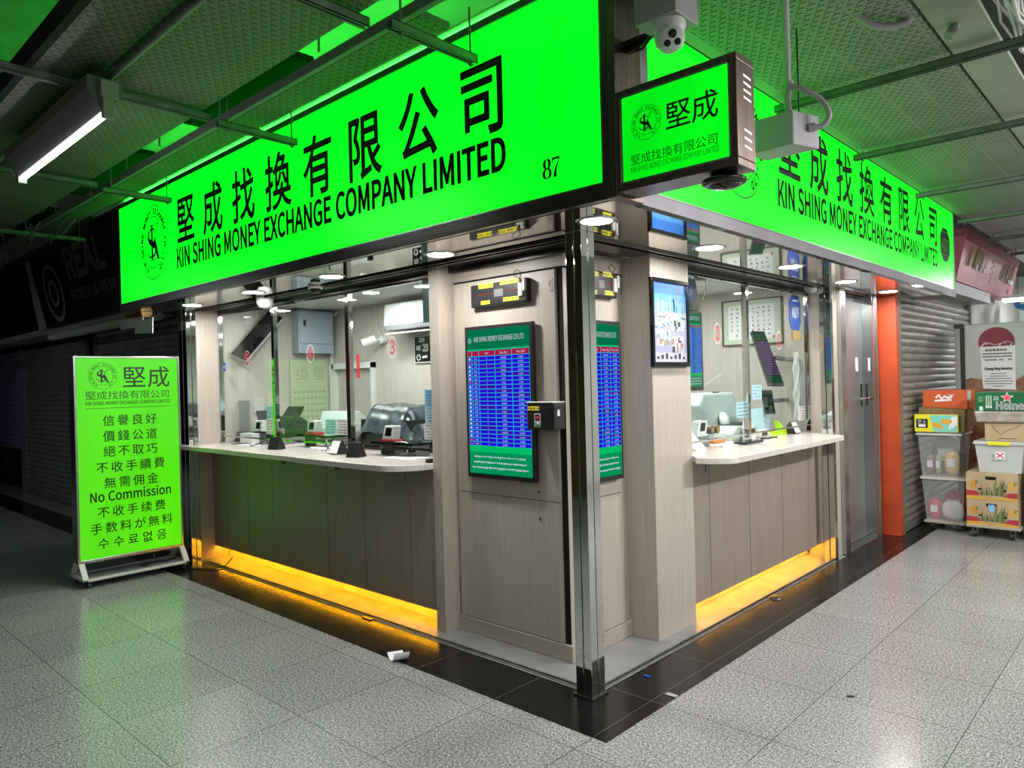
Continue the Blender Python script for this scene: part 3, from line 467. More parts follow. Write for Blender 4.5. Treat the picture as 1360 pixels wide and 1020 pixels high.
def perforated(name, c0, c1, band=0):
    # metal ceiling tray with staggered slots running along local y
    m = mat(name, c0, 0.55); N, L, b = nodes(m); nt = m.node_tree
    v = coords(nt); sp = N.new('ShaderNodeSeparateXYZ'); L.new(v, sp.inputs[0])
    row = math_node(nt, 'MULTIPLY', sp.outputs[0], 1 / 0.021)
    rf = math_node(nt, 'FLOOR', row); rr = math_node(nt, 'FRACT', row)
    rb = math_node(nt, 'ADD', rf, 2000)
    short = math_node(nt, 'MODULO', rb, 2)          # rows of long slots alternate with rows of short holes
    odd = math_node(nt, 'MULTIPLY', math_node(nt, 'MODULO', math_node(nt, 'FLOOR', math_node(nt, 'MULTIPLY', rb, 0.5)), 2), 0.5)
    cc = math_node(nt, 'FRACT', math_node(nt, 'ADD', math_node(nt, 'MULTIPLY', sp.outputs[1], 1 / 0.047), math_node(nt, 'ADD', odd, math_node(nt, 'MULTIPLY', short, 0.5))))
    half = math_node(nt, 'SUBTRACT', 0.33, math_node(nt, 'MULTIPLY', short, 0.22))
    sl = math_node(nt, 'MULTIPLY', math_node(nt, 'LESS_THAN', math_node(nt, 'ABSOLUTE', math_node(nt, 'SUBTRACT', cc, 0.5)), half),
                   math_node(nt, 'LESS_THAN', math_node(nt, 'ABSOLUTE', math_node(nt, 'SUBTRACT', rr, 0.5)), 0.24))
    if band:
        sl = math_node(nt, 'MULTIPLY', sl, math_node(nt, 'GREATER_THAN', math_node(nt, 'FRACT', math_node(nt, 'MULTIPLY', sp.outputs[1], 1 / band)), 0.06))
    dirt = ramp(nt, noise(nt, v, 2.4, 5, 0.6), [(0.3, c0), (0.7, c1)])
    L.new(mixc(nt, sl, dirt, (0.006, 0.006, 0.006)), b.inputs['Base Color'])
    return m


def lightbox_mat(name, col, strength, var=0.25, scale=1.3):
    m = bpy.data.materials.new(name); m.use_nodes = True; nt = m.node_tree
    for n in list(nt.nodes): nt.nodes.remove(n)
    out = nt.nodes.new('ShaderNodeOutputMaterial'); e = nt.nodes.new('ShaderNodeEmission')
    e.inputs[0].default_value = (*col, 1)
    f = noise(nt, coords(nt, (1, 1, 0.35)), scale, 2)
    s = math_node(nt, 'MULTIPLY', math_node(nt, 'ADD', math_node(nt, 'MULTIPLY', f, 2 * var), 1 - var), strength)
    nt.links.new(s, e.inputs[1])
    g = nt.nodes.new('ShaderNodeBsdfPrincipled'); g.inputs['Base Color'].default_value = (0.0, 0.08, 0.0, 1); g.inputs['Roughness'].default_value = 0.3
    a = nt.nodes.new('ShaderNodeAddShader'); nt.links.new(e.outputs[0], a.inputs[0]); nt.links.new(g.outputs[0], a.inputs[1])
    nt.links.new(a.outputs[0], out.inputs[0]); return m


def emit_mat(name, col, s):
    m = bpy.data.materials.new(name); m.use_nodes = True; nt = m.node_tree
    for n in list(nt.nodes): nt.nodes.remove(n)
    out = nt.nodes.new('ShaderNodeOutputMaterial'); e = nt.nodes.new('ShaderNodeEmission')
    e.inputs[0].default_value = (*col, 1); e.inputs[1].default_value = s
    nt.links.new(e.outputs[0], out.inputs[0]); return m


def glass_mat(name, tint, ior=1.5, rough=0.0):
    m = bpy.data.materials.new(name); m.use_nodes = True; nt = m.node_tree
    for n in list(nt.nodes): nt.nodes.remove(n)
    out = nt.nodes.new('ShaderNodeOutputMaterial'); t = nt.nodes.new('ShaderNodeBsdfTransparent'); g = nt.nodes.new('ShaderNodeBsdfGlossy')
    t.inputs[0].default_value = (*tint, 1); g.inputs['Roughness'].default_value = rough
    fr = nt.nodes.new('ShaderNodeFresnel'); ge = nt.nodes.new('ShaderNodeNewGeometry')
    nt.links.new(math_node(nt, 'ADD', math_node(nt, 'MULTIPLY', ge.outputs['Backfacing'], 1 / ior - ior), ior), fr.inputs[0])
    mx = nt.nodes.new('ShaderNodeMixShader'); nt.links.new(fr.outputs[0], mx.inputs[0])
    nt.links.new(t.outputs[0], mx.inputs[1]); nt.links.new(g.outputs[0], mx.inputs[2]); nt.links.new(mx.outputs[0], out.inputs[0])
    return m


def plastic_mat(name, tint, op=0.35, rough=0.25):
    # milky see-through plastic
    m = bpy.data.materials.new(name); m.use_nodes = True; nt = m.node_tree
    p = nt.nodes['Principled BSDF']; p.inputs['Base Color'].default_value = (*tint, 1); p.inputs['Roughness'].default_value = rough
    out = nt.nodes['Material Output']; t = nt.nodes.new('ShaderNodeBsdfTransparent'); mx = nt.nodes.new('ShaderNodeMixShader')
    mx.inputs[0].default_value = op; nt.links.new(t.outputs[0], mx.inputs[1]); nt.links.new(p.outputs[0], mx.inputs[2])
    nt.links.new(mx.outputs[0], out.inputs[0]); return m


M = {}
M['granite'] = tile_floor('granite_tiles', 'granite')
M['blacktile'] = tile_floor('black_polished_tiles', 'black')
M['wood'] = wood_mat('pale_laminate', (0.38, 0.33, 0.275), (0.50, 0.445, 0.385))
M['wood_h'] = wood_mat('pale_laminate_level', (0.35, 0.30, 0.245), (0.47, 0.415, 0.35), 'x')
M['wood_hy'] = wood_mat('pale_laminate_level_side', (0.33, 0.275, 0.215), (0.45, 0.385, 0.315), 'y')
M['panelwood'] = wood_mat('taupe_laminate', (0.24, 0.20, 0.165), (0.335, 0.285, 0.24))
M['inwall'] = wood_mat('interior_laminate', (0.46, 0.42, 0.375), (0.57, 0.53, 0.485))
M['top'] = noisy('worktop_laminate', (0.60, 0.55, 0.50), (0.68, 0.63, 0.58), 30, 0.16)
M['mirror'] = noisy('dark_mirror_steel', (0.56, 0.54, 0.51), (0.62, 0.60, 0.57), 2, 0.025, 1.0)
M['post'] = noisy('polished_steel', (0.62, 0.63, 0.62), (0.72, 0.73, 0.72), 3, 0.06, 1.0, rvar=0.06)
M['steel'] = noisy('brushed_steel', (0.48, 0.49, 0.49), (0.56, 0.57, 0.57), 2, 0.25, 1.0, rvar=0.1)
M['doorsteel'] = noisy('door_sheet_steel', (0.24, 0.26, 0.265), (0.30, 0.32, 0.325), 1.2, 0.3, 0.6, rvar=0.1)
M['trimsteel'] = noisy('satin_trim_steel', (0.20, 0.19, 0.215), (0.26, 0.25, 0.275), 2, 0.5, 0.9)
M['darksteel'] = noisy('dark_hairline_steel', (0.10, 0.095, 0.09), (0.16, 0.15, 0.145), 3, 0.25, 0.9, stretch=(1, 30, 30))
M['brownsteel'] = noisy('bronze_hairline_steel', (0.13, 0.10, 0.085), (0.22, 0.17, 0.145), 3, 0.33, 0.9, stretch=(30, 30, 0.8))
M['black'] = mat('black_plastic', (0.012, 0.012, 0.013), 0.4)
M['gloss'] = mat('gloss_black', (0.006, 0.006, 0.007), 0.12)
M['void'] = mat('dark_gap', (0.003, 0.003, 0.003), 0.9)
M['vinyl'] = mat('black_vinyl', (0.004, 0.006, 0.004), 0.45)
M['green'] = lightbox_mat('green_lightbox', (0.0, 1.0, 0.008), 1.75, 0.42)
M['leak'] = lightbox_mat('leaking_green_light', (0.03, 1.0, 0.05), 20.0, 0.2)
M['greenstand'] = lightbox_mat('lime_lightbox', (0.10, 0.80, 0.004), 0.88, 0.28, 2.4)
M['greensmall'] = lightbox_mat('small_green_lightbox', (0.0, 0.85, 0.008), 1.0, 0.35, 4.0)
M['white'] = mat('white_plastic', (0.72, 0.72, 0.72), 0.4)
M['offwhite'] = mat('offwhite_paint', (0.55, 0.55, 0.53), 0.5)
M['grey'] = mat('grey_plastic', (0.16, 0.16, 0.165), 0.5)
M['midgrey'] = mat('mid_grey_paint', (0.30, 0.30, 0.31), 0.5)
M['paper'] = mat('white_paper', (0.78, 0.78, 0.80), 0.7)
M['downlight'] = emit_mat('downlight_diffuser', (1, 0.98, 0.95), 250)
M['tubelight'] = emit_mat('fluorescent_tube', (0.93, 1, 0.97), 16)
M['amber'] = emit_mat('amber_led', (1, 0.44, 0.008), 62)
M['glass'] = glass_mat('clear_glass', (0.93, 0.97, 0.95), 1.32)
M['yellow'] = mat('yellow_label', (0.78, 0.72, 0.03), 0.5)
M['red'] = mat('red_vinyl', (0.75, 0.05, 0.07), 0.5)
M['slabpaint'] = noisy('ceiling_slab_paint', (0.5, 0.5, 0.48), (0.62, 0.62, 0.6), 1.5, 0.8)
M['strut'] = noisy('galvanised_strut', (0.13, 0.135, 0.13), (0.22, 0.225, 0.22), 8, 0.5, 0.3)
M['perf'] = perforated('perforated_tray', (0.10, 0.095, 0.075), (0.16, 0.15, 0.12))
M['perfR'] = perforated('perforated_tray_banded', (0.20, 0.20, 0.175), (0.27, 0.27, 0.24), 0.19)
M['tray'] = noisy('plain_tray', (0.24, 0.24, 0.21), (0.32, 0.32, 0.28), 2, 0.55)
M['palepipe'] = noisy('pale_pipe_paint', (0.50, 0.50, 0.44), (0.62, 0.62, 0.56), 3, 0.5)
M['shutter'] = noisy('steel_shutter', (0.20, 0.185, 0.165), (0.36, 0.335, 0.30), 4, 0.45, 0.45, stretch=(1, 1, 8), rvar=0.2)
M['shutterdark'] = noisy('dark_shutter', (0.20, 0.21, 0.21), (0.30, 0.31, 0.31), 3, 0.45, 0.4)
M['blueshutter'] = noisy('blue_shutter', (0.25, 0.25, 0.46), (0.34, 0.34, 0.58), 3, 0.4, 0.4)
M['orange'] = noisy('orange_paint', (0.40, 0.048, 0.012), (0.52, 0.07, 0.018), 5, 0.45)
M['greyfloor'] = noisy('grey_sill_stone', (0.20, 0.20, 0.20), (0.28, 0.28, 0.28), 5, 0.35)
M['toe'] = noisy('toe_kick_stone', (0.45, 0.42, 0.36), (0.55, 0.52, 0.46), 4, 0.4)
M['signdark'] = mat('unlit_sign_face', (0.010, 0.012, 0.012), 0.35)
M['signgrey'] = mat('unlit_lettering', (0.24, 0.25, 0.25), 0.5)
M['conduit'] = mat('grey_conduit', (0.36, 0.33, 0.36), 0.5)
M['pale'] = mat('pale_blue_paint', (0.36, 0.44, 0.52), 0.45)
M['cyan'] = mat('pale_cyan_card', (0.38, 0.70, 0.72), 0.6)
M['bluecard'] = mat('blue_card', (0.22, 0.50, 0.80), 0.6)
M['palebluecard'] = mat('pale_blue_card', (0.52, 0.70, 0.85), 0.6)
M['lime'] = mat('lime_plastic', (0.50, 0.80, 0.02), 0.35)
M['limegreen'] = mat('green_vinyl', (0.10, 0.45, 0.03), 0.5)
M['cable'] = mat('black_cable', (0.01, 0.01, 0.01), 0.5)
M['whitecable'] = mat('white_cable', (0.6, 0.6, 0.58), 0.5)
M['woodframe'] = mat('brown_wood_frame', (0.10, 0.055, 0.03), 0.4)
M['brass'] = mat('brass', (0.65, 0.42, 0.16), 0.3, 0.9)
M['adtblue'] = mat('blue_sign_enamel', (0.015, 0.06, 0.36), 0.35)
M['brick'] = noisy('dark_red_brick', (0.05, 0.02, 0.016), (0.09, 0.035, 0.028), 12, 0.7)
M['eastwall'] = noisy('wall_pale_for_shop_light', (0.55, 0.55, 0.53), (0.68, 0.68, 0.66), 1.5, 0.5)  # paler colour stands in for the glow of lit shops opposite
M['oppwall'] = noisy('corridor_wall', (0.30, 0.30, 0.285), (0.42, 0.42, 0.40), 1.5, 0.6)
for k, c, s in (('s_head', (0.0, 0.22, 0.09), 0.75), ('s_red', (0.50, 0.012, 0.075), 0.75), ('s_blue', (0.022, 0.002, 0.78), 0.85),
                ('s_blue2', (0.06, 0.004, 0.55), 0.75), ('s_teal', (0.02, 0.47, 0.68), 0.8), ('s_foot', (0.0, 0.66, 0.17), 0.75),
                ('s_foot2', (0.0, 0.36, 0.12), 0.75), ('s_text', (0.75, 0.8, 1.0), 0.8), ('s_magenta', (0.9, 0.03, 0.22), 0.8),
                ('led_red', (1.0, 0.10, 0.06), 0.5)):
    M[k] = emit_mat(k.replace('s_', 'screen_'), c, s)

# ================================================================== SETTING
ZS = 2.35      # mirror soffit height
f = MB().box(-14, 4.6, -4.9, 12.5, -0.06, 0.0)
structure(f, 'floor', M['granite'])
b = MB(); b.prism([(-14, -0.3), (0.3, -0.3), (0.3, 9.5), (-0.05, 9.5), (-0.05, 0.05), (-14, 0.05)], 0.0, 0.003, 'z')
structure(b, 'trim_1', M['blacktile'])
g = MB()
g.box(-4.62, -0.02, 0.05, 0.8, 0.0, 0.006); g.box(-0.8, -0.02, 0.05, 3.72, 0.0, 0.0055)
structure(g, 'trim_2', M['greyfloor'])
# shutter tracks let into the floor
t = MB()
for o_, hh in ((0.0, 0.012), (0.03, 0.012)):
    t.box(-4.5, -0.1, 0.062 + o_, 0.07 + o_, 0.0, hh); t.box(-0.035 - o_, -0.027 - o_, 0.11, 3.48, 0.0, hh)
structure(t, 'trim_3', M['strut'])
t = MB().box(-4.5, -0.1, 0.071, 0.091, 0.0, 0.0065).box(-0.056, -0.036, 0.11, 3.48, 0.0, 0.0065)
structure(t, 'trim_4', M['void'])

# soffit: polished dark steel, L-shaped, with the roller-shutter slot behind it
s = MB()
s.prism([(-5.1, -0.36), (0.45, -0.36), (0.45, 5.2), (-0.06, 5.2), (-0.06, 0.07), (-5.1, 0.07)], ZS, ZS + 0.02, 'z')
structure(s, 'ceiling_soffit', M['mirror'])
s = MB()
s.box(-5.1, -0.1, 0.072, 0.085, ZS - 0.012, ZS + 0.02).box(-0.075, -0.062, 0.1, 5.2, ZS - 0.012, ZS + 0.02)
s.box(-5.1, -0.15, 0.125, 0.138, ZS - 0.012, ZS + 0.02).box(-0.128, -0.115, 0.15, 5.2, ZS - 0.012, ZS + 0.02)
s.box(-5.1, -0.2, 0.285, 0.298, 2.315, ZS + 0.02).box(-0.288, -0.275, 1.38, 3.7, 2.315, ZS + 0.02)
structure(s, 'trim_5', M['darksteel'])
s = MB()
s.box(-5.1, -0.16, 0.138, 0.31, ZS - 0.002, ZS + 0.02).box(-0.29, -0.128, 0.31, 5.2, ZS - 0.002, ZS + 0.02)
structure(s, 'trim_6', M['darksteel'])
s = MB().box(-5.1, -0.1, 0.085, 0.125, ZS + 0.12, ZS + 0.14).box(-0.115, -0.075, 0.1, 5.2, ZS + 0.12, ZS + 0.14)
structure(s, 'trim_7', M['void'])

# kiosk interior shell
structure(MB().box(-4.8, -4.6, 0.06, 1.63, 0, ZS + 0.1), 'wall_left', M['inwall'])
wb = MB().box(-4.6, -4.555, 1.53, 1.63, 0, 2.47).box(-4.555, -3.80, 1.53, 1.63, 1.84, 2.47).box(-3.80, -2.3, 1.53, 1.63, 0, 2.47)
structure(wb, 'wall_back', M['inwall'])
structure(MB().box(-2.3, -2.2, 1.53, 3.85, 0, 2.47), 'wall_inner', M['inwall'])
structure(MB().box(-2.3, -0.29, 3.75, 3.85, 0, 2.47), 'wall_far', M['inwall'])
structure(MB().prism([(-4.7, 0.31), (-0.29, 0.31), (-0.29, 3.8), (-2.25, 3.8), (-2.25, 1.6), (-4.7, 1.6)], 2.42, 2.47, 'z'), 'ceiling_kiosk', M['offwhite'])
d = MB().box(-4.57, -4.515, 1.5, 1.56, 0, 1.84).box(-3.85, -3.795, 1.5, 1.56, 0, 1.84).box(-4.57, -3.795, 1.5, 1.56, 1.785, 1.845)
dr = structure(d, 'door_1', M['white'])
MB().box(-4.515, -3.85, 1.56, 1.60, 0, 1.785).build('door_leaf', M['inwall'], dr)
# end pier, left side: laminate return beside the steel post
# corner cabinet wall: pier, screen wall, second wall, right-hand pier
p = MB().box(-1.385, -1.30, 0.186, 0.62, 0.004, ZS)
structure(p, 'wall_pier_left', M['wood'], bevel=0.002)
cab = thing('corner_cabinet', 'pale wood corner cabinet behind the steel post, carrying both outside rate screens', 'cabinet', (-0.4, 0.33, 0.004))
MB().prism([(-1.298, 0.325), (-0.385, 0.325), (-0.385, 0.904), (-1.298, 0.904)], 0.102, 2.245, 'z').build('body', M['wood'], cab, True)
MB().prism([(-1.298, 0.318), (-0.378, 0.318), (-0.378, 0.904), (-1.298, 0.904)], 2.252, ZS - 0.002, 'z').build('header', M['wood_h'], cab, True, bevel=0.002)
MB().prism([(-1.298, 0.30), (-0.36, 0.30), (-0.36, 0.904), (-1.298, 0.904)], 0.007, 0.10, 'z').build('plinth', M['wood_h'], cab, True, bevel=0.002)
MB().box(-0.425, -0.384, 0.3225, 0.3245, 0.10, 2.245).build('shadow_gap', M['void'], cab, True)
MB().box(-1.29, -0.384, 0.318, 0.326, 2.243, 2.254).build('shadow_gap', M['void'], cab, True)
MB().box(-0.386, -0.378, 0.33, 0.90, 2.243, 2.254).build('shadow_gap', M['void'], cab, True)


def access_door(w_, h0, h1, seam, knobs, loc, rz):
    for k, (za, zb_) in enumerate(((h0, seam - 0.002), (seam + 0.002, h1))):
        d_ = MB().box(0, w_, -0.018, 0.0, za, zb_).build('door', M['wood'], None, bevel=0.0015)
        d_.parent = cab; d_.location = Vector(loc) - cab.location; d_.rotation_euler = (0, 0, rz)
        for x, z in knobs:
            if za < z < zb_:
                MB().cyl((x, -0.0185, z), (x, -0.0225, z), 0.008).cyl((x, -0.0225, z), (x, -0.024, z), 0.005).build('key_lock', M['brownsteel'], d_)


access_door(0.845, 0.105, 2.24, 0.905, [(0.69, 0.955), (0.695, 0.80)], (-1.275, 0.325, 0), 0)
access_door(0.44, 0.105, 2.24, 0.905, [], (-0.385, 0.40, 0), PI / 2)
p = MB().box(-0.9, -0.175, 0.906, 1.365, 0.004, ZS)
structure(p, 'wall_pier_right', M['wood'], bevel=0.002)
p = MB().box(-0.305, -0.06, 3.64, 3.74, 0.004, ZS)
structure(p, 'wall_end_right', M['wood'])
p = MB().box(-4.62, -4.598, 0.06, 0.30, 0.004, ZS)
structure(p, 'wall_end_left', M['wood'])

# steel posts
def steel_post(name, label, x0, x1, y0, y1, base, group=None):
    t = thing(name, label, 'post', ((x0 + x1) / 2, (y0 + y1) / 2, 0))
    mx, my = (x0 + x1) / 2, (y0 + y1) / 2
    q = MB()
    for a, b_ in ((x0, mx - 0.003), (mx + 0.003, x1)):
        for c_, d_ in ((y0, my - 0.003), (my + 0.003, y1)): q.box(a, b_, c_, d_, 0.003, ZS)
    q.build('shaft', M['post'], t, True, bevel=0.002)
    MB().box(x0 + 0.006, x1 - 0.006, y0 + 0.006, y1 - 0.006, 0.003, ZS).build('groove_lining', M['darksteel'], t, True)
    if base: MB().box(x0 - 0.012, x1 + 0.012, y0 - 0.012, y1 + 0.012, 0.003, 0.012).build('base_plate', M['darksteel'], t, True)
    return t


steel_post('corner_post', 'polished steel corner post standing where the two shopfronts meet', -0.10, 0.0, 0.0, 0.11, True)
steel_post('shutter_post', 'steel shutter post at the left end of the counter beside the lime standing sign', -4.74, -4.57, -0.03, 0.06, False)
steel_post('shutter_post', 'slim steel shutter post between the right-hand counter and the steel door', -0.115, -0.02, 3.47, 3.53, False)

# windows: glass panes with polished mullions
def window(n, x0, x1, z0, z1, loc, rz, mull, slot=0.06):
    fr = MB()
    for a, b_ in mull:
        fr.box(a, b_, -0.02, 0.02, z0, z1)
    fr.box(x0, x1, -0.012, 0.012, z1 - 0.02, z1)
    fr.box(x0, x1, -0.010, 0.010, z0 + slot, z0 + slot + 0.012)
    o = structure(fr, 'window_%d' % n, M['post']); o.location = loc; o.rotation_euler = (0, 0, rz)
    gl = MB().box(x0, x1, -0.003, 0.003, z0 + slot + 0.012, z1 - 0.02)
    gl.build('pane', M['glass'], o)
    return o


window(1, -4.6, -3.56, 1.09, 2.32, (0, 0.3, 0), 0, [(-4.6, -4.575), (-3.585, -3.545)])
window(2, -3.56, -2.46, 1.09, 2.32, (0, 0.3, 0), 0, [(-2.475, -2.43)])
window(3, -2.46, -1.38, 1.09, 2.32, (0, 0.3, 0), 0, [(-1.40, -1.385)])
window(4, 1.366, 2.43, 1.09, 2.32, (-0.28, 0, 0), PI / 2, [(1.366, 1.385), (2.385, 2.425)])
window(5, 2.43, 3.64, 1.09, 2.32, (-0.28, 0, 0), PI / 2, [(3.615, 3.64)])

# counters: fronts of taupe laminate boards over an amber-lit recess
def counter_front(label, edges, y, zb, loc, rz, depth):
    t = thing('teller_counter', label, 'counter', loc, rz)
    for a, b_ in zip(edges[:-1], edges[1:]):
        MB().box(a + 0.003, b_ - 0.003, y, y + 0.018, zb, 1.045).build('front_panel', M['panelwood'], t, bevel=0.0015)
    MB().box(edges[0], edges[-1], y + 0.018, y + 0.022, zb, 1.045).build('backing', M['void'], t)
    MB().box(edges[0], edges[-1], y + depth, y + depth + 0.02, 0.006, zb + 0.1).build('toe_kick', M['toe'], t)
    MB().box(edges[0], edges[-1], y + 0.022, y + depth, zb + 0.05, zb + 0.06).build('underside', M['toe'], t)
    MB().box(edges[0] + 0.02, edges[-1] - 0.02, y + 0.023, y + 0.036, zb + 0.004, zb + 0.016).build('led_strip', M['amber'], t, label='amber glowing light strip')
    return t


counter_front('taupe board counter front of the left corridor, amber light glowing at its foot',
              [-4.598, -4.32, -3.916, -3.478, -2.652, -2.171, -1.654, -1.386], 0.20, 0.125, (0, 0, 0), 0, 0.14)
counter_front('taupe board counter front of the right corridor, amber light glowing at its foot',
              [1.366, 1.595, 2.199, 2.79, 3.333, 3.638], 0.185, 0.115, (0, 0, 0), PI / 2, 0.14)


def worktop(label, poly):
    m = MB(); m.prism(poly, 1.05, 1.09, 'z')
    return m.build('worktop', M['top'], bevel=0.004, label=label, cat='worktop', group=None, loc=(poly[0][0], poly[0][1], 1.05))


worktop('pale worktop board at the far left end of the counter beside the steel shutter post', [(-4.79, -0.034), (-4.72, -0.062), (-3.67, -0.062), (-3.67, 0.95), (-4.595, 0.95), (-4.595, 0.064), (-4.566, 0.064), (-4.566, -0.034)])
worktop('pale middle worktop board of the left counter below the second window', [(-3.665, -0.075), (-2.60, -0.075), (-2.60, 0.95), (-3.665, 0.95)])
arc = [(-1.62 + 0.24 * math.sin(i * PI / 16), -0.09 + 0.24 * (1 - math.cos(i * PI / 16))) for i in range(9)]
worktop('pale worktop board with a rounded corner against the wooden pier, left counter', [(-2.595, -0.095), (-1.75, -0.095)] + arc + [(-1.388, 0.95), (-2.595, 0.95)])
worktop('pale worktop board with a rounded corner against the wooden pier, right counter', [(-0.95, 1.367), (-0.17, 1.367)] + [(-0.15 + 0.26 * math.sin(i * PI / 16), 1.27 + 0.16 * (1 - math.cos(i * PI / 16))) for i in range(1, 9)] + [(0.115, 2.36), (-0.95, 2.36)])
worktop('pale worktop board at the far end of the right counter beside the steel door', [(-0.95, 2.365), (0.115, 2.365), (0.115, 3.33), (0.08, 3.40), (-0.12, 3.46), (-0.12, 3.63), (-0.95, 3.63)])


def brackets(spots, rz, lab):
    for i, (x, y, zz) in enumerate(spots):
        q = MB().box(-0.012, 0.012, 0.0, 0.09, -0.012, 0.0).box(-0.012, 0.012, 0.082, 0.09, -0.09, 0.0)
        o = q.build('shelf_bracket', M['midgrey'], label=lab[i], cat='bracket', group='brackets under the worktops')
        o.location = (x, y, zz); o.rotation_euler = (0, 0, rz)


brackets([(-1.72, 0.108, 1.05)], 0, ['small metal bracket under the rounded end of the left worktop'])
brackets([(-0.093, 1.56, 1.05), (-0.093, 2.20, 1.05), (-0.093, 2.80, 1.05), (-0.093, 3.33, 1.05)], PI / 2,
         ['small metal bracket under the right worktop nearest its rounded corner', 'small metal bracket second from the rounded corner under the right worktop',
          'small metal bracket third from the rounded corner under the right worktop', 'small metal bracket under the right worktop nearest the steel door'])
for x, lb in ((-3.28, 'small black call button box under the middle of the left worktop'), (-2.49, 'small black call button box under the left worktop toward the rounded corner')):
    MB().box(-0.02, 0.02, -0.02, 0.0, -0.045, 0.0).build('call_button_box', M['black'], label=lb, cat='button', loc=None).location = (x, 0.199, 1.022)

# ------------------------------------------------------------------ steel door, orange pillar, shutters on the right corridor
j = MB().box(-0.2, -0.025, 3.745, 3.86, 0.003, ZS).box(-0.2, -0.03, 4.62, 4.70, 0.003, ZS).box(-0.13, -0.015, 4.70, 4.74, 0.003, ZS)
structure(j, 'door_2', M['steel'], bevel=0.003)
q = MB().box(-0.128, -0.03, 4.612, 4.62, 0.02, 2.28); structure(q, 'trim_16', M['post'])
t = thing('steel_door', 'grey steel security door with two barrel hinges beside the right counter', 'door', (-0.14, 3.87, 0))
lf = MB().box(-0.16, -0.125, 3.865, 4.608, 0.02, 2.28).build('door_leaf', M['doorsteel'], t, True, bevel=0.003)
for z in (0.30, 1.30, 1.93):
    MB().cyl((-0.115, 3.868, z), (-0.115, 3.868, z + 0.11), 0.011).box(-0.125, -0.120, 3.868, 3.92, z, z + 0.11).build('hinge', M['post'], lf, True)
q = MB().box(-0.125, -0.117, 4.50, 4.56, 1.28, 1.50); q.cyl((-0.117, 4.53, 1.35), (-0.07, 4.53, 1.35), 0.009); q.box(-0.085, -0.068, 4.44, 4.54, 1.34, 1.36)
q.build('handle', M['post'], lf, True, bevel=0.002)
MB().box(-0.125, -0.12, 4.40, 4.46, 1.62, 1.75).build('notice', M['paper'], lf, True)
structure(MB().box(-0.3, -0.02, 3.86, 4.62, 0.0, 0.018), 'trim_9', M['steel'], bevel=0.003)
structure(MB().box(-0.3, -0.2, 3.7, 5.0, 0.0, 3.2), 'wall_behind_door', M['midgrey'])
t = thing('orange_pillar', 'bright orange painted pillar between the steel door and the roller shutter', 'pillar', (0.04, 4.88, 0))
MB().box(-0.04, 0.125, 4.82, 4.92, 0.003, ZS).build('shaft', M['orange'], t, True, bevel=0.004)


def shutter(name, label, x0, x1, z0, z1, loc, rz, m, pitch=0.075, extras=True):
    t = thing(name, label, 'shutter', loc, rz)
    prof = []; n = int((z1 - z0) / pitch)
    for i in range(n):
        z = z0 + i * pitch
        for k in range(5):
            a = k / 5 * PI; prof.append((-0.014 * math.sin(a), z + pitch * 0.93 * k / 5))
        prof.append((0.010, z + pitch * 0.94)); prof.append((0.010, z + pitch * 0.99))
    cv = MB(); vs = [(x0, y, z) for y, z in prof] + [(x1, y, z) for y, z in prof]; k = len(prof)
    cv.add(vs, [(i, k + i, k + i + 1, i + 1) for i in range(k - 1)], 0, True)
    cv.build('slat_curtain', m, t)
    if extras:
        MB().box(x0 - 0.06, x0, -0.03, 0.03, 0.003, z1).build('guide_rail', M['strut'], t, bevel=0.003)
        MB().box(x1, x1 + 0.06, -0.03, 0.03, 0.003, z1).build('guide_rail', M['strut'], t, bevel=0.003)
    MB().box(x0, x1, -0.02, 0.02, z0 - 0.06, z0).build('bottom_rail', M['strut'] if extras else m, t, bevel=0.003)
    return t


shutter('roller_shutter', 'closed grey steel roller shutter behind the stacked plastic boxes', 0.06, 3.2, 0.07, 2.45, (0.095, 4.93, 0), PI / 2, M['shutter'])
structure(MB().box(-0.1, 0.30, 4.93, 8.4, 2.47, 2.60), 'trim_10', M['midgrey'])
structure(MB().box(-0.4, 0.06, 4.95, 12.4, 0.0, 3.2), 'wall_right_shops', M['oppwall'])
structure(MB().box(-0.29, 0.03, 0.4, 12.3, 2.48, 3.22), 'wall_above_right', M['void'])
structure(MB().box(-5.1, 0.03, -0.08, 0.4, 2.48, 3.34), 'wall_above_left', M['void'])

# far shops on the left, unlit
structure(MB().box(-13.9, -4.8, 0.45, 0.6, 0.0, 3.9), 'wall_left_shops', M['signdark'])
shutter('roller_shutter', 'dark closed roller shutter just left of the lime standing sign', -8.35, -4.95, 0.07, 2.4, (0, 0.40, 0), 0, M['shutterdark'])
shutter('roller_shutter', 'dark closed roller shutter with torn posters in the unlit corridor', -11.75, -8.75, 0.07, 2.32, (0, 0.38, 0), 0, M['shutterdark'])
shutter('roller_shutter', 'dim blue-violet roller shutter at the far left edge', -13.8, -11.95, 0.75, 2.35, (0, 0.36, 0), 0, M['blueshutter'])
structure(MB().box(-13.9, -4.75, 0.05, 0.46, 2.42, 2.5), 'trim_11', M['oppwall'])
MB().cyl((-8.9, 0.02, 2.36), (-5.3, 0.02, 2.36), 0.05).build('drain_pipe', M['offwhite'], label='pale pipe running under the unlit black fascia sign', cat='pipe')

# walls that only the steel and the soffit see, across the corridors
structure(MB().box(-14, 4.6, -5.0, -4.9, 0, 3.95), 'wall_south', M['brick'])
structure(MB().box(4.6, 4.7, -4.9, 12.5, 0, 3.95), 'wall_east', M['eastwall'])
structure(MB().box(-14, 4.7, 12.5, 12.6, 0, 3.95), 'wall_north', M['offwhite'])
structure(MB().box(-14.1, -14, -5, 12.6, 0, 3.95), 'wall_west', M['void'])
structure(MB().box(-14, 4.7, -5, 12.6, 3.95, 4.05), 'ceiling', M['slabpaint'])

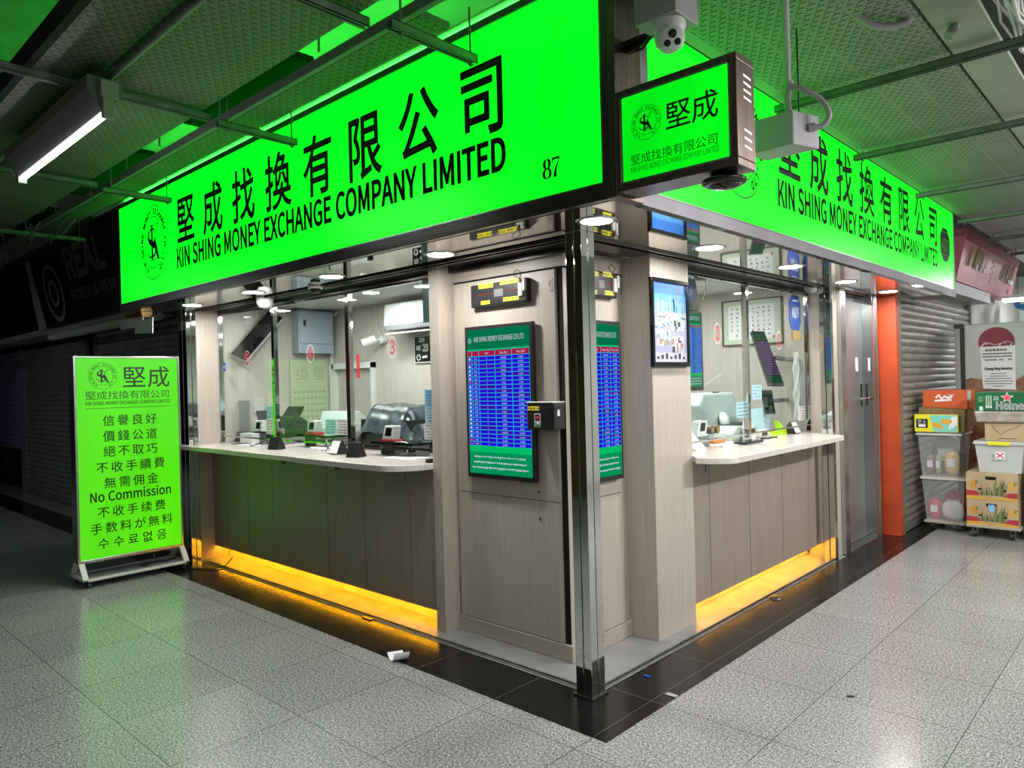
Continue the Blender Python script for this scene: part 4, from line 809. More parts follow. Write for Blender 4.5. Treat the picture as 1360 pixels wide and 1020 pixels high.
# ================================================================== SIGNS
def emblem(mb, cx, cz, R, y, m=0, ax=1.0, lw=0.012, tb=0.007):
    for a in (1.0, 0.70):
        mb.ring(cx, cz, R * a - R * lw, R * a + R * lw, y, 72, m, ax)
    s = 'KIN SHING MONEY EXCHANGE CO.,LTD'
    a0, a1 = math.radians(238), math.radians(-58)
    for i, ch in enumerate(s):
        if ch == ' ': continue
        a = a0 + (a1 - a0) * i / (len(s) - 1)
        r = R * 0.775
        ca, sa = math.cos(a), math.sin(a)

        def tf(u, v, ca=ca, sa=sa, r=r):
            rr = r + v
            return (cx + ax * (rr * ca + u * sa), y, cz + rr * sa - u * ca)
        mb.text(ch, 0, 0, R * 0.20, 0.9, align='c', m=m, tf=tf, bold=R * tb)
    k = R * 0.98

    def P(pts, dx=0.0): return [(cx + ax * (p[0] + dx) * k, cz + p[1] * k) for p in pts]
    mb.poly(P([(-.16, -.5), (-.03, -.5), (-.03, .5), (-.16, .5)]), y, m)
    for z in (-.5, .47): mb.poly(P([(-.27, z), (.08, z), (.08, z + .03), (-.27, z + .03)]), y - 0.0002, m)
    mb.poly(P([(-.03, -.05), (.0, -.06), (.36, .46), (.30, .46)]), y - 0.0002, m)
    mb.poly(P([(.20, .47), (.46, .47), (.46, .5), (.20, .5)]), y - 0.0004, m)
    mb.poly(P([(.04, .04), (.14, .14), (.42, -.47), (.26, -.47)]), y - 0.0004, m)
    mb.poly(P([(.16, -.5), (.52, -.5), (.52, -.47), (.16, -.47)]), y - 0.0006, m)
    sp = [(.17, .22), (.12, .30), (.02, .34), (-.12, .33), (-.23, .25), (-.25, .14), (-.18, .05), (-.04, -.02), (.10, -.09), (.17, -.19), (.12, -.31), (-.02, -.36), (-.18, -.34), (-.28, -.25), (-.32, -.14)]
    ws = [.02, .035, .045, .05, .075, .10, .13, .15, .14, .11, .075, .05, .045, .035, .02]
    mb.stroke(P([(p[0] * 1.35, p[1] * 1.12) for p in sp], -.04), [w_ * k * 1.2 for w_ in ws], y - 0.0008, m)


def eighty_seven(mb, x, z, h, y, m=0):
    # bold high-contrast numerals
    k = h

    def S_(pts, ws): mb.stroke([(x + p[0] * k, z + p[1] * k) for p in pts], [w_ * k for w_ in ws], y, m)
    for cx, cz, rx, rz in ((.30, .74, .17, .22), (.30, .26, .21, .24)):
        pts, ws = [], []
        for i in range(33):
            a = 2 * PI * i / 32; pts.append((cx + rx * math.cos(a), cz + rz * math.sin(a))); ws.append(.05 + .15 * abs(math.cos(a)) ** 1.3)
        S_(pts, ws)
    mb.poly([(x + p[0] * k, z + p[1] * k) for p in ((.62, .98), (.62, .70), (.66, .70), (.70, .82), (.80, .86), (1.10, .86), (1.12, .98))], y, m)
    S_([(1.10, .90), (1.0, .70), (.88, .45), (.82, .2), (.81, .0)], [.05, .08, .13, .19, .22])


def fascia_lettering(t, x_eng, z_eng, y):
    mb = MB(); mb.text('KIN SHING MONEY EXCHANGE COMPANY LIMITED', x_eng, z_eng, 0.208, 1, y, width=3.73, bold=0.0065); mb.build('lettering', M['vinyl'], t); mb = MB()
    for i, ch in enumerate('堅成找換有限公司'):
        mb.text(ch, x_eng + 0.195 + 0.483 * i, z_eng + 0.222, 0.40, 0.86, y, 'c', bold=0.0065)
    mb.build('lettering', M['vinyl'], t)


def lightbox(t, w_, h_, d_, fr, face, frame, body=None, lip=0.006):
    # frame = (left, right, bottom, top) borders; local front at y=0
    l, r, b_, tp = fr
    m = MB()
    m.box(0, w_, 0, d_, 0, b_).box(0, w_, 0, d_, h_ - tp, h_).box(0, l, 0, d_, b_, h_ - tp).box(w_ - r, w_, 0, d_, b_, h_ - tp)
    m.build('frame', frame, t, bevel=0.003)
    pn = MB().box(l, w_ - r, lip, lip + 0.012, b_, h_ - tp).build('lit_panel', face, t)
    MB().box(l, w_ - r, d_ - 0.01, d_, b_, h_ - tp).build('back_plate', body or frame, t)
    e = MB(); g_ = 0.007
    e.box(l, w_ - r, lip - 0.004, lip, b_, b_ + g_).box(l, w_ - r, lip - 0.004, lip, h_ - tp - g_, h_ - tp)
    e.box(l, l + g_, lip - 0.004, lip, b_, h_ - tp).box(w_ - r - g_, w_ - r, lip - 0.004, lip, b_, h_ - tp)
    e.build('edge_strip', M['steel'], t)
    return pn


t = thing('fascia_sign', 'huge lit green fascia sign over the left corridor with number 87 in its corner', 'sign', (-5.14, -0.40, 2.352))
pn = lightbox(t, 5.60, 1.0, 0.19, (0.035, 0.03, 0.068, 0.034), M['green'], M['darksteel'])
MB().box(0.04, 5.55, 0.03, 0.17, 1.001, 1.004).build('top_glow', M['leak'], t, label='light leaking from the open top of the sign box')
fascia_lettering(pn, -3.85 + 5.14, 2.605 - 2.352, 0.002)
m = MB(); emblem(m, -4.31 + 5.14, 2.885 - 2.352, 0.315, 0.002, 0, 0.93, 0.014, 0.015); m.build('emblem', M['vinyl'], pn)
m = MB(); eighty_seven(m, 0.098 + 5.14, 2.502 - 2.352, 0.09, 0.002); m.build('unit_number', M['vinyl'], pn)

t = thing('fascia_sign', 'long lit green fascia sign over the right corridor with a dark octagon badge', 'sign', (0.45, -0.20, 2.352), PI / 2)
pn = lightbox(t, 5.93, 0.92, 0.30, (0.13, 0.035, 0.083, 0.05), M['green'], M['trimsteel'])
fascia_lettering(pn, 1.32 + 0.20, 2.605 - 2.352, 0.002)
m = MB(); emblem(m, 0.86 + 0.20, 2.885 - 2.352, 0.315, 0.002, 0, 0.93, 0.014, 0.015); m.build('emblem', M['vinyl'], pn)
m = MB(); cx, cz = 5.34 + 0.20, 2.85 - 2.352
m.poly([(cx + 0.19 * a, cz + 0.165 * b_) for a, b_ in ((-1, -.45), (-.45, -1), (.45, -1), (1, -.45), (1, .45), (.45, 1), (-.45, 1), (-1, .45))], 0.002)
m.build('badge', M['vinyl'], pn)
m = MB(); m.text('ADT', cx, cz - 0.065, 0.17, 1, 0.0008, 'c', bold=0.003, width=0.28)
m.stroke([(cx - 0.09, cz + .125), (cx + .09, cz + .125)], 0.01, 0.0008); m.stroke([(cx - 0.12, cz - .10), (cx + .12, cz - .10)], 0.006, 0.0008)
m.build('badge_lettering', M['limegreen'], pn)
m = MB(); m.text('10 F', 5.32 + 0.20, 2.535 - 2.352, 0.075, 1, 0.002); m.build('unit_number', M['vinyl'], pn)

t = thing('sign_corner_post', 'dark bronze steel corner casing between the two big green fascias', 'post', (0.46, -0.30, 2.36))
MB().box(0.462, 0.50, -0.40, -0.202, 2.352, 3.45).build('casing', M['brownsteel'], t, True, bevel=0.003)

t = thing('projecting_sign', 'small projecting green sign box in a bronze steel case at the corner', 'sign', (0.503, -0.405, 2.365))
pn = lightbox(t, 0.527, 0.41, 0.145, (0.022, 0.028, 0.03, 0.026), M['greensmall'], M['brownsteel'])
m = MB()
for i, ch in enumerate('堅成'): m.text(ch, 0.285 + 0.113 * i, 0.205, 0.115, 1.0, 0.002, 'c', bold=0.0008)
m.build('lettering', M['vinyl'], pn); m = MB()
m.text('堅成找換有限公司', 0.066, 0.098, 0.046, 1, 0.002, width=0.385)
m.build('lettering', M['vinyl'], pn); m = MB()
m.text('KIN SHING MONEY EXCHANGE COMPANY LIMITED', 0.066, 0.066, 0.03, 1, 0.002, width=0.385)
m.build('lettering', M['vinyl'], pn)
m = MB(); emblem(m, 0.142, 0.252, 0.068, 0.002); m.build('emblem', M['vinyl'], pn)
vm = emit_mat('lit_vent_slot', (1, 1, 0.95), 1.2)
for z in (0.335, 0.308, 0.281, 0.254, 0.135, 0.105, 0.075):
    m = MB().hexa([(0.5268, 0.055, z), (0.5276, 0.055, z), (0.5276, 0.115, z - 0.004), (0.5268, 0.115, z - 0.004)],
           [(0.5268, 0.055, z + 0.008), (0.5276, 0.055, z + 0.008), (0.5276, 0.115, z + 0.004), (0.5268, 0.115, z + 0.004)])
    m.build('vent_slot', vm, t, label='white lit vent slot')

t = thing('dome_camera', 'black round dome fitting under the small projecting green sign', 'camera', (0.935, -0.33, 2.363))
MB().lathe([(0.0, 0), (0.05, 0), (0.05, -0.018), (0.082, -0.022), (0.084, -0.034), (0.07, -0.042), (0.0, -0.042)], n=32).build('ring_housing', M['gloss'], t)
MB().lathe([(0.06, -0.038), (0.045, -0.052), (0.0, -0.058)], n=28).build('dome', M['gloss'], t)

# standing sign
t = thing('standing_sign', 'lime green lit standing sign on wheels listing no commission in several languages', 'sign', (-4.55, -0.985, 0), PI / 2)
W = 0.862
fr = MB()
fr.box(0, 0.02, -0.04, 0.09, 0.185, 1.91).box(W - 0.02, W, -0.04, 0.09, 0.185, 1.91).box(0.02, W - 0.02, -0.04, 0.09, 0.185, 0.212).box(0.02, W - 0.02, -0.04, 0.09, 1.89, 1.91)
fr.build('case', M['steel'], t, bevel=0.004)
MB().box(0.004, W - 0.004, 0.0, 0.088, 0.19, 1.905).build('case_back', M['black'], t)
pn = MB().box(0.02, W - 0.02, -0.032, -0.022, 0.212, 1.89).build('lit_panel', M['greenstand'], t)
m = MB(); Y = -0.0335
for i, ch in enumerate('堅成'): m.text(ch, 0.475 + 0.205 * i, 1.655, 0.20, 1.0, Y, 'c', bold=0.001)
m.build('lettering', M['vinyl'], pn); m = MB()
m.text('堅成找換有限公司', 0.085, 1.548, 0.078, 1, Y, width=0.69)
m.build('lettering', M['vinyl'], pn); m = MB()
m.text('KIN SHING MONEY EXCHANGE COMPANY LIMITED', 0.085, 1.497, 0.040, 1, Y, width=0.69, bold=0.0006)
m.build('lettering', M['vinyl'], pn); m = MB(); m.stroke([(0.09, 1.468), (0.775, 1.468)], 0.004, Y); m.build('rule_line', M['vinyl'], pn)
for s_, z, wd in (('信譽良好', 1.325, 0.455), ('價錢公道', 1.193, 0.455), ('絕不取巧', 1.063, 0.455), ('不收手續費', 0.930, 0.575), ('無需佣金', 0.797, 0.455),
                  ('No Commission', 0.682, 0.67), ('不收手续费', 0.553, 0.57), ('手数料が無料', 0.42, 0.685), ('수수료없음', 0.292, 0.585)):
    m = MB()
    if s_[0] == 'N': m.text(s_, W / 2, z, 0.108, 1, Y, 'c', width=wd, bold=0.0018)
    else:
        n = len(s_); step = wd / (n - 0.05)
        for i, ch in enumerate(s_): m.text(ch, W / 2 - wd / 2 + step * (i + 0.5), z, 0.098, 1.0, Y, 'c', bold=0.0008)
    m.build('lettering', M['vinyl'], pn)
m = MB(); emblem(m, 0.225, 1.742, 0.112, Y); m.build('emblem', M['vinyl'], pn)
for x in (0.0, W - 0.045):
    q = MB().hexa([(x, -0.15, 0.07), (x + 0.045, -0.15, 0.07), (x + 0.045, -0.12, 0.07), (x, -0.12, 0.07)], [(x, -0.05, 0.19), (x + 0.045, -0.05, 0.19), (x + 0.045, -0.02, 0.19), (x, -0.02, 0.19)])
    q.hexa([(x, 0.17, 0.07), (x + 0.045, 0.17, 0.07), (x + 0.045, 0.20, 0.07), (x, 0.20, 0.07)], [(x, 0.05, 0.19), (x + 0.045, 0.05, 0.19), (x + 0.045, 0.08, 0.19), (x, 0.08, 0.19)])
    q.build('leg', M['offwhite'], t, bevel=0.003)
MB().box(0, W, -0.16, -0.11, 0.055, 0.072).box(0, W, 0.16, 0.21, 0.055, 0.072).box(0, 0.04, -0.16, 0.21, 0.055, 0.072).box(W - 0.04, W, -0.16, 0.21, 0.055, 0.072).build('base_frame', M['offwhite'], t, bevel=0.003)
MB().box(0.04, W - 0.04, -0.11, 0.16, 0.062, 0.068).build('base_tray', M['grey'], t)
for x in (0.05, W - 0.05):
    for y in (-0.13, 0.18):
        q = MB().cyl((x - 0.01, y, 0.022), (x + 0.01, y, 0.022), 0.022).box(x - 0.013, x + 0.013, y - 0.008, y + 0.008, 0.022, 0.056)
        q.build('caster', M['black'], t)
pts = [(0.62, 0.0, 0.19), (0.60, -0.03, 0.11), (0.52, -0.05, 0.075), (0.50, 0.02, 0.075), (0.60, 0.05, 0.075), (0.72, 0.0, 0.075), (0.80, 0.05, 0.076), (0.88, 0.08, 0.07), (0.94, 0.06, 0.008)]
MB().tube(pts, 0.006).build('power_lead', M['cable'], t)
t = thing('inline_plug', 'small pale inline connector on a black lead lying by the steel shutter post', 'plug', (-4.56, -0.10, 0.02), rot=(0, 0, -0.5))
MB().box(-0.06, 0.06, -0.014, 0.014, -0.012, 0.014).build('connector_body', M['offwhite'], t, bevel=0.005)
MB().tube([(-0.06, 0, 0), (-0.09, 0.005, -0.006), (-0.11, 0.0, -0.01)], 0.005).build('lead', M['cable'], t)
MB().tube([(0.06, 0, 0), (0.12, 0.03, -0.008), (0.22, 0.10, -0.01), (0.30, 0.24, -0.01), (0.27, 0.36, 0.0), (0.24, 0.42, 0.06)], 0.005).build('lead', M['cable'], t)

# unlit black fascia on the left, leaning out
lean = lambda z: -0.19 * (z - 2.48) / 0.9
t = thing('unlit_fascia', 'unlit black fascia sign reading REAL in the dark left corridor', 'sign', (-9.03, 0, 2.48))
MB().hexa([(-9.03, 0.0, 2.48), (-5.2, 0.0, 2.48), (-5.2, 0.2, 2.48), (-9.03, 0.2, 2.48)], [(-9.03, -0.19, 3.38), (-5.2, -0.19, 3.38), (-5.2, 0.15, 3.38), (-9.03, 0.15, 3.38)]).build('sign_box', M['signdark'], t, True)
MB().hexa([(-9.40, 0.0, 2.48), (-9.03, 0.0, 2.48), (-9.03, 0.2, 2.48), (-9.40, 0.2, 2.48)], [(-9.20, -0.19, 3.38), (-9.03, -0.19, 3.38), (-9.03, 0.15, 3.38), (-9.20, 0.15, 3.38)]).build('end_panel', M['oppwall'], t, True)
m = MB(); tf = lambda u, v: (u, lean(v) - 0.004, v)
m.text('REAL', -7.70, 2.98, 0.46, 1, tf=tf, width=1.35, bold=0.02)
m.build('lettering', M['signgrey'], t, True); m = MB(); m.text('FOREX & REMITTANCE', -7.72, 2.72, 0.17, 1, tf=tf, width=2.45)
m.build('lettering', M['signgrey'], t, True)
m = MB()
for k in range(2):
    R0, R1 = ((0.30, 0.36), (0.12, 0.17))[k]; vs = []
    for r in (R0, R1):
        for i in range(48):
            a = 2 * PI * i / 48; vs.append(tf(-8.35 + r * math.cos(a), 2.88 + r * math.sin(a)))
    m.add(vs, [(i, 48 + i, 48 + (i + 1) % 48, (i + 1) % 48) for i in range(48)])
m.build('round_mark', M['signgrey'], t, True)
# litter tucked under the end of the big sign
t = thing('rubbish_bundle', 'torn papers and tape hanging under the left end of the big green sign', 'litter', (-5.2, -0.25, 2.33))
MB().hexa([(-5.36, -0.27, 2.30), (-4.95, -0.27, 2.30), (-4.95, -0.2, 2.30), (-5.36, -0.2, 2.30)], [(-5.33, -0.29, 2.348), (-4.93, -0.29, 2.348), (-4.93, -0.18, 2.348), (-5.33, -0.18, 2.348)]).build('brown_wrap', M['brass'], t, True)
MB().hexa([(-5.50, -0.275, 2.215), (-4.93, -0.27, 2.21), (-4.93, -0.26, 2.21), (-5.50, -0.265, 2.215)], [(-5.49, -0.285, 2.31), (-4.93, -0.275, 2.30), (-4.93, -0.265, 2.30), (-5.49, -0.275, 2.31)]).build('paper_sheet', M['paper'], t, True)
MB().hexa([(-5.10, -0.29, 2.15), (-4.68, -0.285, 2.13), (-4.68, -0.28, 2.13), (-5.10, -0.285, 2.15)], [(-5.06, -0.29, 2.26), (-4.66, -0.29, 2.27), (-4.66, -0.28, 2.27), (-5.06, -0.28, 2.26)]).build('paper_sheet', M['paper'], t, True)

# leaning pink menu board on the right
lx = lambda z: 0.25 + 0.135 * (z - 2.64) / 0.6
t = thing('menu_board', 'pink menu board with skewer pictures leaning out past the end of the right green sign', 'sign', (0.25, 6.75, 2.64))
pink = noisy('faded_pink_board', (0.46, 0.12, 0.16), (0.56, 0.18, 0.22), 2, 0.35)
MB().hexa([(0.10, 6.74, 2.64), (0.25, 6.74, 2.64), (0.25, 10.2, 2.64), (0.10, 10.2, 2.64)], [(0.20, 6.74, 3.24), (0.385, 6.74, 3.24), (0.385, 10.2, 3.24), (0.20, 10.2, 3.24)]).build('board', pink, t, True)
tfp = lambda u, v: (lx(v) + 0.004, u, v)
m = MB(); dk = mat('dark_red_band', (0.16, 0.02, 0.02), 0.5)
m.add([tfp(6.74, 3.10), tfp(10.2, 3.10), tfp(10.2, 3.24), tfp(6.74, 3.24)], [(0, 1, 2, 3)]); m.build('top_band', dk, t, True)
brs = (mat('fried_brown', (0.30, 0.16, 0.05), 0.6), mat('roast_dark', (0.16, 0.08, 0.03), 0.6), mat('garnish_green', (0.25, 0.28, 0.06), 0.6), M['paper'])
for u0, u1 in ((6.95, 8.05), (9.0, 9.95)):
    m = MB()
    for i in range(26):
        u = u0 + (u1 - u0) * random.random(); ln_ = 0.17 + 0.10 * random.random(); v = 2.82 + 0.05 * random.random(); wd = 0.02 + 0.025 * random.random()
        e = 0.0006 * i
        m.add([(p[0] + e, p[1], p[2]) for p in (tfp(u, v), tfp(u + wd, v), tfp(u + wd + 0.06, v + ln_), tfp(u + 0.06, v + ln_))], [(0, 1, 2, 3)], random.choice((0, 0, 1, 2)))
    for i in range(5):
        u = u0 + 0.45 + 0.5 * random.random() * (u1 - u0); m.add([(p[0] + 0.02, p[1], p[2]) for p in (tfp(u, 2.83), tfp(u + 0.10, 2.83), tfp(u + 0.10, 2.88), tfp(u, 2.88))], [(0, 1, 2, 3)], 3)
    m.build('food_picture', list(brs), t, True)
m = MB()
for i in range(8): m.add([tfp(8.40 + 0.1 * (i % 2), 2.76 + 0.04 * i), tfp(8.47 + 0.1 * (i % 2), 2.76 + 0.04 * i), tfp(8.47 + 0.1 * (i % 2), 2.785 + 0.04 * i), tfp(8.40 + 0.1 * (i % 2), 2.785 + 0.04 * i)], [(0, 1, 2, 3)])
m.add([tfp(9.75, 2.70), tfp(9.9, 2.70), tfp(9.9, 2.77), tfp(9.75, 2.77)], [(0, 1, 2, 3)])
m.build('print', dk, t, True)

# ================================================================== CEILING SERVICES
def tray_panel(x0, x1, y0, y1, z, m, name='ceiling_tray', rot=False):
    cx, cy = (x0 + x1) / 2, (y0 + y1) / 2
    if rot:
        p = MB().box(-(y1 - y0) / 2, (y1 - y0) / 2, -(x1 - x0) / 2, (x1 - x0) / 2, 0, 0.025); o = structure(p, name, m); o.rotation_euler = (0, 0, PI / 2)
    else:
        p = MB().box(-(x1 - x0) / 2, (x1 - x0) / 2, -(y1 - y0) / 2, (y1 - y0) / 2, 0, 0.025); o = structure(p, name, m)
    o.location = (cx, cy, z); return o


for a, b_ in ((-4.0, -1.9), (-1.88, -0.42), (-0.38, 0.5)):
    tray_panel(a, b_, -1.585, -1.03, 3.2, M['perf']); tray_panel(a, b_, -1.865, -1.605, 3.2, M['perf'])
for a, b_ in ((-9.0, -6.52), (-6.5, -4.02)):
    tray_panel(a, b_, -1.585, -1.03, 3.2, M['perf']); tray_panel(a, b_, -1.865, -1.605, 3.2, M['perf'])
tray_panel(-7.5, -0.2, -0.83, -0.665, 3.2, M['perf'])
structure(MB().box(-12, 0.4, -0.865, -0.835, 3.2, 3.25), 'trim_12', M['grey'])
structure(MB().box(-9, 0.5, -1.90, -1.865, 3.2, 3.30), 'trim_13', M['void'])
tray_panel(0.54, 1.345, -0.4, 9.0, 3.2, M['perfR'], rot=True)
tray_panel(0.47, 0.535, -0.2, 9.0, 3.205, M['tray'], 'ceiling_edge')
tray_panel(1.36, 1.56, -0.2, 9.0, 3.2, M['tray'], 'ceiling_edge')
structure(MB().box(0.40, 2.6, 9.0, 12.4, 3.2, 3.22), 'ceiling_far', M['offwhite'])


def strut(label, p0, p1, grp, hang=()):
    t = thing('strut_channel', label, 'rail', p0, group=grp)
    d = Vector(p1) - Vector(p0); n = d.normalized(); s_ = Vector((-n.y, n.x, 0)) * 0.02; z = Vector((0, 0, 1))
    a, b_ = Vector(p0), Vector(p1); q = MB()
    for off, w_, z0, z1 in ((s_ * 0.9, 0.1, 0, 0.04), (s_ * -0.9, 0.1, 0, 0.04), (Vector((0, 0, 0)), 1.0, 0.036, 0.04), (s_ * 0.72, 0.28, 0, 0.004), (s_ * -0.72, 0.28, 0, 0.004)):
        k = s_ * w_
        q.hexa([a + off - k + z * z0, b_ + off - k + z * z0, b_ + off + k + z * z0, a + off + k + z * z0], [a + off - k + z * z1, b_ + off - k + z * z1, b_ + off + k + z * z1, a + off + k + z * z1])
    q.build('channel', M['strut'], t, True)
    for h_, z1 in hang:
        c = a + n * h_
        MB().cyl((c.x, c.y, c.z - 0.02), (c.x, c.y, z1), 0.005, n=8).cyl((c.x, c.y, c.z - 0.012), (c.x, c.y, c.z), 0.012, n=6).build('hanger_rod', M['strut'], t, True)


g_ = 'steel struts under the left ceiling trays'
for x, lb in ((-0.23, 'nearest the corner, ending over the last big character'), (-1.826, 'second, ending above the fourth big character'), (-3.72, 'ending in front of the round emblem of the big green sign')):
    strut('left ceiling strut ' + lb, (x, -0.48, 3.10), (x, -0.98, 3.10), g_, ((0.03, 3.36), (0.44, 3.38)))
for x, lb in ((-0.36, 'steel strut piece at the top edge crossing the trays nearest the corner'), (-1.88, 'steel strut piece crossing the trays beside the fluorescent batten'), (-3.77, 'steel strut piece crossing the trays at the far end of the fluorescent batten')):
    strut(lb, (x, -1.0, 3.14), (x, -3.4, 3.14), g_, ((1.35, 3.94),))
strut('steel strut in the dark far left ceiling beyond the big green sign', (-5.9, -0.45, 3.12), (-5.9, -1.3, 3.12), g_, ((0.05, 3.4),))
g_ = 'steel struts under the right ceiling trays'
for y, lb in ((1.27, 'largest and nearest steel strut under the right ceiling trays'), (2.62, 'second nearest steel strut under the right ceiling trays'),
              (4.22, 'steel strut under the right ceiling ending over the last characters'), (5.8, 'steel strut under the right ceiling at the end of the green sign'),
              (7.3, 'steel strut under the right ceiling above the pink menu board'), (8.8, 'smallest and farthest steel strut under the right ceiling trays')):
    strut(lb, (0.47, y, 3.12), (2.4, y, 3.12), g_, ((0.06, 3.22), (1.6, 3.94)))

q = MB().tube([(0.3, -1.59, 3.165), (-3.02, -1.59, 3.165)], 0.018)
q.build('ceiling_pipe', M['strut'], label='long thin pipe running under the left perforated ceiling trays', cat='pipe')
q = MB().tube([(-3.2, -1.42, 3.15), (-3.18, -1.62, 3.15), (-3.24, -1.68, 3.15), (-5.2, -1.70, 3.15)], 0.018)
q.build('ceiling_pipe', M['strut'], label='bent pipe behind the far end of the fluorescent batten', cat='pipe')
q = MB().tube([(-6.0, -0.33, 3.418), (0.3, -0.33, 3.418)], 0.02)
q.cyl((-1.95, -0.33, 3.418), (-2.0, -0.33, 3.418), 0.027).cyl((-2.5, -0.33, 3.418), (-2.55, -0.33, 3.418), 0.027)
q.build('ceiling_pipe', M['palepipe'], label='pale pipe glowing green along the top edge of the big green sign', cat='pipe')

# ducts, rods and slack wires in the gap above
t = thing('cable_tray', 'dark cable tray with slack wires above the gap in the left ceiling', 'tray', (-3, -0.95, 3.45))
for x0, x1 in ((-2.75, -1.35), (-5.2, -3.6), (-9, -6.0)): MB().box(x0, x1, -1.0, -0.64, 3.41, 3.45).build('tray', M['void'], t, True)
q = MB()
for i in range(9):
    x = -7.8 + i * 0.85 + 0.2 * random.random(); y = -0.98 + 0.08 * random.random()
    q.cyl((x, y, 3.16 + 0.08 * random.random()), (x + 0.02, y, 3.9), 0.006, n=6)
for i in range(5):
    x = -7.2 + 1.2 * i; q.tube([(x + k * 0.2, -0.94 + 0.03 * math.sin(k), 3.36 - 0.12 * math.sin(PI * k / 7) + 0.02 * i) for k in range(8)], 0.006, 5)
q.build('wires_and_rods', M['strut'], t, True)
t = thing('ceiling_beam', 'dark beam crossing the open ceiling bay at the top left corner', 'beam', (-2, -2.3, 3.7))
MB().box(-2.5, -2.36, -3.8, -1.9, 3.55, 3.72).box(-0.98, -0.86, -4, -1.9, 3.5, 3.8).build('beam', M['void'], t, True)
t = thing('hanging_bracket', 'ragged strap and wires dangling at the far left under the dark ceiling', 'bracket', (-7.4, -0.8, 3.1))
q = MB()
for i in range(16):
    x = -8.6 + 0.22 * i; z = 3.12 + 0.1 * random.random(); y = -1.0 + 0.3 * random.random()
    q.tube([(x, y, z), (x + 0.12, y - 0.05, z - 0.05 - 0.08 * random.random()), (x + 0.3, y, z + 0.03)], 0.008, 5)
q.build('wires', M['strut'], t, True)

# fluorescent batten
t = thing('fluorescent_batten', 'hanging fluorescent batten lamp, its tube lit white', 'lamp', (-2.35, -1.62, 2.93))
q = MB().prism([(-1.655, 2.958), (-1.625, 2.958), (-1.56, 3.06), (-1.56, 3.12), (-1.72, 3.12), (-1.72, 3.06)], -3.13, -1.60, 'x'); q.build('body', M['grey'], t, True, bevel=0.003)
MB().cyl((-3.09, -1.64, 2.94), (-1.60, -1.64, 2.94), 0.0115).build('tube', M['tubelight'], t, True)
for x in (-1.60, -3.125):
    MB().box(x, x + 0.03, -1.662, -1.612, 2.92, 3.02).box(x, x + 0.034, -1.67, -1.59, 3.02, 3.10).build('end_cap', M['tray'], t, True, bevel=0.004)
MB().cyl((-2.1, -1.62, 3.12), (-2.1, -1.62, 3.2), 0.006).cyl((-2.85, -1.62, 3.12), (-2.85, -1.62, 3.2), 0.006).build('hanger', M['strut'], t, True)

# dome camera on its box, junction box and flexible conduits
t = thing('ceiling_camera', 'white turret camera with three lenses under a boxy bracket at the top', 'camera', (0.80, -0.42, 2.93))
MB().box(0.665, 0.845, -0.50, -0.33, 2.955, 3.09).build('mount_box', M['conduit'], t, True, bevel=0.004)
MB().lathe([(0.062, 0.0), (0.064, -0.02), (0.058, -0.035), (0.056, -0.06), (0.05, -0.085), (0.03, -0.10), (0.0, -0.105)], (0.775, -0.43, 2.957), 32).build('housing', M['white'], t, True)
dv = Vector((0.62, -0.72, -0.30)).normalized(); c0 = Vector((0.775, -0.43, 2.888))
MB().lathe([(0.049, 0.0), (0.049, 0.055), (0.043, 0.067), (0.0, 0.068)], c0, 32, dv).build('eyeball', M['white'], t, True)
sd = Vector((0.757, 0.653, 0)); up_ = dv.cross(sd)
for a, b_, r in ((0.0, 0.016, 0.016), (-0.018, -0.017, 0.0125), (0.02, -0.012, 0.0125)):
    MB().lathe([(r, 0.064), (r, 0.070), (r * 0.7, 0.071), (0, 0.0705)], c0 + sd * a + up_ * b_, 20, dv).build('lens', M['gloss'], t, True)
MB().tube([(0.50, -0.30, 2.98), (0.58, -0.32, 2.98), (0.70, -0.38, 3.0)], 0.014).tube([(0.48, -0.25, 2.99), (0.6, -0.34, 2.945), (0.70, -0.40, 2.965)], 0.007).box(0.46, 0.70, -0.33, -0.30, 2.99, 3.01).build('bracket_arm', M['black'], t, True)

jx, jy = 0.84, 0.55
t = thing('junction_box', 'grey metal junction box hanging on flexible conduits beside the small green sign', 'box', (jx, jy, 2.7))
c_, s_ = math.cos(0.05), math.sin(0.05)
MB().hexa([(0.675, 0.43, 2.655), (0.90, 0.43, 2.655), (0.955, 0.60, 2.655), (0.70, 0.60, 2.655)], [(0.675, 0.43, 2.81), (0.90, 0.43, 2.81), (0.955, 0.60, 2.81), (0.70, 0.60, 2.81)]).build('housing', M['conduit'], t, True, bevel=0.004)


def conduit(pts, r=0.0125):
    q = MB(); P = [Vector(p) for p in pts]; out = []
    for i in range(len(P) - 1):
        p0, p1, p2, p3 = P[max(i - 1, 0)], P[i], P[i + 1], P[min(i + 2, len(P) - 1)]
        for k in range(10):
            u = k / 10; out.append(0.5 * ((2 * p1) + (p2 - p0) * u + (2 * p0 - 5 * p1 + 4 * p2 - p3) * u * u + (3 * p1 - p0 - 3 * p2 + p3) * u ** 3))
    out.append(P[-1]); fine = []
    for a, b_ in zip(out[:-1], out[1:]):
        n = max(1, int((b_ - a).length / 0.004))
        for k in range(n): fine.append(a + (b_ - a) * k / n)
    fine.append(out[-1])
    rr = [r + 0.0014 * (1 if i % 2 else -1) for i in range(len(fine))]
    return q.tube(fine, rr, 10)


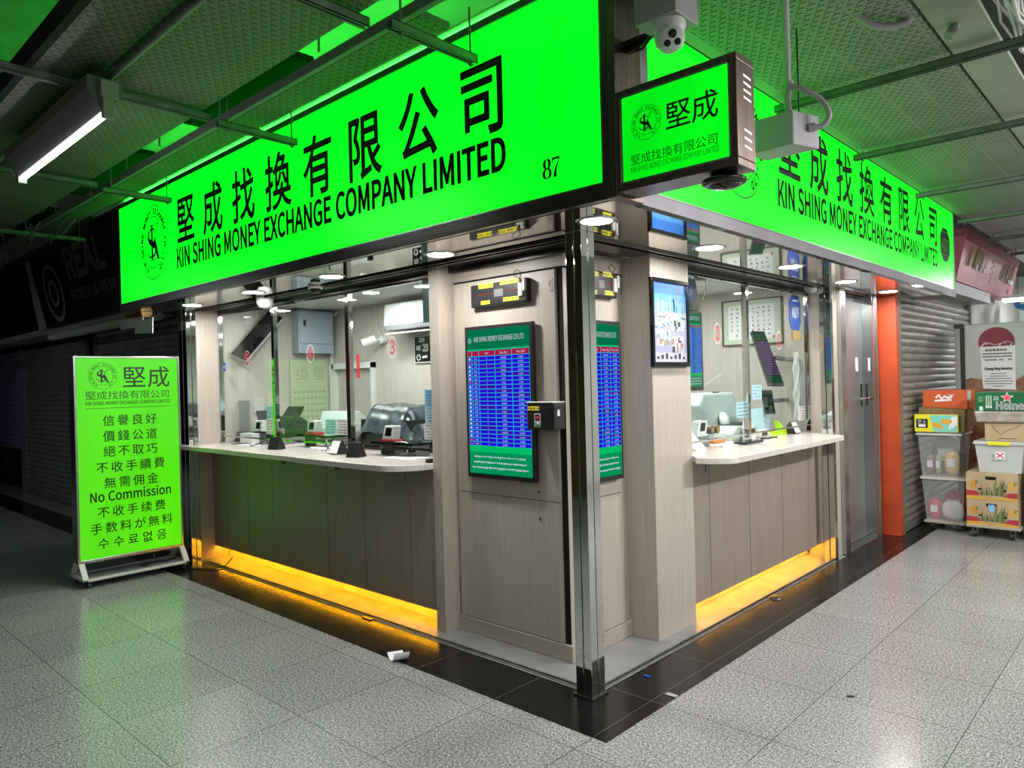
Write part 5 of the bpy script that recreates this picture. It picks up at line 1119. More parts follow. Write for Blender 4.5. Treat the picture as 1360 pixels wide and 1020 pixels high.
conduit([(1.06, 0.0, 3.19), (1.01, 0.102, 3.15), (0.92, 0.33, 3.06), (0.868, 0.46, 2.97), (0.865, 0.48, 2.93), (0.86, 0.47, 2.88), (0.87, 0.47, 2.81)], 0.015).build('conduit', M['conduit'], t, True)
conduit([(0.868, 0.48, 2.945), (0.93, 0.50, 2.91), (0.985, 0.55, 2.865), (1.01, 0.58, 2.80), (0.985, 0.57, 2.75), (0.945, 0.54, 2.745)], 0.0125).build('conduit', M['conduit'], t, True)
MB().cyl((0.866, 0.48, 2.94), (0.866, 0.48, 2.965), 0.02).cyl((0.87, 0.47, 2.808), (0.87, 0.47, 2.82), 0.022).cyl((0.93, 0.53, 2.742), (0.955, 0.546, 2.745), 0.02).build('gland', M['conduit'], t, True)
MB().cyl((0.895, 0.52, 2.81), (0.90, 0.50, 3.2), 0.004).build('suspension_wire', M['cable'], t, True)
conduit([(1.10, 0.50, 3.42), (1.13, 0.56, 3.24), (1.20, 0.66, 3.165), (1.30, 0.78, 3.20), (1.36, 0.85, 3.36)], 0.016).build('conduit', M['conduit'], label='loop of ribbed grey conduit drooping at the top of the right ceiling', cat='conduit')
q = MB()
for i in range(14):
    o1, o2 = 0.1 * random.random(), 0.12 * random.random()
    q.tube([(1.60 + o1 + 0.03 * math.sin(2.1 * k + i), 0.3 + 0.45 * k, 3.26 + o2 - 0.05 * math.sin(PI * (k % 4) / 4)) for k in range(16)], 0.006 + 0.004 * random.random(), 5)
q.build('cable_bundle', M['whitecable'], label='tangled bundle of grey cables along the dark right ceiling edge', cat='cables')
MB().tube([(1.95, 0.6, 3.38), (1.85, 0.95, 3.37), (1.80, 1.12, 3.36), (1.80, 1.25, 3.33), (1.81, 1.8, 3.33), (1.82, 4, 3.33)], 0.03).build('ceiling_pipe', M['tray'], label='thick bent pipe in the dark void at the top right corner', cat='pipe')
MB().box(1.76, 1.98, 0.2, 7.5, 3.45, 3.8).build('air_duct', M['void'], label='black air duct in the void over the right corridor', cat='duct')
MB().tube([(1.42, 0.95, 3.14), (1.44, 1.0, 3.20)], 0.022).build('pipe_stub', M['tray'], label='short pipe stub poking from the plain strip of the right ceiling', cat='pipe')

# downlights in the soffit
def downlight():
    t = thing('downlight', '', 'lamp', (0, 0, ZS))
    MB().lathe([(0.073, -0.004), (0.088, -0.006), (0.098, -0.002), (0.098, 0.0)], n=40).build('trim_ring', M['steel'], t)
    MB().lathe([(0.074, -0.0045), (0.0, -0.0045)], n=40).build('diffuser', M['downlight'], t)
    return t


dl = None
for x, y, lb in ((-4.19, -0.13, 'round white downlight in the soffit farthest left, above the lime standing sign'), (-3.096, -0.13, 'round white downlight in the soffit, second from the far left end'),
                 (-2.044, -0.11, 'round white downlight in the soffit above the middle of the left counter'), (-0.95, -0.09, 'round white downlight in the soffit in front of the large rate screen'),
                 (0.176, -0.107, 'round white downlight right at the steel corner post, the largest in view'), (0.181, 0.983, 'round white downlight in the soffit above the framed city poster'),
                 (0.198, 2.111, 'round white downlight in the soffit above the middle of the right counter'), (0.164, 3.311, 'round white downlight in the soffit before the steel door'),
                 (0.178, 4.414, 'round white downlight in the soffit by the orange pillar')):
    o = downlight() if dl is None else dup(dl)
    dl = dl or o
    o.location = (x, y, ZS); o['label'] = lb; o['group'] = 'downlights in the mirrored soffit'

# ================================================================== SHOPFRONT EQUIPMENT
CODES = 'USD CNY JPY AUD GBP EUR CAD CHF NZD SGD THB KRW TWD PHP MYR INR IDR VND RUB AED SAR NPR'.split()


def rate_screen(label, loc, rz, w_, h_, depth, cols=5, rows=22, bright=None):
    t = thing('rate_screen', label, 'screen', loc, rz)
    MB().box(0, w_, 0, depth, 0, h_).build('casing', M['black'], t, bevel=0.004)
    MB().box(w_ * 0.15, w_ * 0.85, depth, depth + 0.0155, h_ * 0.3, h_ * 0.7).build('wall_mount', M['black'], t)
    b_ = 0.022; x0, x1, z0, z1 = b_, w_ - b_, b_ + 0.006, h_ - b_
    H, Wd = z1 - z0, x1 - x0; y = -0.001
    m = MB()
    mats = [M['s_teal'], M['s_head'], M['s_red'], M['s_blue'], M['s_blue2'], M['s_foot'], M['s_foot2'], M['s_text'], M['s_magenta']]
    ztab, zfoot, zf2 = z0 + H * 0.855, z0 + H * 0.192, z0 + H * 0.15
    m.quad(x0, x1, z0, z1, y, 0)
    m.quad(x0, x1, ztab + 0.008, z1, y - 0.0004, 1); m.quad(x0, x1, ztab, ztab + 0.008, y - 0.0004, 5)
    m.quad(x0, x1, zf2, zfoot, y - 0.0004, 5); m.quad(x0, x1, z0, zf2, y - 0.0004, 6)
    edges = [0.0, 0.08, 0.195, 0.46, 0.73, 1.0]
    head = zip(edges[:-1], edges[1:])
    rh = (ztab - zfoot) / (rows + 1.5)
    for k, (a, e) in enumerate(head):
        xa, xb = x0 + Wd * a + 0.003, x0 + Wd * e - 0.003
        m.quad(xa, xb, ztab - rh * 1.5 + 0.003, ztab - 0.002, y - 0.0008, 2)
        for i in range(rows):
            zt = ztab - rh * 1.5 - rh * i
            m.quad(xa, xb, zt - rh + 0.0028, zt - 0.0022, y - 0.0008, 4 if (i * 7 + k * 3) % 5 == 0 else 3)
            zc = zt - rh * 0.78; sz = rh * 0.62
            if k == 0:
                m.quad(xa + (xb - xa) * .25, xa + (xb - xa) * .75, zt - rh * .75, zt - rh * .3, y - 0.0012, 8 if i in (1, 6, 20, 21) else 7)
            else:
                s = CODES[i] if k == 1 else ('1' if k == 2 else '%.4g' % (0.0613 * (1.73 ** (i % 9)) * (1 + 0.02 * k)))
                m.text(s, (xa + xb) / 2, zc, sz, 0.9, y - 0.0012, 'c', m=7)
        if k >= 2: m.text(('Unit', 'They Buy', 'They Sell')[k - 2], (xa + xb) / 2, ztab - rh * 1.05, rh * 0.75, 0.9, y - 0.0012, 'c', m=7)
    m.text('KIN SHING MONEY EXCHANGE CO LTD', x0 + Wd * 0.12, z0 + H * 0.915, 0.042, 1, y - 0.001, width=Wd * 0.80, m=7)
    m.ring(x0 + Wd * 0.05, z0 + H * 0.925, 0.012, 0.015, y - 0.001, 24, 7)
    m.text('KS', x0 + Wd * 0.05, z0 + H * 0.919, 0.014, 0.8, y - 0.001, 'c', m=7)
    for r in range(3):
        n = 26 + 3 * r
        for i in range(n):
            xx = x0 + Wd * (0.09 - 0.02 * r) + i * (Wd * (0.82 + 0.04 * r) / n); zz = z0 + H * (0.115 - 0.037 * r)
            m.quad(xx, xx + Wd * 0.018, zz - 0.006 * random.random(), zz + 0.004 + 0.004 * random.random(), y - 0.001, 7)
    m.build('display', mats, t, label='glowing currency rate table')
    return t


rate_screen('large lit currency rate screen on the wood cabinet facing the left corridor', (-1.138, 0.262, 1.012), 0, 0.568, 0.94, 0.028)
rate_screen('lit currency rate screen half hidden behind the steel corner post, facing the right corridor', (-0.322, 0.40, 1.0), PI / 2, 0.395, 0.95, 0.028)
rate_screen('smaller currency rate screen inside the kiosk just past the framed city poster', (-0.52, 1.945, 1.50), PI / 2, 0.235, 0.60, 0.02, rows=22)


def label_strip(m, x0, x1, z0, z1, y, mi, ti):
    m.quad(x0, x1, z0, z1, y, mi); n = max(2, int((x1 - x0) / 0.014)); w_ = (x1 - x0) / n
    for i in range(n):
        if i % 5 == 4: continue
        m.quad(x0 + w_ * (i + .2), x0 + w_ * (i + .75), z0 + (z1 - z0) * .3, z0 + (z1 - z0) * .72, y - 0.0003, ti)


def led_board(label, loc, rz, w_, h_):
    t = thing('led_board', label, 'display board', loc, rz)
    MB().box(0, w_, 0, 0.0445, 0, h_).build('casing', M['black'], t, bevel=0.008)
    m = MB(); m.quad(0.12 * w_, 0.42 * w_, 0.50 * h_, 0.53 * h_, -0.001); m.quad(0.64 * w_, 0.93 * w_, 0.54 * h_, 0.57 * h_, -0.001); m.build('red_led_line', M['led_red'], t)
    MB().quad(0.44 * w_, 0.60 * w_, 0.36 * h_, 0.68 * h_, -0.001).build('sensor_window', M['grey'], t)
    for a, b_, c, d in ((0.16, 0.43, 0.80, 1.0), (0.55, 0.88, 0.84, 1.04), (0.20, 0.36, 0.08, 0.24), (0.60, 0.87, 0.10, 0.27)):
        m = MB(); label_strip(m, a * w_, b_ * w_, c * h_, d * h_, -0.0015, 0, 1); m.build('yellow_label', [M['yellow'], M['vinyl']], t)
    q = MB().tube([(w_ - 0.05, -0.004, h_ * .9), (w_ - 0.03, -0.006, h_ * 1.25), (w_ - 0.07, -0.006, h_ * 1.38), (w_ - 0.10, -0.006, h_ * 1.2), (w_ - 0.05, -0.005, h_ * 1.0), (w_ - 0.01, -0.01, h_ * .5), (w_ + 0.01, 0.0, h_ * .3)], 0.0028, 6)
    q.build('lead', M['cable'], t)
    MB().box(w_ - 0.055, w_ - 0.025, -0.014, 0.0, 0.25 * h_, 0.80 * h_).build('clip', M['offwhite'], t)
    MB().box(w_ - 0.02, w_ - 0.002, -0.016, 0.0, 0.45 * h_, 0.95 * h_).build('clip', M['offwhite'], t)
    return t


led_board('black message board with yellow labels above the large rate screen', (-1.075, 0.262, 2.07), 0, 0.47, 0.137)
led_board('black message board with yellow labels above the rate screen behind the corner post', (-0.322, 0.44, 2.09), PI / 2, 0.335, 0.145)

t = thing('suggestion_box', 'black wall box with red and green card beside the large rate screen', 'box', (-0.575, 0.20, 1.325))
MB().box(0, 0.205, 0, 0.105, 0, 0.155).build('body', M['black'], t, bevel=0.012)
m = MB(); label_strip(m, 0.012, 0.10, 0.112, 0.135, -0.001, 0, 1); m.build('yellow_label', [M['yellow'], M['vinyl']], t)
MB().quad(0.062, 0.107, 0.018, 0.095, -0.001, 0).quad(0.067, 0.102, 0.052, 0.090, -0.0015, 1).quad(0.066, 0.104, 0.02, 0.045, -0.0015, 3).quad(0.075, 0.094, 0.062, 0.082, -0.002, 2).disc(0.088, 0.042, 0.011, -0.002, 16, 0).build(
    'card', [M['paper'], M['black'], M['red'], mat('card_green', (0.03, 0.28, 0.12), 0.5)], t)
MB().box(0.195, 0.207, 0.03, 0.05, 0.08, 0.115).build('white_tag', M['paper'], t)
MB().box(0.0, 0.20, -0.004, 0.105, 0.155, 0.160).build('top_slip', M['paper'], t)

# pencil doodle on the cabinet
m = MB(); m.stroke([(0, .02), (.012, .035), (.006, .05), (-.006, .03), (.01, .0), (.02, -.015)], 0.0035); m.stroke([(.022, .06), (.02, .03), (.026, .0), (.018, -.01)], 0.0035); m.stroke([(-.002, -.012), (.014, -.02), (.03, -.015)], 0.0035)
m.build('pen_mark', M['vinyl'], label='small handwritten pen mark on the wood cabinet right of the message board', cat='mark').location = (-0.465, 0.3055, 2.13)

# framed city poster
t = thing('framed_poster', 'black framed city skyline poster on the right wooden pier', 'poster', (-0.148, 0.885, 1.67), PI / 2)
w_, h_ = 0.437, 0.545
MB().box(0, w_, 0, 0.025, 0, 0.03).box(0, w_, 0, 0.025, h_ - 0.025, h_).box(0, 0.022, 0, 0.025, 0.03, h_ - 0.025).box(w_ - 0.022, w_, 0, 0.025, 0.03, h_ - 0.025).build('frame', M['gloss'], t, bevel=0.003)
pm = [mat('poster_' + n_, c_, 0.35) for n_, c_ in (('deep_sky', (0.02, 0.10, 0.36)), ('mid_sky', (0.05, 0.20, 0.48)), ('pale_sky', (0.13, 0.30, 0.52)), ('haze', (0.30, 0.36, 0.44)), ('violet', (0.31, 0.31, 0.46)),
                                             ('tower', (0.22, 0.32, 0.44)), ('dark_tower', (0.06, 0.14, 0.28)), ('ink', (0.03, 0.03, 0.04)), ('skin', (0.40, 0.18, 0.13)), ('greenish', (0.20, 0.30, 0.20)), ('pale', (0.45, 0.45, 0.52)))]
m = MB(); X0, X1, Z0, Z1 = 0.022, w_ - 0.022, 0.03, h_ - 0.025; Wd, H = X1 - X0, Z1 - Z0
for a, b_, k in ((0.86, 1, 0), (0.76, 0.86, 1), (0.64, 0.76, 2), (0.42, 0.64, 3), (0.12, 0.42, 4), (0, 0.12, 10)): m.quad(X0, X1, Z0 + H * a, Z0 + H * b_, 0.012, k)
for i in range(34):
    u = random.random() * 0.94; hh = 0.05 + 0.14 * random.random() * (1 - abs(u - .45)); ww = 0.02 + 0.025 * random.random()
    m.quad(X0 + Wd * u, X0 + Wd * (u + ww), Z0 + H * 0.64, Z0 + H * (0.66 + hh), 0.0115 - 0.0002 * (i % 7), random.choice((5, 6, 2, 3)))
for i in range(90):
    u, v = random.random() * 0.92, 0.42 + 0.22 * random.random(); m.quad(X0 + Wd * u, X0 + Wd * (u + .02 + .05 * random.random()), Z0 + H * v, Z0 + H * (v + .006 + .012 * random.random()), 0.0112, random.choice((5, 6, 9, 10, 7, 8)))
for bx in ((0.08, 0.50, 0.20, 0.40), (0.54, 0.92, 0.40, 0.53), (0.54, 0.90, 0.12, 0.33)):
    a, b_, c, d = bx; m.quad(X0 + Wd * a, X0 + Wd * b_, Z0 + H * c, Z0 + H * d, 0.0105, 10)
    for i in range(12):
        u, v = a + (b_ - a) * random.random() * .8, c + (d - c) * random.random() * .7
        m.quad(X0 + Wd * u, X0 + Wd * min(b_, u + .03 + .06 * random.random()), Z0 + H * v, Z0 + H * min(d, v + .02 + .07 * random.random()), 0.0100 - 0.0001 * i, random.choice((7, 8, 9, 3, 6)))
for i in range(7): m.quad(X0 + Wd * (0.08 + 0.13 * i), X0 + Wd * (0.15 + 0.13 * i), Z0 + H * 0.04, Z0 + H * (0.07 + 0.02 * (i % 3)), 0.0110, 7)
m.build('print', pm, t)
MB().quad(X0, X1, Z0, Z1, 0.006).build('glazing', glass_mat('poster_glass', (1, 1, 1), 1.3), t)

# ADT-like shield sign hung inside the window and the siren box
def shield(m, cx, cz, hw, hh, y, mi): m.poly([(cx + hw * a, cz + hh * b_) for a, b_ in ((-1, -.5), (-.4, -1), (.4, -1), (1, -.5), (1, .6), (.45, 1), (-.45, 1), (-1, .6))], y, mi)


t = thing('alarm_shield', 'blue octagonal alarm sign hanging in the end window of the right counter', 'sign', (-0.30, 3.31, 1.99), PI / 2)
q = MB(); q.prism([(0.0, 0.07), (0.05, 0.0), (0.19, 0.0), (0.24, 0.07), (0.24, 0.24), (0.18, 0.305), (0.06, 0.305), (0.0, 0.24)], 0.0, 0.008); q.build('plate', M['adtblue'], t)
m = MB(); m.quad(0.03, 0.21, 0.09, 0.22, -0.001, 0); m.text('ADT', 0.12, 0.108, 0.125, 0.8, -0.0015, 'c', bold=0.004, m=1, width=0.15); m.quad(0.06, 0.18, 0.25, 0.26, -0.001, 1); m.build('print', [M['adtblue'], M['paper']], t)
m = MB(); m.ring(0.12, 0.155, 0.068, 0.072, -0.001, 4); m.build('border', M['paper'], t)
MB().tube([(0.12, 0.004, 0.305), (0.12, 0.004, 0.33)], 0.002).build('cord', M['cable'], t)
MB().box(-0.29, -0.31, 3.355, 3.535, 1.90, 1.983).build('cardboard_tag', mat('kraft_tag', (0.36, 0.21, 0.08), 0.7), label='small brown card below the blue octagonal alarm sign', cat='card')

t = thing('siren_box', 'dark grey siren box with blue round badge above the small inner rate screen', 'box', (-0.52, 1.89, 2.105), PI / 2)
MB().prism([(0, 0), (0.24, 0.0), (0.275, 0.03), (0.20, 0.24), (0.0, 0.25)], 0.0, 0.10).build('case', mat('siren_grey', (0.05, 0.06, 0.06), 0.4), t, bevel=0.006)
m = MB(); m.disc(0.11, 0.13, 0.062, -0.001, 32, 0); m.text('ADT', 0.11, 0.11, 0.055, 0.8, -0.0015, 'c', bold=0.0015, m=1); m.build('badge', [M['adtblue'], M['paper']], t)


# window numbers: red numerals in pale rings stuck on the glass
PALERING = mat('pale_pink_ring', (0.80, 0.62, 0.62), 0.5)


def number_sticker(d, x, z, loc, rz, lab):
    m = MB(); m.text(d, x, z - 0.045, 0.125, 0.85, 0, 'c', m=0, bold=0.002); m.ring(x, z, 0.071, 0.075, 0, 40, 1, 0.72)
    o = m.build('number_sticker', [M['red'], PALERING], label=lab, cat='sticker', group=None); o.location = loc; o.rotation_euler = (0, 0, rz)


number_sticker('5', -4.05, 1.872, (0, 0.294, 0), 0, 'red number 5 sticker on the leftmost window pane')
number_sticker('4', -2.99, 1.872, (0, 0.294, 0), 0, 'red number 4 sticker on the middle window pane of the left counter')
number_sticker('3', -1.918, 1.868, (0, 0.294, 0), 0, 'red number 3 sticker on the window pane beside the bullet camera')
number_sticker('2', 1.944, 1.912, (-0.274, 0, 0), PI / 2, 'red number 2 sticker on the first window pane of the right counter')
number_sticker('1', 3.015, 1.89, (-0.274, 0, 0), PI / 2, 'red number 1 sticker on the end window pane of the right counter')


# cards stuck on the glass
def glass_card(lab, m_, u0, u1, z0, z1, side, ink, rows=5):
    m = MB(); m.quad(u0, u1, z0, z1, 0, 0)
    for r in range(rows):
        zz = z1 - (z1 - z0) * (r + 0.7) / (rows + 0.4)
        n = 9
        for i in range(n):
            if random.random() < .12: continue
            ua = u0 + (u1 - u0) * (0.1 + 0.8 * i / n); m.quad(ua, ua + (u1 - u0) * .065, zz - (z1 - z0) * .03, zz + (z1 - z0) * .03, -0.0006, 1)
    o = m.build('notice_card', [m_, ink], label=lab, cat='card')
    if side == 'L': o.location = (0, 0.312, 0)
    else: o.location = (-0.294, 0, 0); o.rotation_euler = (0, 0, PI / 2)


ink, redink = M['grey'], mat('red_ink', (0.6, 0.10, 0.12), 0.6)
glass_card('pale cyan notice on the glass at the first mullion of the left counter', M['cyan'], -3.755, -3.61, 1.335, 1.445, 'L', ink)
glass_card('white notice with red lines on the glass under the first cyan notice', M['paper'], -3.77, -3.612, 1.20, 1.333, 'L', redink)
glass_card('pale cyan notice on the glass left of the second mullion', M['cyan'], -2.83, -2.675, 1.225, 1.345, 'L', ink)
glass_card('white notice with red lines on the glass beside the second mullion', M['paper'], -2.668, -2.51, 1.225, 1.345, 'L', redink)
glass_card('blue notice high on the glass against the left wooden pier', M['bluecard'], -1.60, -1.41, 1.45, 1.565, 'L', ink)
glass_card('pale blue notice on the glass below the bright blue notice by the left pier', M['palebluecard'], -1.60, -1.41, 1.338, 1.448, 'L', ink)
glass_card('white notice with red lines on the glass low beside the left wooden pier', M['paper'], -1.615, -1.41, 1.225, 1.335, 'L', redink)
glass_card('pale blue note on the glass left of the right counter mullion', M['palebluecard'], 2.25, 2.41, 1.285, 1.405, 'R', ink, 4)
glass_card('pale blue note on the glass just right of the right counter mullion', M['palebluecard'], 2.53, 2.70, 1.415, 1.53, 'R', ink, 4)
glass_card('white notice on the glass at the far end of the right counter', M['paper'], 3.42, 3.58, 1.20, 1.325, 'R', redink)
MB().box(-3.625, -3.59, 0.314, 0.318, 1.15, 1.86).build('green_strip', M['limegreen'], label='green plastic strip running down the inside of the first mullion', cat='strip')
MB().box(-1.50, -1.42, 0.314, 0.318, 1.91, 2.06).build('lime_card', M['lime'], label='lime green card on the glass at the right end of the left windows', cat='card')
MB().box(-1.70, -1.42, 0.40, 0.405, 2.03, 2.33).build('dark_film', mat('dark_teal_film', (0.06, 0.10, 0.11), 0.2), label='dark teal sheet hanging over the air conditioner corner in the third window', cat='sheet')
m = MB(); m.box(-2.385, -2.35, 0.314, 0.318, 1.66, 1.84); m.build('red_tag', M['red'], label='narrow red tag on the glass just right of the second mullion', cat='tag')

# ================================================================== INSIDE, LEFT COUNTER
t = thing('wall_television', 'flat television tilted out from the left interior wall, seen edge on', 'television', (-4.50, 0.62, 2.1))
MB().hexa([(-4.59, 0.40, 1.91), (-4.45, 0.50, 1.83), (-4.45, 0.90, 2.26), (-4.59, 0.80, 2.34)],
          [(-4.54, 0.37, 1.945), (-4.40, 0.47, 1.865), (-4.40, 0.87, 2.295), (-4.54, 0.77, 2.375)]).build('casing', M['midgrey'], t, True, bevel=0.005)
MB().hexa([(-4.53, 0.377, 1.94), (-4.41, 0.463, 1.872), (-4.41, 0.863, 2.302), (-4.53, 0.777, 2.37)], [(-4.528, 0.374, 1.944), (-4.408, 0.460, 1.876), (-4.408, 0.860, 2.306), (-4.528, 0.774, 2.374)]).build('screen', M['gloss'], t, True)
MB().cyl((-4.6, 0.62, 2.15), (-4.55, 0.62, 2.12), 0.02).build('mount', M['black'], t, True)
MB().lathe([(0.07, 0.0), (0.065, -0.05), (0.05, -0.08), (0.0, -0.09)], (-3.36, 0.11, 2.348), 24).build('soffit_camera', M['white'], label='white bell shaped camera in the soffit above the first mullion', cat='camera', loc=(-3.36, 0.11, 2.348))
t = thing('soffit_camera', 'white dome camera in the soffit left of the second mullion', 'camera', (-2.515, 0.06, 2.348))
MB().lathe([(0.055, 0.0), (0.052, -0.02), (0.0, -0.022)], n=24).build('base', M['white'], t)
MB().lathe([(0.04, -0.02), (0.034, -0.045), (0.0, -0.058)], n=24).build('dome', M['gloss'], t)
MB().lathe([(0.055, 0.0), (0.045, -0.04), (0.02, -0.055), (0.0, -0.058)], (-0.15, 3.40, 2.348), 24).build('soffit_camera', M['grey'], label='small grey dome camera in the soffit above the blue octagonal alarm sign', cat='camera', loc=(-0.15, 3.40, 2.348))
t = thing('ceiling_projector', 'grey ceiling camera with drooping black leads in the first right window', 'camera', (-0.62, 2.35, 2.42))
MB().lathe([(0.06, 0), (0.06, -0.02), (0.05, -0.05), (0.0, -0.055)], n=20).build('dome', M['grey'], t)
MB().tube([(0, -0.14, -0.02), (0.0, -0.15, -0.16), (0.0, -0.10, -0.22), (0, 0.02, -0.22), (0, 0.08, -0.16), (0, 0.07, -0.02)], 0.004).tube([(0, -0.14, -0.02), (0, 0, -0.03), (0, 0.08, -0.02)], 0.005).build('lead', M['cable'], t)

t = thing('electrical_cabinet', 'pale blue-grey electrical cabinet high on the left interior wall', 'cabinet', (-4.595, 1.07, 1.955), PI / 2)
MB().box(0, 0.41, -0.13, 0.0, 0, 0.44).build('body', M['pale'], t, bevel=0.004)
MB().box(0.008, 0.402, -0.142, -0.131, 0.10, 0.43).build('door', M['pale'], t, bevel=0.003)
MB().box(0.05, 0.075, -0.150, -0.142, 0.28, 0.34).build('latch', M['black'], t)
MB().tube([(-4.52, 1.50, 2.36), (-4.45, 1.50, 2.37), (-4.40, 1.51, 2.40)], 0.012).build('conduit', M['white'], label='white conduit elbow at the top corner of the electrical cabinet', cat='conduit')
MB().box(-4.59, -4.55, 1.495, 1.528, 0.5, 2.40).build('white_trunking', M['white'], label='white vertical trunking in the corner beside the electrical cabinet', cat='trunking')
m = MB(); m.quad(0.0, 0.44, 0.0, 0.80, 0, 0)
for i, ch in enumerate('換堅'): m.text(ch, 0.14 + 0.2 * i, 0.60, 0.15, 1, -0.001, 'c', m=1)
for r in range(7):
    for i in range(8): m.quad(0.03 + i * 0.05, 0.065 + i * 0.05, 0.06 + r * 0.065, 0.085 + r * 0.065, -0.001, 1)
o = m.build('wall_notice', [mat('pale_green_sheet', (0.50, 0.55, 0.40), 0.6), mat('faint_print', (0.36, 0.42, 0.32), 0.6)], label='large pale green notice with faint print under the electrical cabinet', cat='notice')
o.location = (-4.585, 1.03, 1.09); o.rotation_euler = (0, 0, PI / 2)
MB().box(-4.6, -4.585, 0.63, 0.735, 1.36, 1.51).build('small_picture', M['offwhite'], label='small pale framed picture low on the left interior wall', cat='picture')
MB().box(-4.6, -4.582, 0.83, 0.885, 1.61, 1.70).build('light_switch', M['white'], label='white switch plate on the left interior wall near the first mullion', cat='switch')
MB().box(-4.6, -4.575, 1.43, 1.475, 1.18, 1.30).build('wall_phone_switch', M['white'], label='white door release box on the left interior wall beside the door frame', cat='switch')

t = thing('air_conditioner', 'white wall air conditioner in the third window above the calendar', 'air conditioner', (-3.35, 1.30, 2.11))
MB().prism([(0.0, 0.05), (0.04, 0.0), (0.23, 0.0), (0.23, 0.25), (0.02, 0.25)], 0.0, 0.80, 'x').build('body', mat('air_conditioner_shell', (0.5, 0.52, 0.54), 0.4), t, bevel=0.01)
MB().box(0.05, 0.75, 0.02, 0.20, -0.004, 0.004).build('outlet', M['gloss'], t)
MB().hexa([(0.04, -0.01, -0.035), (0.76, -0.01, -0.035), (0.76, 0.05, -0.02), (0.04, 0.05, -0.02)], [(0.04, -0.01, -0.028), (0.76, -0.01, -0.028), (0.76, 0.05, -0.012), (0.04, 0.05, -0.012)]).build('louver', M['white'], t)

t = thing('bullet_camera', 'white bullet camera on the back wall beside the red number 3', 'camera', (-3.62, 1.52, 2.05))
MB().cyl((0.0, 0.0, 0.0), (0, -0.05, 0.0), 0.035).build('base', M['white'], t)
MB().cyl((0, -0.05, 0.0), (-0.07, -0.11, -0.01), 0.012).build('arm', M['white'], t)
d0 = Vector((-0.07, -0.11, -0.005)); dd = Vector((-0.55, -0.80, -0.32)).normalized()
MB().cyl(d0 - dd * 0.04, d0 + dd * 0.10, 0.045, n=20).build('body', M['white'], t)
MB().cyl(d0 + dd * 0.1001, d0 + dd * 0.104, 0.037, n=20).build('lens', M['gloss'], t)
MB().tube([(-0.02, -0.02, 0.03), (-0.10, -0.01, 0.10), (-0.13, -0.005, 0.25), (-0.14, -0.005, 0.36)], 0.005).build('lead', M['whitecable'], t)

t = thing('perpetual_calendar', 'black clock calendar board showing DEC 23 on the back wall', 'calendar', (-3.16, 1.51, 1.80))
MB().box(0, 0.36, 0, 0.018, 0, 0.26).build('frame', M['white'], t, bevel=0.006)
MB().quad(0.012, 0.348, 0.012, 0.248, -0.001).build('board', M['gloss'], t)
m = MB(); m.text('2024', 0.115, 0.20, 0.045, 0.8, -0.0016, 'c', bold=0.003); m.text('DEC', 0.035, 0.125, 0.05, 0.7, -0.0016, 'l', bold=0.003); m.text('23', 0.125, 0.112, 0.085, 0.85, -0.0016, 'l', bold=0.004)
m.ring(0.065, 0.055, 0.022, 0.030, -0.0016, 24); m.stroke([(0.12, 0.055), (0.19, 0.06)], 0.02, -0.0016); m.stroke([(0.065, 0.055), (0.075, 0.07)], 0.004, -0.0018); m.build('print', M['paper'], t)

ZT = 1.09
# counter equipment
t = thing('grey_partition', 'grey upright board at the far left of the counter behind the glass', 'board', (-4.50, 0.46, ZT))
MB().box(-0.08, 0.14, 0, 0.012, 0.095, 0.40).build('panel', M['midgrey'], t, bevel=0.003)
MB().prism([(-0.10, 0.0), (0.17, 0.0), (0.10, 0.10), (-0.04, 0.10)], -0.04, 0.05).build('stand', M['black'], t)
t = thing('tilted_tablet', 'thin black tablet tilted beside the grey board', 'tablet', (-4.28, 0.50, ZT))
MB().hexa([(0.06, 0.0, 0.075), (0.075, 0.0, 0.075), (0.075, 0.16, 0.075), (0.06, 0.16, 0.075)], [(-0.03, 0.0, 0.30), (-0.015, 0.0, 0.30), (-0.015, 0.16, 0.30), (-0.03, 0.16, 0.30)]).build('slab', M['black'], t, bevel=0.003)
MB().box(-0.03, 0.08, 0.04, 0.14, 0.0, 0.012).hexa([(0.01, 0.07, 0.01), (0.03, 0.07, 0.01), (0.03, 0.1, 0.01), (0.01, 0.1, 0.01)], [(0.02, 0.07, 0.19), (0.03, 0.07, 0.19), (0.03, 0.1, 0.19), (0.02, 0.1, 0.19)]).build('stand', M['black'], t)
t = thing('white_carton', 'small white box on the left counter before the note counter', 'box', (-4.26, 0.36, ZT))
MB().box(-0.10, 0.13, 0, 0.10, 0, 0.095).build('carton', M['white'], t, bevel=0.003)


def display_head(label, x, y, z, rz, body, accent, tilt=0.03):
    t = thing('price_display', label, 'display', (x, y, z), rz)
    MB().prism([(-0.07, 0.0), (0.07, 0.0), (0.09, 0.10), (-0.03, 0.10)], -0.03, 0.03).build('head', body, t, bevel=0.006)
    MB().prism([(-0.032, 0.025), (0.04, 0.025), (0.055, 0.085), (-0.012, 0.085)], -0.0325, -0.030).build('screen', M['gloss'], t)
    MB().box(-0.075, 0.075, -0.035, 0.05, -0.015, 0.0).build('base', accent, t, bevel=0.003)
    return t


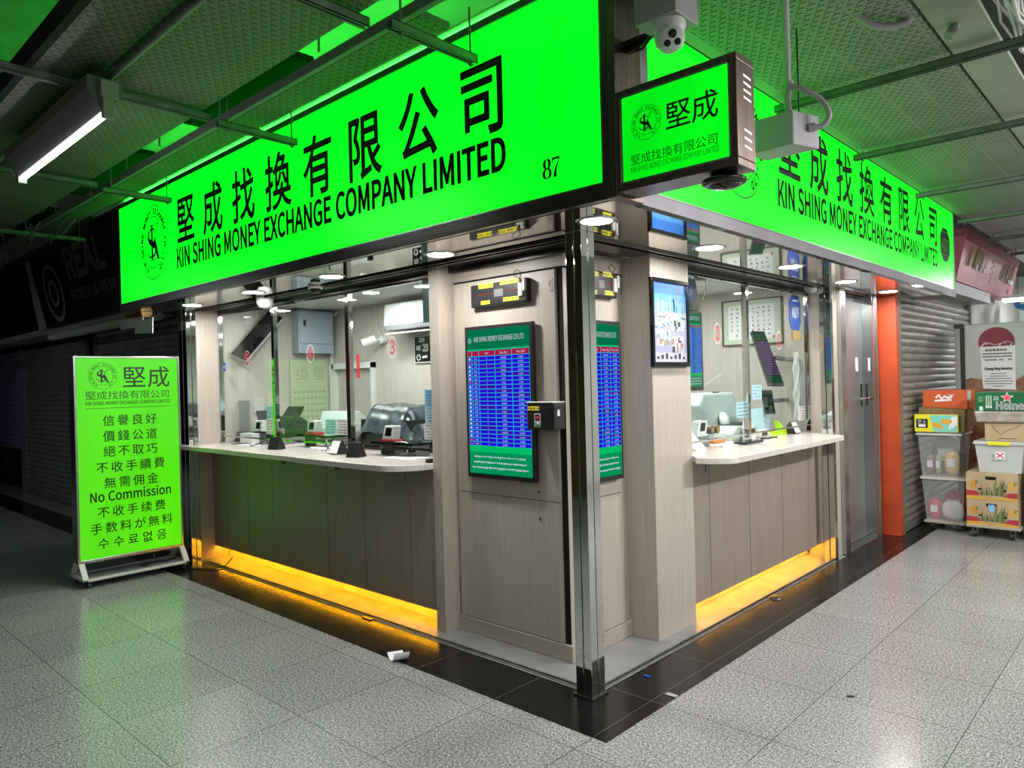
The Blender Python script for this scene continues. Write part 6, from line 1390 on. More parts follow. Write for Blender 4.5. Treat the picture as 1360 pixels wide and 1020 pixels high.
def note_counter(label, x, y, z, rz, m_, w_=0.28, h_=0.20, hopper=True):
    t = thing('note_counter', label, 'cash machine', (x, y, z), rz)
    MB().prism([(-0.12, 0.0), (0.12, 0.0), (0.12, h_ * 0.75), (0.03, h_), (-0.06, h_), (-0.12, h_ * .45)], -w_ / 2, w_ / 2, 'x').build('body', m_, t, bevel=0.008)
    if hopper: MB().hexa([(-w_ * .4, 0.02, h_), (w_ * .4, 0.02, h_), (w_ * .4, 0.06, h_), (-w_ * .4, 0.06, h_)], [(-w_ * .4, 0.09, h_ * 1.45), (w_ * .4, 0.09, h_ * 1.45), (w_ * .4, 0.11, h_ * 1.45), (-w_ * .4, 0.11, h_ * 1.45)]).build('hopper', m_, t)
    MB().box(-w_ * .42, w_ * .42, -0.20, -0.11, 0.0, 0.03).build('tray', M['black'], t, bevel=0.004)
    for k in (-1, 1): MB().cyl((k * w_ * .3, -0.128, 0.06), (k * w_ * .3 + 0.03, -0.128, 0.06), 0.028).build('stacker_wheel', M['grey'], t)
    return t


def pen_stand(label, x, y, rz=0.0, white=False):
    t = thing('card_stand', label, 'stand', (x, y, ZT), rz)
    MB().prism([(-0.05, 0.0), (0.05, 0.0), (0.05, 0.012), (0.0, 0.105), (-0.012, 0.105)], -0.055, 0.055, 'x').build('stand', M['black'], t, bevel=0.003)
    if white: MB().prism([(-0.062, 0.012), (-0.056, 0.012), (-0.018, 0.10), (-0.024, 0.10)], -0.048, 0.048, 'x').build('card', M['paper'], t)
    return t


note_counter('black note counting machine behind the first pane of the left counter', -3.90, 0.60, ZT + 0.06, 0.15, M['black'], 0.26, 0.19)
MB().box(-4.05, -3.75, 0.45, 0.75, ZT, ZT + 0.06).build('machine_plinth', M['grey'], label='grey plinth under the black note counter', cat='plinth')
t = display_head('white display head of the first left window on the black counter', -3.93, 0.345, ZT + 0.125, 0, M['white'], M['black'])
MB().box(-0.03, 0.03, 0.0, 0.04, -0.125, -0.015).build('column', M['grey'], t)
display_head('white display head behind the second pane of the left counter', -3.30, 0.50, ZT + 0.125, 0, M['white'], M['red'])
note_counter('note counter behind green tinted strip in the second pane', -3.20, 0.80, ZT, 0.1, M['grey'], 0.24, 0.12)
note_counter('big pale note counter at the back of the second pane', -3.62, 1.00, ZT + 0.0, 0.2, mat('pale_machine', (0.50, 0.58, 0.57), 0.4), 0.40, 0.28, False)
t = thing('counter_shelf', 'thin dark glass shelf across the second window above the counter', 'shelf', (-3.2, 0.50, ZT + 0.10))
MB().box(-0.28, 0.24, -0.09, 0.12, -0.008, 0.010).build('shelf_board', M['gloss'], t)
for x in (-0.25, 0.2): MB().box(x, x + 0.02, 0.0, 0.10, -0.10, -0.008).build('support', M['grey'], t)
pen_stand('black card stand on the left counter in front of the first mullion', -3.38, 0.19, 0.3)
pen_stand('black card stand holding a pale card left of the second mullion', -2.50, 0.22, 0.0, True)
pen_stand('black card stand on the left counter just right of the second mullion', -2.20, 0.16, 0.35)
t = thing('wire_stand', 'twisted grey wire stand beside the pale card stand', 'stand', (-2.66, 0.23, ZT))
q = MB(); q.tube([(-0.05, 0, 0.006), (-0.03, 0.02, 0.05), (0.0, -0.02, 0.09), (0.03, 0.02, 0.03), (0.05, -0.01, 0.006)], 0.005).tube([(-0.06, 0.02, 0.10), (-0.02, 0.0, 0.04), (0.04, 0.03, 0.01)], 0.005).lathe([(0.03, 0), (0.03, 0.01), (0, 0.01)], (0.03, 0, 0), 16); q.build('wire', M['midgrey'], t)

t = thing('covered_machine', 'bulky machine under a wrinkled dark plastic cover in the third window', 'machine', (-2.42, 0.74, ZT))
vs = []; NX, NY = 16, 12
random.seed(11)
for j in range(NY + 1):
    for i in range(NX + 1):
        u, v = i / NX, j / NY
        hh = 0.34 * min(1, 5.5 * min(u, 1 - u) + 0.02) ** 0.5 * (0.35 + 0.65 * min(1, 4 * v + 0.05) ** 0.8) * (1 - 0.12 * u)
        vs.append((-0.36 + 0.72 * u + 0.01 * random.random(), -0.20 + 0.42 * v + 0.008 * random.random(), 0.02 + hh + 0.014 * random.random() - (0.02 if min(u, 1 - u, v, 1 - v) < 0.01 else 0)))
q = MB(); q.add(vs, [(j * (NX + 1) + i, j * (NX + 1) + i + 1, (j + 1) * (NX + 1) + i + 1, (j + 1) * (NX + 1) + i) for j in range(NY) for i in range(NX)], 0, True)
q.build('plastic_cover', noisy('dark_plastic_sheet', (0.02, 0.03, 0.035), (0.09, 0.12, 0.14), 9, 0.18), t)
MB().box(-0.32, 0.32, -0.15, 0.18, 0.0, 0.24).build('machine_body', M['black'], t)
display_head('white and red display head before the covered machine', -2.10, 0.40, ZT + 0.115, 0, M['white'], M['red'])
t = thing('counter_shelf', 'dark glass shelf carrying the white and red display head', 'shelf', (-1.98, 0.40, ZT + 0.09))
MB().box(-0.26, 0.22, -0.08, 0.14, -0.008, 0.009).build('shelf_board', M['gloss'], t)
for x in (-0.22, 0.18): MB().box(x, x + 0.015, -0.02, 0.10, -0.09, -0.008).build('support', M['grey'], t)
MB().tube([(0.02, -0.06, 0.012), (0.14, -0.07, 0.014), (0.17, -0.07, 0.0), (0.15, -0.07, -0.06), (0.05, -0.07, -0.08)], 0.006).build('rail', M['steel'], t)
note_counter('low black note counter under the dark glass shelf in the third window', -1.86, 0.82, ZT, 0, M['black'], 0.30, 0.17, False)
for i, (x, y, a, lb) in enumerate(((-1.80, 0.30, 0.1, 'loose papers on the left counter before the dark shelf'), (-3.02, 0.42, -0.3, 'stack of pale papers on the left counter in the second window'), (-4.02, 0.30, 0.2, 'papers and leads on the left counter below the first display'))):
    o = MB().box(-0.15, 0.15, -0.08, 0.08, 0, 0.004 + 0.008 * (i == 1)).build('paper_sheets', M['paper'], label=lb, cat='paper'); o.location = (x, y, ZT + 0.0005); o.rotation_euler = (0, 0, a)
t = thing('water_bottle', 'clear plastic bottle on the left counter beside the wooden pier', 'bottle', (-1.60, 0.42, ZT))
MB().lathe([(0.0, 0.0), (0.030, 0.0), (0.033, 0.01), (0.033, 0.13), (0.028, 0.16), (0.012, 0.185), (0.012, 0.20)], n=24).build('body', plastic_mat('clear_bottle', (0.8, 0.88, 0.9), 0.35, 0.1), t)
MB().lathe([(0.014, 0.195), (0.014, 0.215), (0.0, 0.216)], n=20).build('cap', M['white'], t)
MB().lathe([(0.0335, 0.05), (0.0335, 0.09)], n=24).build('label_band', M['grey'], t)
t = thing('computer_monitor', 'black monitor edge behind the cards at the left wooden pier', 'monitor', (-1.50, 0.60, ZT))
MB().box(-0.10, 0.08, 0, 0.03, 0.10, 0.42).build('screen', M['black'], t, bevel=0.004)
MB().box(-0.02, 0.02, 0.01, 0.04, 0.01, 0.12).box(-0.08, 0.06, -0.04, 0.10, 0, 0.012).build('stand', M['black'], t)
MB().tube([(-4.3, 0.24, ZT + 0.012), (-4.15, 0.20, ZT + 0.012), (-4.0, 0.26, ZT + 0.02), (-3.85, 0.22, ZT + 0.006), (-3.75, 0.3, ZT + 0.05), (-3.66, 0.36, ZT + 0.12)], 0.004).build('desk_lead', M['cable'], label='thin black lead trailing over the left counter', cat='cable')
MB().disc(-4.50, 1.815, 0.045, 0.294, 32, 0, 0.75).text('ADT', -4.50, 1.80, 0.035, 0.8, 0.2935, 'c', bold=0.001, m=1).build('round_sticker', [M['adtblue'], M['paper']], label='small round blue alarm sticker at the left edge of the first pane', cat='sticker')
MB().box(-1.44, -1.40, 0.17, 0.2, ZT, ZT + 0.025).build('eraser_block', M['black'], label='tiny black block on the left counter against the wooden pier', cat='block')

# ================================================================== INSIDE, RIGHT COUNTER
t = thing('covered_note_counter', 'big pale grey banknote machine under a clear cover in the first right window', 'machine', (-0.80, 2.98, ZT + 0.05), PI / 2)
MB().prism([(-0.36, 0.0), (0.36, 0.0), (0.36, 0.22), (0.27, 0.32), (-0.28, 0.32), (-0.36, 0.22)], -0.0, 0.36).build('body', noisy('pale_grey_cover', (0.36, 0.42, 0.42), (0.46, 0.52, 0.52), 3, 0.3), t, bevel=0.02)
MB().box(0.02, 0.09, 0.05, 0.08, 0.32, 0.33).build('latch', M['black'], t)
MB().box(-0.3, 0.3, -0.12, 0.0, 0.0, 0.05).build('tray', M['black'], t, bevel=0.004)
MB().lathe([(0.075, 0.0), (0.07, 0.02), (0.0, 0.03)], (0.02, -0.02, 0.08), 24, (0, -1, 0.3)).build('dial', M['white'], t)
MB().box(-1.3, -0.645, 2.55, 3.4, ZT, ZT + 0.05).build('machine_plinth', M['grey'], label='dark plinth under the big pale banknote machine', cat='plinth')
display_head('white display head just past the right wooden pier', -0.45, 1.95, ZT + 0.09, PI / 2, M['white'], M['white'])
MB().box(-0.50, -0.40, 1.88, 2.02, ZT, ZT + 0.075).build('display_plinth', M['grey'], label='grey stand under the white display head by the right pier', cat='stand')
t = thing('coin_roll', 'round brass-ended roll beside the white display, left of two', 'roll', (-0.48, 2.17, ZT + 0.11), PI / 2)
MB().cyl((0, -0.03, 0), (0, 0.08, 0), 0.032).build('roll', M['woodframe'], t); MB().cyl((0, -0.032, 0), (0, -0.030, 0), 0.024).build('end_face', M['brass'], t)
t2 = dup(t); t2.location = (-0.48, 2.26, ZT + 0.11); t2['label'] = 'round brass-ended roll nearer the big banknote machine, right of two'
for q in (t, t2): q['group'] = 'brass ended rolls'
MB().box(-0.60, -0.42, 2.13, 2.31, ZT, ZT + 0.045).build('orange_case', mat('orange_case', (0.55, 0.20, 0.05), 0.4), label='small orange case under the two brass rolls', cat='case')
MB().box(-0.60, -0.42, 2.12, 2.32, ZT + 0.046, ZT + 0.075).build('tray_lid', M['offwhite'], label='pale tray on top of the small orange case', cat='tray')
t = thing('cash_tray', 'clear curved tray of paper on the right counter before the big banknote machine', 'tray', (-0.475, 2.36, ZT), PI / 2)
MB().prism([(0.0, 0.0), (0.50, 0.0), (0.46, 0.10), (0.12, 0.115), (0.03, 0.06)], -0.08, 0.14).build('body', mat('pale_green_plastic', (0.45, 0.52, 0.46), 0.2), t, bevel=0.006)
o = MB().box(-0.10, 0.10, -0.20, 0.20, 0, 0.005).build('paper_sheets', M['paper'], label='flat white papers on the right counter before the clear tray', cat='paper'); o.location = (-0.36, 2.22, ZT + 0.0005)
t = thing('white_leaflet_stand', 'white leaflet wedge on the right counter against the wooden pier', 'stand', (-0.36, 1.72, ZT))
MB().prism([(-0.08, 0), (0.06, 0), (-0.06, 0.12)], 1.64 - 1.72, 1.80 - 1.72, 'y').build('wedge', M['paper'], t)
t = thing('tall_white_card', 'tall pale upright card behind the display by the right pier', 'card', (-0.52, 1.80, ZT), PI / 2)
MB().prism([(0.0, 0.0), (0.16, 0.0), (0.03, 0.36), (0.0, 0.36)], 0.0, 0.01).build('card', M['palebluecard'], t)
MB().box(-0.30, -0.20, 2.20, 2.50, ZT + 0.001, ZT + 0.022).build('black_tablet', M['gloss'], bevel=0.004, label='flat black tablet at the foot of the right counter mullion', cat='tablet')
t = thing('card_reader', 'white card reader beside the foot of the right counter mullion', 'card reader', (-0.34, 2.56, ZT), PI / 2)
MB().prism([(-0.05, 0), (0.05, 0), (0.04, 0.11), (-0.03, 0.15), (-0.05, 0.10)], -0.03, 0.04).build('body', M['white'], t, bevel=0.006)
MB().box(-0.03, 0.03, -0.034, -0.030, 0.07, 0.10).build('screen', M['gloss'], t)
t = thing('paper_stapler', 'lime green stapler on the right counter', 'stapler', (-0.38, 3.22, ZT), PI / 2)
MB().hexa([(-0.13, -0.025, 0.0), (0.12, -0.025, 0.0), (0.12, 0.025, 0.0), (-0.13, 0.025, 0.0)], [(-0.12, -0.02, 0.05), (0.10, -0.02, 0.06), (0.10, 0.02, 0.06), (-0.12, 0.02, 0.05)]).build('base', M['lime'], t, bevel=0.008)
MB().hexa([(-0.03, -0.022, 0.055), (0.11, -0.022, 0.02), (0.11, 0.022, 0.02), (-0.03, 0.022, 0.055)], [(-0.07, -0.018, 0.125), (-0.02, -0.018, 0.115), (-0.02, 0.018, 0.115), (-0.07, 0.018, 0.125)]).build('handle', M['lime'], t, bevel=0.008)
t = thing('white_calculator', 'small white device left of the lime stapler', 'device', (-0.42, 2.95, ZT), PI / 2)
MB().box(-0.09, 0.09, -0.03, 0.03, 0, 0.06).build('body', M['white'], t, bevel=0.006); MB().box(-0.05, 0.05, -0.034, -0.030, 0.015, 0.045).build('screen', M['gloss'], t)
o = pen_stand('black card stand with white card at the far end of the right counter', -0.34, 3.38, PI / 2, True)
MB().box(-0.62, -0.60, 3.05, 3.55, ZT + 0.001, 1.31).build('plastic_folder', M['palebluecard'], label='pale blue clear folder standing behind the stapler', cat='folder')
MB().tube([(-0.32, 2.72, ZT + 0.006), (-0.28, 2.80, ZT + 0.006), (-0.31, 2.88, ZT + 0.006), (-0.27, 2.92, ZT + 0.006)], 0.006).build('desk_lead', M['cable'], label='short black lead on the right counter right of the mullion', cat='cable')

# tilted wall screen and swing-arm monitor
def slab_screen(name, label, corners, depth, m_, scr):
    # corners: screen face, lower-left, lower-right, upper-right, upper-left (seen from the front)
    t = thing(name, label, 'screen', corners[0])
    c = [Vector(p) for p in corners]; n = (c[1] - c[0]).cross(c[3] - c[0]).normalized()
    q = MB(); q.add([p for p in c] + [p - n * depth for p in c], [(0, 1, 2, 3), (7, 6, 5, 4), (0, 4, 5, 1), (1, 5, 6, 2), (2, 6, 7, 3), (3, 7, 4, 0)]); q.build('casing', m_, t, True)
    def at(u, v, e=0.002): return (c[0] * (1 - u) + c[1] * u) * (1 - v) + (c[3] * (1 - u) + c[2] * u) * v + n * e
    q = MB(); q.add([at(.04, .04), at(.96, .04), at(.96, .96), at(.04, .96)], [(0, 1, 2, 3)], 0)
    if scr:
        q.add([at(.04, .84, .0025), at(.96, .84, .0025), at(.96, .96, .0025), at(.04, .96, .0025)], [(0, 1, 2, 3)], 1)
        q.add([at(.04, .04, .0025), at(.96, .04, .0025), at(.96, .17, .0025), at(.04, .17, .0025)], [(0, 1, 2, 3)], 1)
        for r in range(14):
            for k in range(4):
                v = .19 + .045 * r; u = .07 + .225 * k
                q.add([at(u, v, .003), at(u + .2, v, .003), at(u + .2, v + .032, .003), at(u, v + .032, .003)], [(0, 1, 2, 3)], 2)
    q.build('display', [M['gloss'], emit_mat('dim_green', (0.02, 0.22, 0.10), 0.35), emit_mat('dim_violet', (0.30, 0.16, 0.45), 0.4)], t, True)
    return t


slab_screen('tilted_screen', 'dim rate screen tilted on a wall arm in the end window of the right counter',
            [(-0.535, 3.40, 1.515), (-0.43, 3.48, 1.51), (-0.605, 3.48, 2.0), (-0.69, 3.40, 2.005)], 0.06, M['black'], True)
MB().tube([(-0.52, 3.5, 1.76), (-0.45, 3.6, 1.74), (-0.42, 3.74, 1.74)], 0.02).build('screen_arm', M['grey'], label='grey wall arm carrying the tilted dim screen', cat='bracket')
slab_screen('swing_monitor', 'small dark monitor on a horizontal arm below the tilted dim screen',
            [(-0.575, 3.40, 1.25), (-0.50, 3.44, 1.255), (-0.53, 3.44, 1.475), (-0.63, 3.40, 1.475)], 0.025, M['grey'], False)
MB().box(-0.535, -0.50, 3.47, 3.74, 1.355, 1.39).build('monitor_arm', M['grey'], label='flat grey arm holding the small dark monitor', cat='bracket')
q = MB()
for i in range(5):
    q.tube([(-0.36 + 0.01 * i, 3.515 + 0.02 * math.sin(2.2 * k + i), 1.80 - 0.075 * k) for k in range(9)], 0.005, 6)
q.build('lead_bundle', M['whitecable'], label='knotted white leads hanging in the end window below the alarm sign', cat='cables')
MB().box(-0.42, -0.315, 3.66, 3.749, 1.32, 1.60).build('junction_case', M['midgrey'], label='grey socket case on the end pier inside the right window', cat='box')

# calligraphy
def calligraphy(label, loc, w_, h_, x_split, seed):
    t = thing('calligraphy_frame', label, 'picture', loc)
    MB().box(0, w_, 0, 0.02, 0, 0.014).box(0, w_, 0, 0.02, h_ - 0.014, h_).box(0, 0.014, 0, 0.02, 0, h_).box(w_ - 0.014, w_, 0, 0.02, 0, h_).build('frame', M['woodframe'], t)
    MB().quad(0.014, w_ - 0.014, 0.014, h_ - 0.014, 0.010, 0).quad(w_ * .11, w_ * .87, h_ * .13, h_ * .87, 0.009, 1).build('mount', [mat('celadon_mount', (0.50, 0.58, 0.46), 0.6), M['paper']], t)
    rnd = random.Random(seed); m = MB()
    for c in range(8):
        for r in range(7 if c % 3 else 6):
            cx, cz = w_ * (.17 + .088 * c), h_ * (.80 - .095 * r); s = w_ * 0.026
            for k in range(4):
                a, b_ = (rnd.uniform(-1, 1), rnd.uniform(-1, 1)), (rnd.uniform(-1, 1), rnd.uniform(-1, 1))
                m.stroke([(cx + a[0] * s, cz + a[1] * s), (cx + (a[0] + b_[0]) * s * .5 + s * .2, cz + (a[1] + b_[1]) * s * .5), (cx + b_[0] * s, cz + b_[1] * s)], [s * .25, s * .35, s * .1], 0.0085 - 0.0001 * k)
    m.build('brush_strokes', M['vinyl'], t)
    MB().quad(w_ * .84, w_ * .87, h_ * .13, h_ * .19, 0.0088).build('seal', M['red'], t)


calligraphy('wide wood-framed brush calligraphy on the far interior wall', (-1.14, 3.725, 1.895), 0.60, 0.44, 0.5, 5)
MB().tube([(-0.9, 3.2, 1.62), (-1.15, 3.3, 1.5), (-1.5, 3.5, 1.25)], 0.004).build('white_pole', M['whitecable'], label='thin white pole slanting across the first right window', cat='pole')
# ceiling spots inside
k_ = None
for x, y, lb in ((-3.05, 0.95, 'round ceiling spot inside the kiosk over the middle of the left counter'), (-0.95, 2.55, 'round ceiling spot inside the kiosk over the right counter')):
    t = thing('ceiling_spot', lb, 'lamp', (x, y, 2.42)); MB().lathe([(0.07, -0.003), (0.0, -0.003)], n=32).build('diffuser', M['downlight'], t); MB().lathe([(0.07, -0.003), (0.09, -0.001), (0.09, 0)], n=32).build('trim_ring', M['white'], t)

# ================================================================== FLOOR LITTER
t = thing('curled_paper', 'curled scrap of white paper lying on the black border tiles', 'paper', (-1.20, -0.28, 0.003))
vs = []; n = 14
for j in range(2):
    for i in range(n + 1):
        a = -0.9 + 2.3 * i / n
        vs.append((0.075 * math.sin(a) + 0.012 * j, -0.045 + 0.09 * j, 0.075 - 0.075 * math.cos(a) + 0.001))
q = MB(); q.add(vs, [(i, i + 1, n + 2 + i, n + 1 + i) for i in range(n)], 0, True)
o = q.build('sheet', M['paper'], t); t.rotation_euler = (0, 0, -0.35)
MB().box(-1.995, -1.895, 0.03, 0.062, 0.004, 0.010).build('floor_bolt_plate', M['darksteel'], label='dark bolt plate on the shutter track before the left counter', cat='plate')
o = MB().lathe([(0.0, 0.012), (0.03, 0.012), (0.05, 0.004), (0.05, 0)], n=24).build('floor_bolt_plate', M['darksteel'], label='round bolt plate on the shutter track before the right counter', cat='plate'); o.location = (0.0, 2.18, 0.003)
o = MB().box(-0.016, 0.016, -0.008, 0.008, 0, 0.006).build('debris_scrap', M['black'], label='tiny dark scrap on the granite in the right corridor', cat='litter'); o.location = (0.95, 0.85, 0.0005); o.rotation_euler = (0, 0, 0.7)
o = MB().box(-0.03, 0.03, -0.015, 0.015, 0, 0.003).build('debris_scrap', M['midgrey'], label='flat grey scrap at the edge of the black border near the corner', cat='litter'); o.location = (0.27, 0.30, 0.0035)
o = MB().box(-0.02, 0.02, -0.01, 0.01, 0, 0.004).build('debris_scrap', M['adtblue'], label='dark blue scrap beside the right shutter track', cat='litter'); o.location = (0.05, 0.42, 0.0035)

# ================================================================== GOODS AND FRIDGE ON THE RIGHT
def dolly(label, x0, x1, y0, y1, z, cz):
    t = thing('dolly', label, 'dolly', ((x0 + x1) / 2, (y0 + y1) / 2, 0))
    MB().box(x0, x1, y0, y1, z - 0.025, z).build('deck', M['wood_h'], t, True, bevel=0.004)
    for x in (x0 + 0.07, x1 - 0.07):
        for y in (y0 + 0.05, y1 - 0.05):
            q = MB().cyl((x - 0.014, y, 0.037), (x + 0.014, y, 0.037), 0.037, n=20); q.build('wheel', M['black'], t, True)
            MB().box(x - 0.02, x - 0.016, y - 0.015, y + 0.015, 0.03, z - 0.025).box(x + 0.016, x + 0.02, y - 0.015, y + 0.015, 0.03, z - 0.025).build('fork', M['steel'], t, True)


dolly('low wheeled dolly under the left stack of plastic boxes', 0.20, 0.56, 5.35, 5.85, 0.095, 0)
dolly('low wheeled dolly under the two fruit cartons', 0.60, 1.04, 5.18, 5.75, 0.125, 0)
clear = plastic_mat('clear_box_plastic', (0.62, 0.64, 0.64), 0.30); milky = plastic_mat('milky_box_plastic', (0.72, 0.76, 0.75), 0.72)


def bin_box(label, x0, x1, y0, y1, z0, z1, m_, lid, taper=0.03, clip=None):
    t = thing('storage_box', label, 'storage box', ((x0 + x1) / 2, (y0 + y1) / 2, z0))
    a = [(x0 + taper, y0 + taper, z0), (x1 - taper, y0 + taper, z0), (x1 - taper, y1 - taper, z0), (x0 + taper, y1 - taper, z0)]
    b_ = [(x0, y0, z1 - 0.02), (x1, y0, z1 - 0.02), (x1, y1, z1 - 0.02), (x0, y1, z1 - 0.02)]
    q = MB(); q.add(a + b_, [(3, 2, 1, 0), (0, 1, 5, 4), (1, 2, 6, 5), (2, 3, 7, 6), (3, 0, 4, 7)]); q.build('tub', m_, t, True)
    q = MB(); r = 0.014
    q.box(x0 - r, x1 + r, y0 - r, y0, z1 - 0.03, z1 - 0.012).box(x0 - r, x1 + r, y1, y1 + r, z1 - 0.03, z1 - 0.012).box(x0 - r, x0, y0, y1, z1 - 0.03, z1 - 0.012).box(x1, x1 + r, y0, y1, z1 - 0.03, z1 - 0.012)
    q.build('rim', M['offwhite'], t, True, bevel=0.003)
    MB().box(x0 - 0.008, x1 + 0.008, y0 - 0.008, y1 + 0.008, z1 - 0.012, z1).build('cover', lid, t, True, bevel=0.003)
    if clip: MB().box((x0 + x1) / 2 - 0.09, (x0 + x1) / 2 + 0.09, y0 - 0.02, y0 - 0.012, z1 - 0.035, z1 - 0.002).build('clip', clip, t, True, bevel=0.003)
    return t


def pouch(name, label, c, sx, sy, sz, m_, group=None, lab2=None):
    t = thing(name, label, 'packet', c, group=group)
    vs = []; n, k = 12, 7
    for j in range(k):
        v = j / (k - 1); s = (0.55 + 0.45 * math.sin(PI * v) ** 0.5) if 0 < v < 1 else 0.5
        for i in range(n):
            a = 2 * PI * i / n; vs.append((sx * s * math.copysign(abs(math.cos(a)) ** .7, math.cos(a)), sy * s * math.copysign(abs(math.sin(a)) ** .7, math.sin(a)), sz * v))
    q = MB(); q.add(vs, [(j * n + i, j * n + (i + 1) % n, (j + 1) * n + (i + 1) % n, (j + 1) * n + i) for j in range(k - 1) for i in range(n)] + [tuple(range(n - 1, -1, -1)), tuple(range((k - 1) * n, k * n))], 0, True)
    q.build('packet', m_, t)
    MB().quad(-sx * .5, sx * .5, sz * .35, sz * .7, -sy * 1.0).build('label_patch', M['paper'], t)
    return t


bin_box('lower clear storage box holding red and white packets', 0.185, 0.565, 5.36, 5.83, 0.096, 0.54, clear, M['wood_h'])
bin_box('upper clear storage box of dark jars and yellow packets', 0.155, 0.535, 5.36, 5.83, 0.541, 0.985, clear, clear)
redp = mat('red_packet', (0.60, 0.03, 0.08), 0.35); yp = mat('yellow_packet', (0.65, 0.42, 0.08), 0.4); gp = mat('dark_green_packet', (0.05, 0.14, 0.10), 0.4); vp = mat('violet_packet', (0.20, 0.13, 0.20), 0.4)
pouch('snack_packet', 'crumpled red packet at the left of the lower clear box', (0.275, 5.47, 0.10), 0.065, 0.05, 0.20, redp)
pouch('snack_packet', 'big red packet at the top right in the lower clear box', (0.42, 5.62, 0.10), 0.11, 0.06, 0.27, redp)
pouch('snack_packet', 'white printed packet in front in the lower clear box', (0.435, 5.46, 0.10), 0.10, 0.045, 0.19, M['paper'])
pouch('snack_packet', 'yellow packet at the right of the upper clear box', (0.43, 5.49, 0.55), 0.07, 0.05, 0.24, yp)
pouch('snack_packet', 'pale yellow packet in the middle of the upper clear box', (0.32, 5.44, 0.55), 0.028, 0.03, 0.20, brs[2])
pouch('snack_packet', 'violet packet at the left of the upper clear box', (0.24, 5.50, 0.55), 0.05, 0.05, 0.20, vp)
pouch('snack_packet', 'tall dark green packet at the back of the upper clear box', (0.35, 5.66, 0.55), 0.14, 0.06, 0.36, gp)

t = thing('snack_carton', 'yellow and teal snack carton in a wicker-patterned tray on the upper clear box', 'carton', (0.335, 5.5, 0.987))
wick = noisy('wicker_weave', (0.10, 0.065, 0.025), (0.26, 0.17, 0.06), 60, 0.7)
MB().hexa([(0.15, 5.40, 0.987), (0.56, 5.40, 0.987), (0.56, 5.80, 0.987), (0.15, 5.80, 0.987)], [(0.16, 5.42, 1.24), (0.57, 5.42, 1.215), (0.57, 5.80, 1.215), (0.16, 5.80, 1.24)]).build('tray', wick, t, True)
MB().box(0.135, 0.52, 5.345, 5.40, 0.99, 1.165).build('carton_body', M['yellow'], t, True)
cm = [mat('teal_print', (0.20, 0.62, 0.50), 0.5), M['yellow'], M['black'], M['paper'], mat('golden_cake', (0.70, 0.38, 0.04), 0.5)]
m = MB(); X, Z = 0.135, 0.99
m.poly([(X + 0.14, Z + 0.17), (X + 0.38, Z + 0.17), (X + 0.38, Z + 0.004), (X + 0.17, Z + 0.004)], 5.344, 0)
m.poly([(X + 0.30, Z + 0.02), (X + 0.38, Z + 0.07), (X + 0.38, Z + 0.16), (X + 0.33, Z + 0.15)], 5.3435, 3)
m.quad(X + 0.015, X + 0.12, Z + 0.04, Z + 0.13, 5.3438, 2); m.text('芝士', X + 0.067, Z + 0.085, 0.042, 1, 5.343, 'c', m=3); m.quad(X + 0.035, X + 0.10, Z + 0.05, Z + 0.075, 5.343, 3)
for cx, cz, a in ((0.205, 0.065, -.5), (0.285, 0.105, .0)):
    m.poly([(X + cx + 0.052 * math.cos(2 * PI * i / 24) * math.cos(a) - 0.026 * math.sin(2 * PI * i / 24) * math.sin(a), Z + cz + 0.052 * math.cos(2 * PI * i / 24) * math.sin(a) + 0.026 * math.sin(2 * PI * i / 24) * math.cos(a)) for i in range(24)], 5.3432, 4)
m.build('print', cm, t, True)
t = thing('orange_carton', 'flat orange carton on top of the left stack', 'carton', (0.39, 5.5, 1.24))
MB().hexa([(0.195, 5.44, 1.24), (0.585, 5.44, 1.217), (0.585, 5.79, 1.217), (0.195, 5.79, 1.24)], [(0.195, 5.44, 1.405), (0.585, 5.44, 1.405), (0.585, 5.79, 1.405), (0.195, 5.79, 1.405)]).build('carton_body', mat('orange_card', (0.55, 0.095, 0.02), 0.5), t, True)
m = MB(); m.stroke([(0.31, 1.33), (0.34, 1.36), (0.36, 1.32), (0.39, 1.345), (0.42, 1.33), (0.46, 1.345)], 0.022, 5.438); m.stroke([(0.30, 1.30), (0.45, 1.31)], 0.02, 5.4378); m.stroke([(0.42, 1.36), (0.48, 1.358)], 0.006, 5.438); m.build('print', M['paper'], t, True)
MB().box(0.585, 0.588, 5.45, 5.60, 1.30, 1.40).build('side_label', M['offwhite'], t, True)

# fruit cartons
kraft = noisy('kraft_card', (0.40, 0.30, 0.17), (0.48, 0.37, 0.22), 4, 0.7)
fm = [mat('fruit_red', (0.42, 0.03, 0.04), 0.6), mat('fruit_gold', (0.62, 0.36, 0.05), 0.6), mat('leaf_dark', (0.09, 0.12, 0.05), 0.6), mat('leaf_olive', (0.20, 0.21, 0.08), 0.6), mat('fruit_orange', (0.60, 0.27, 0.04), 0.6), M['void']]


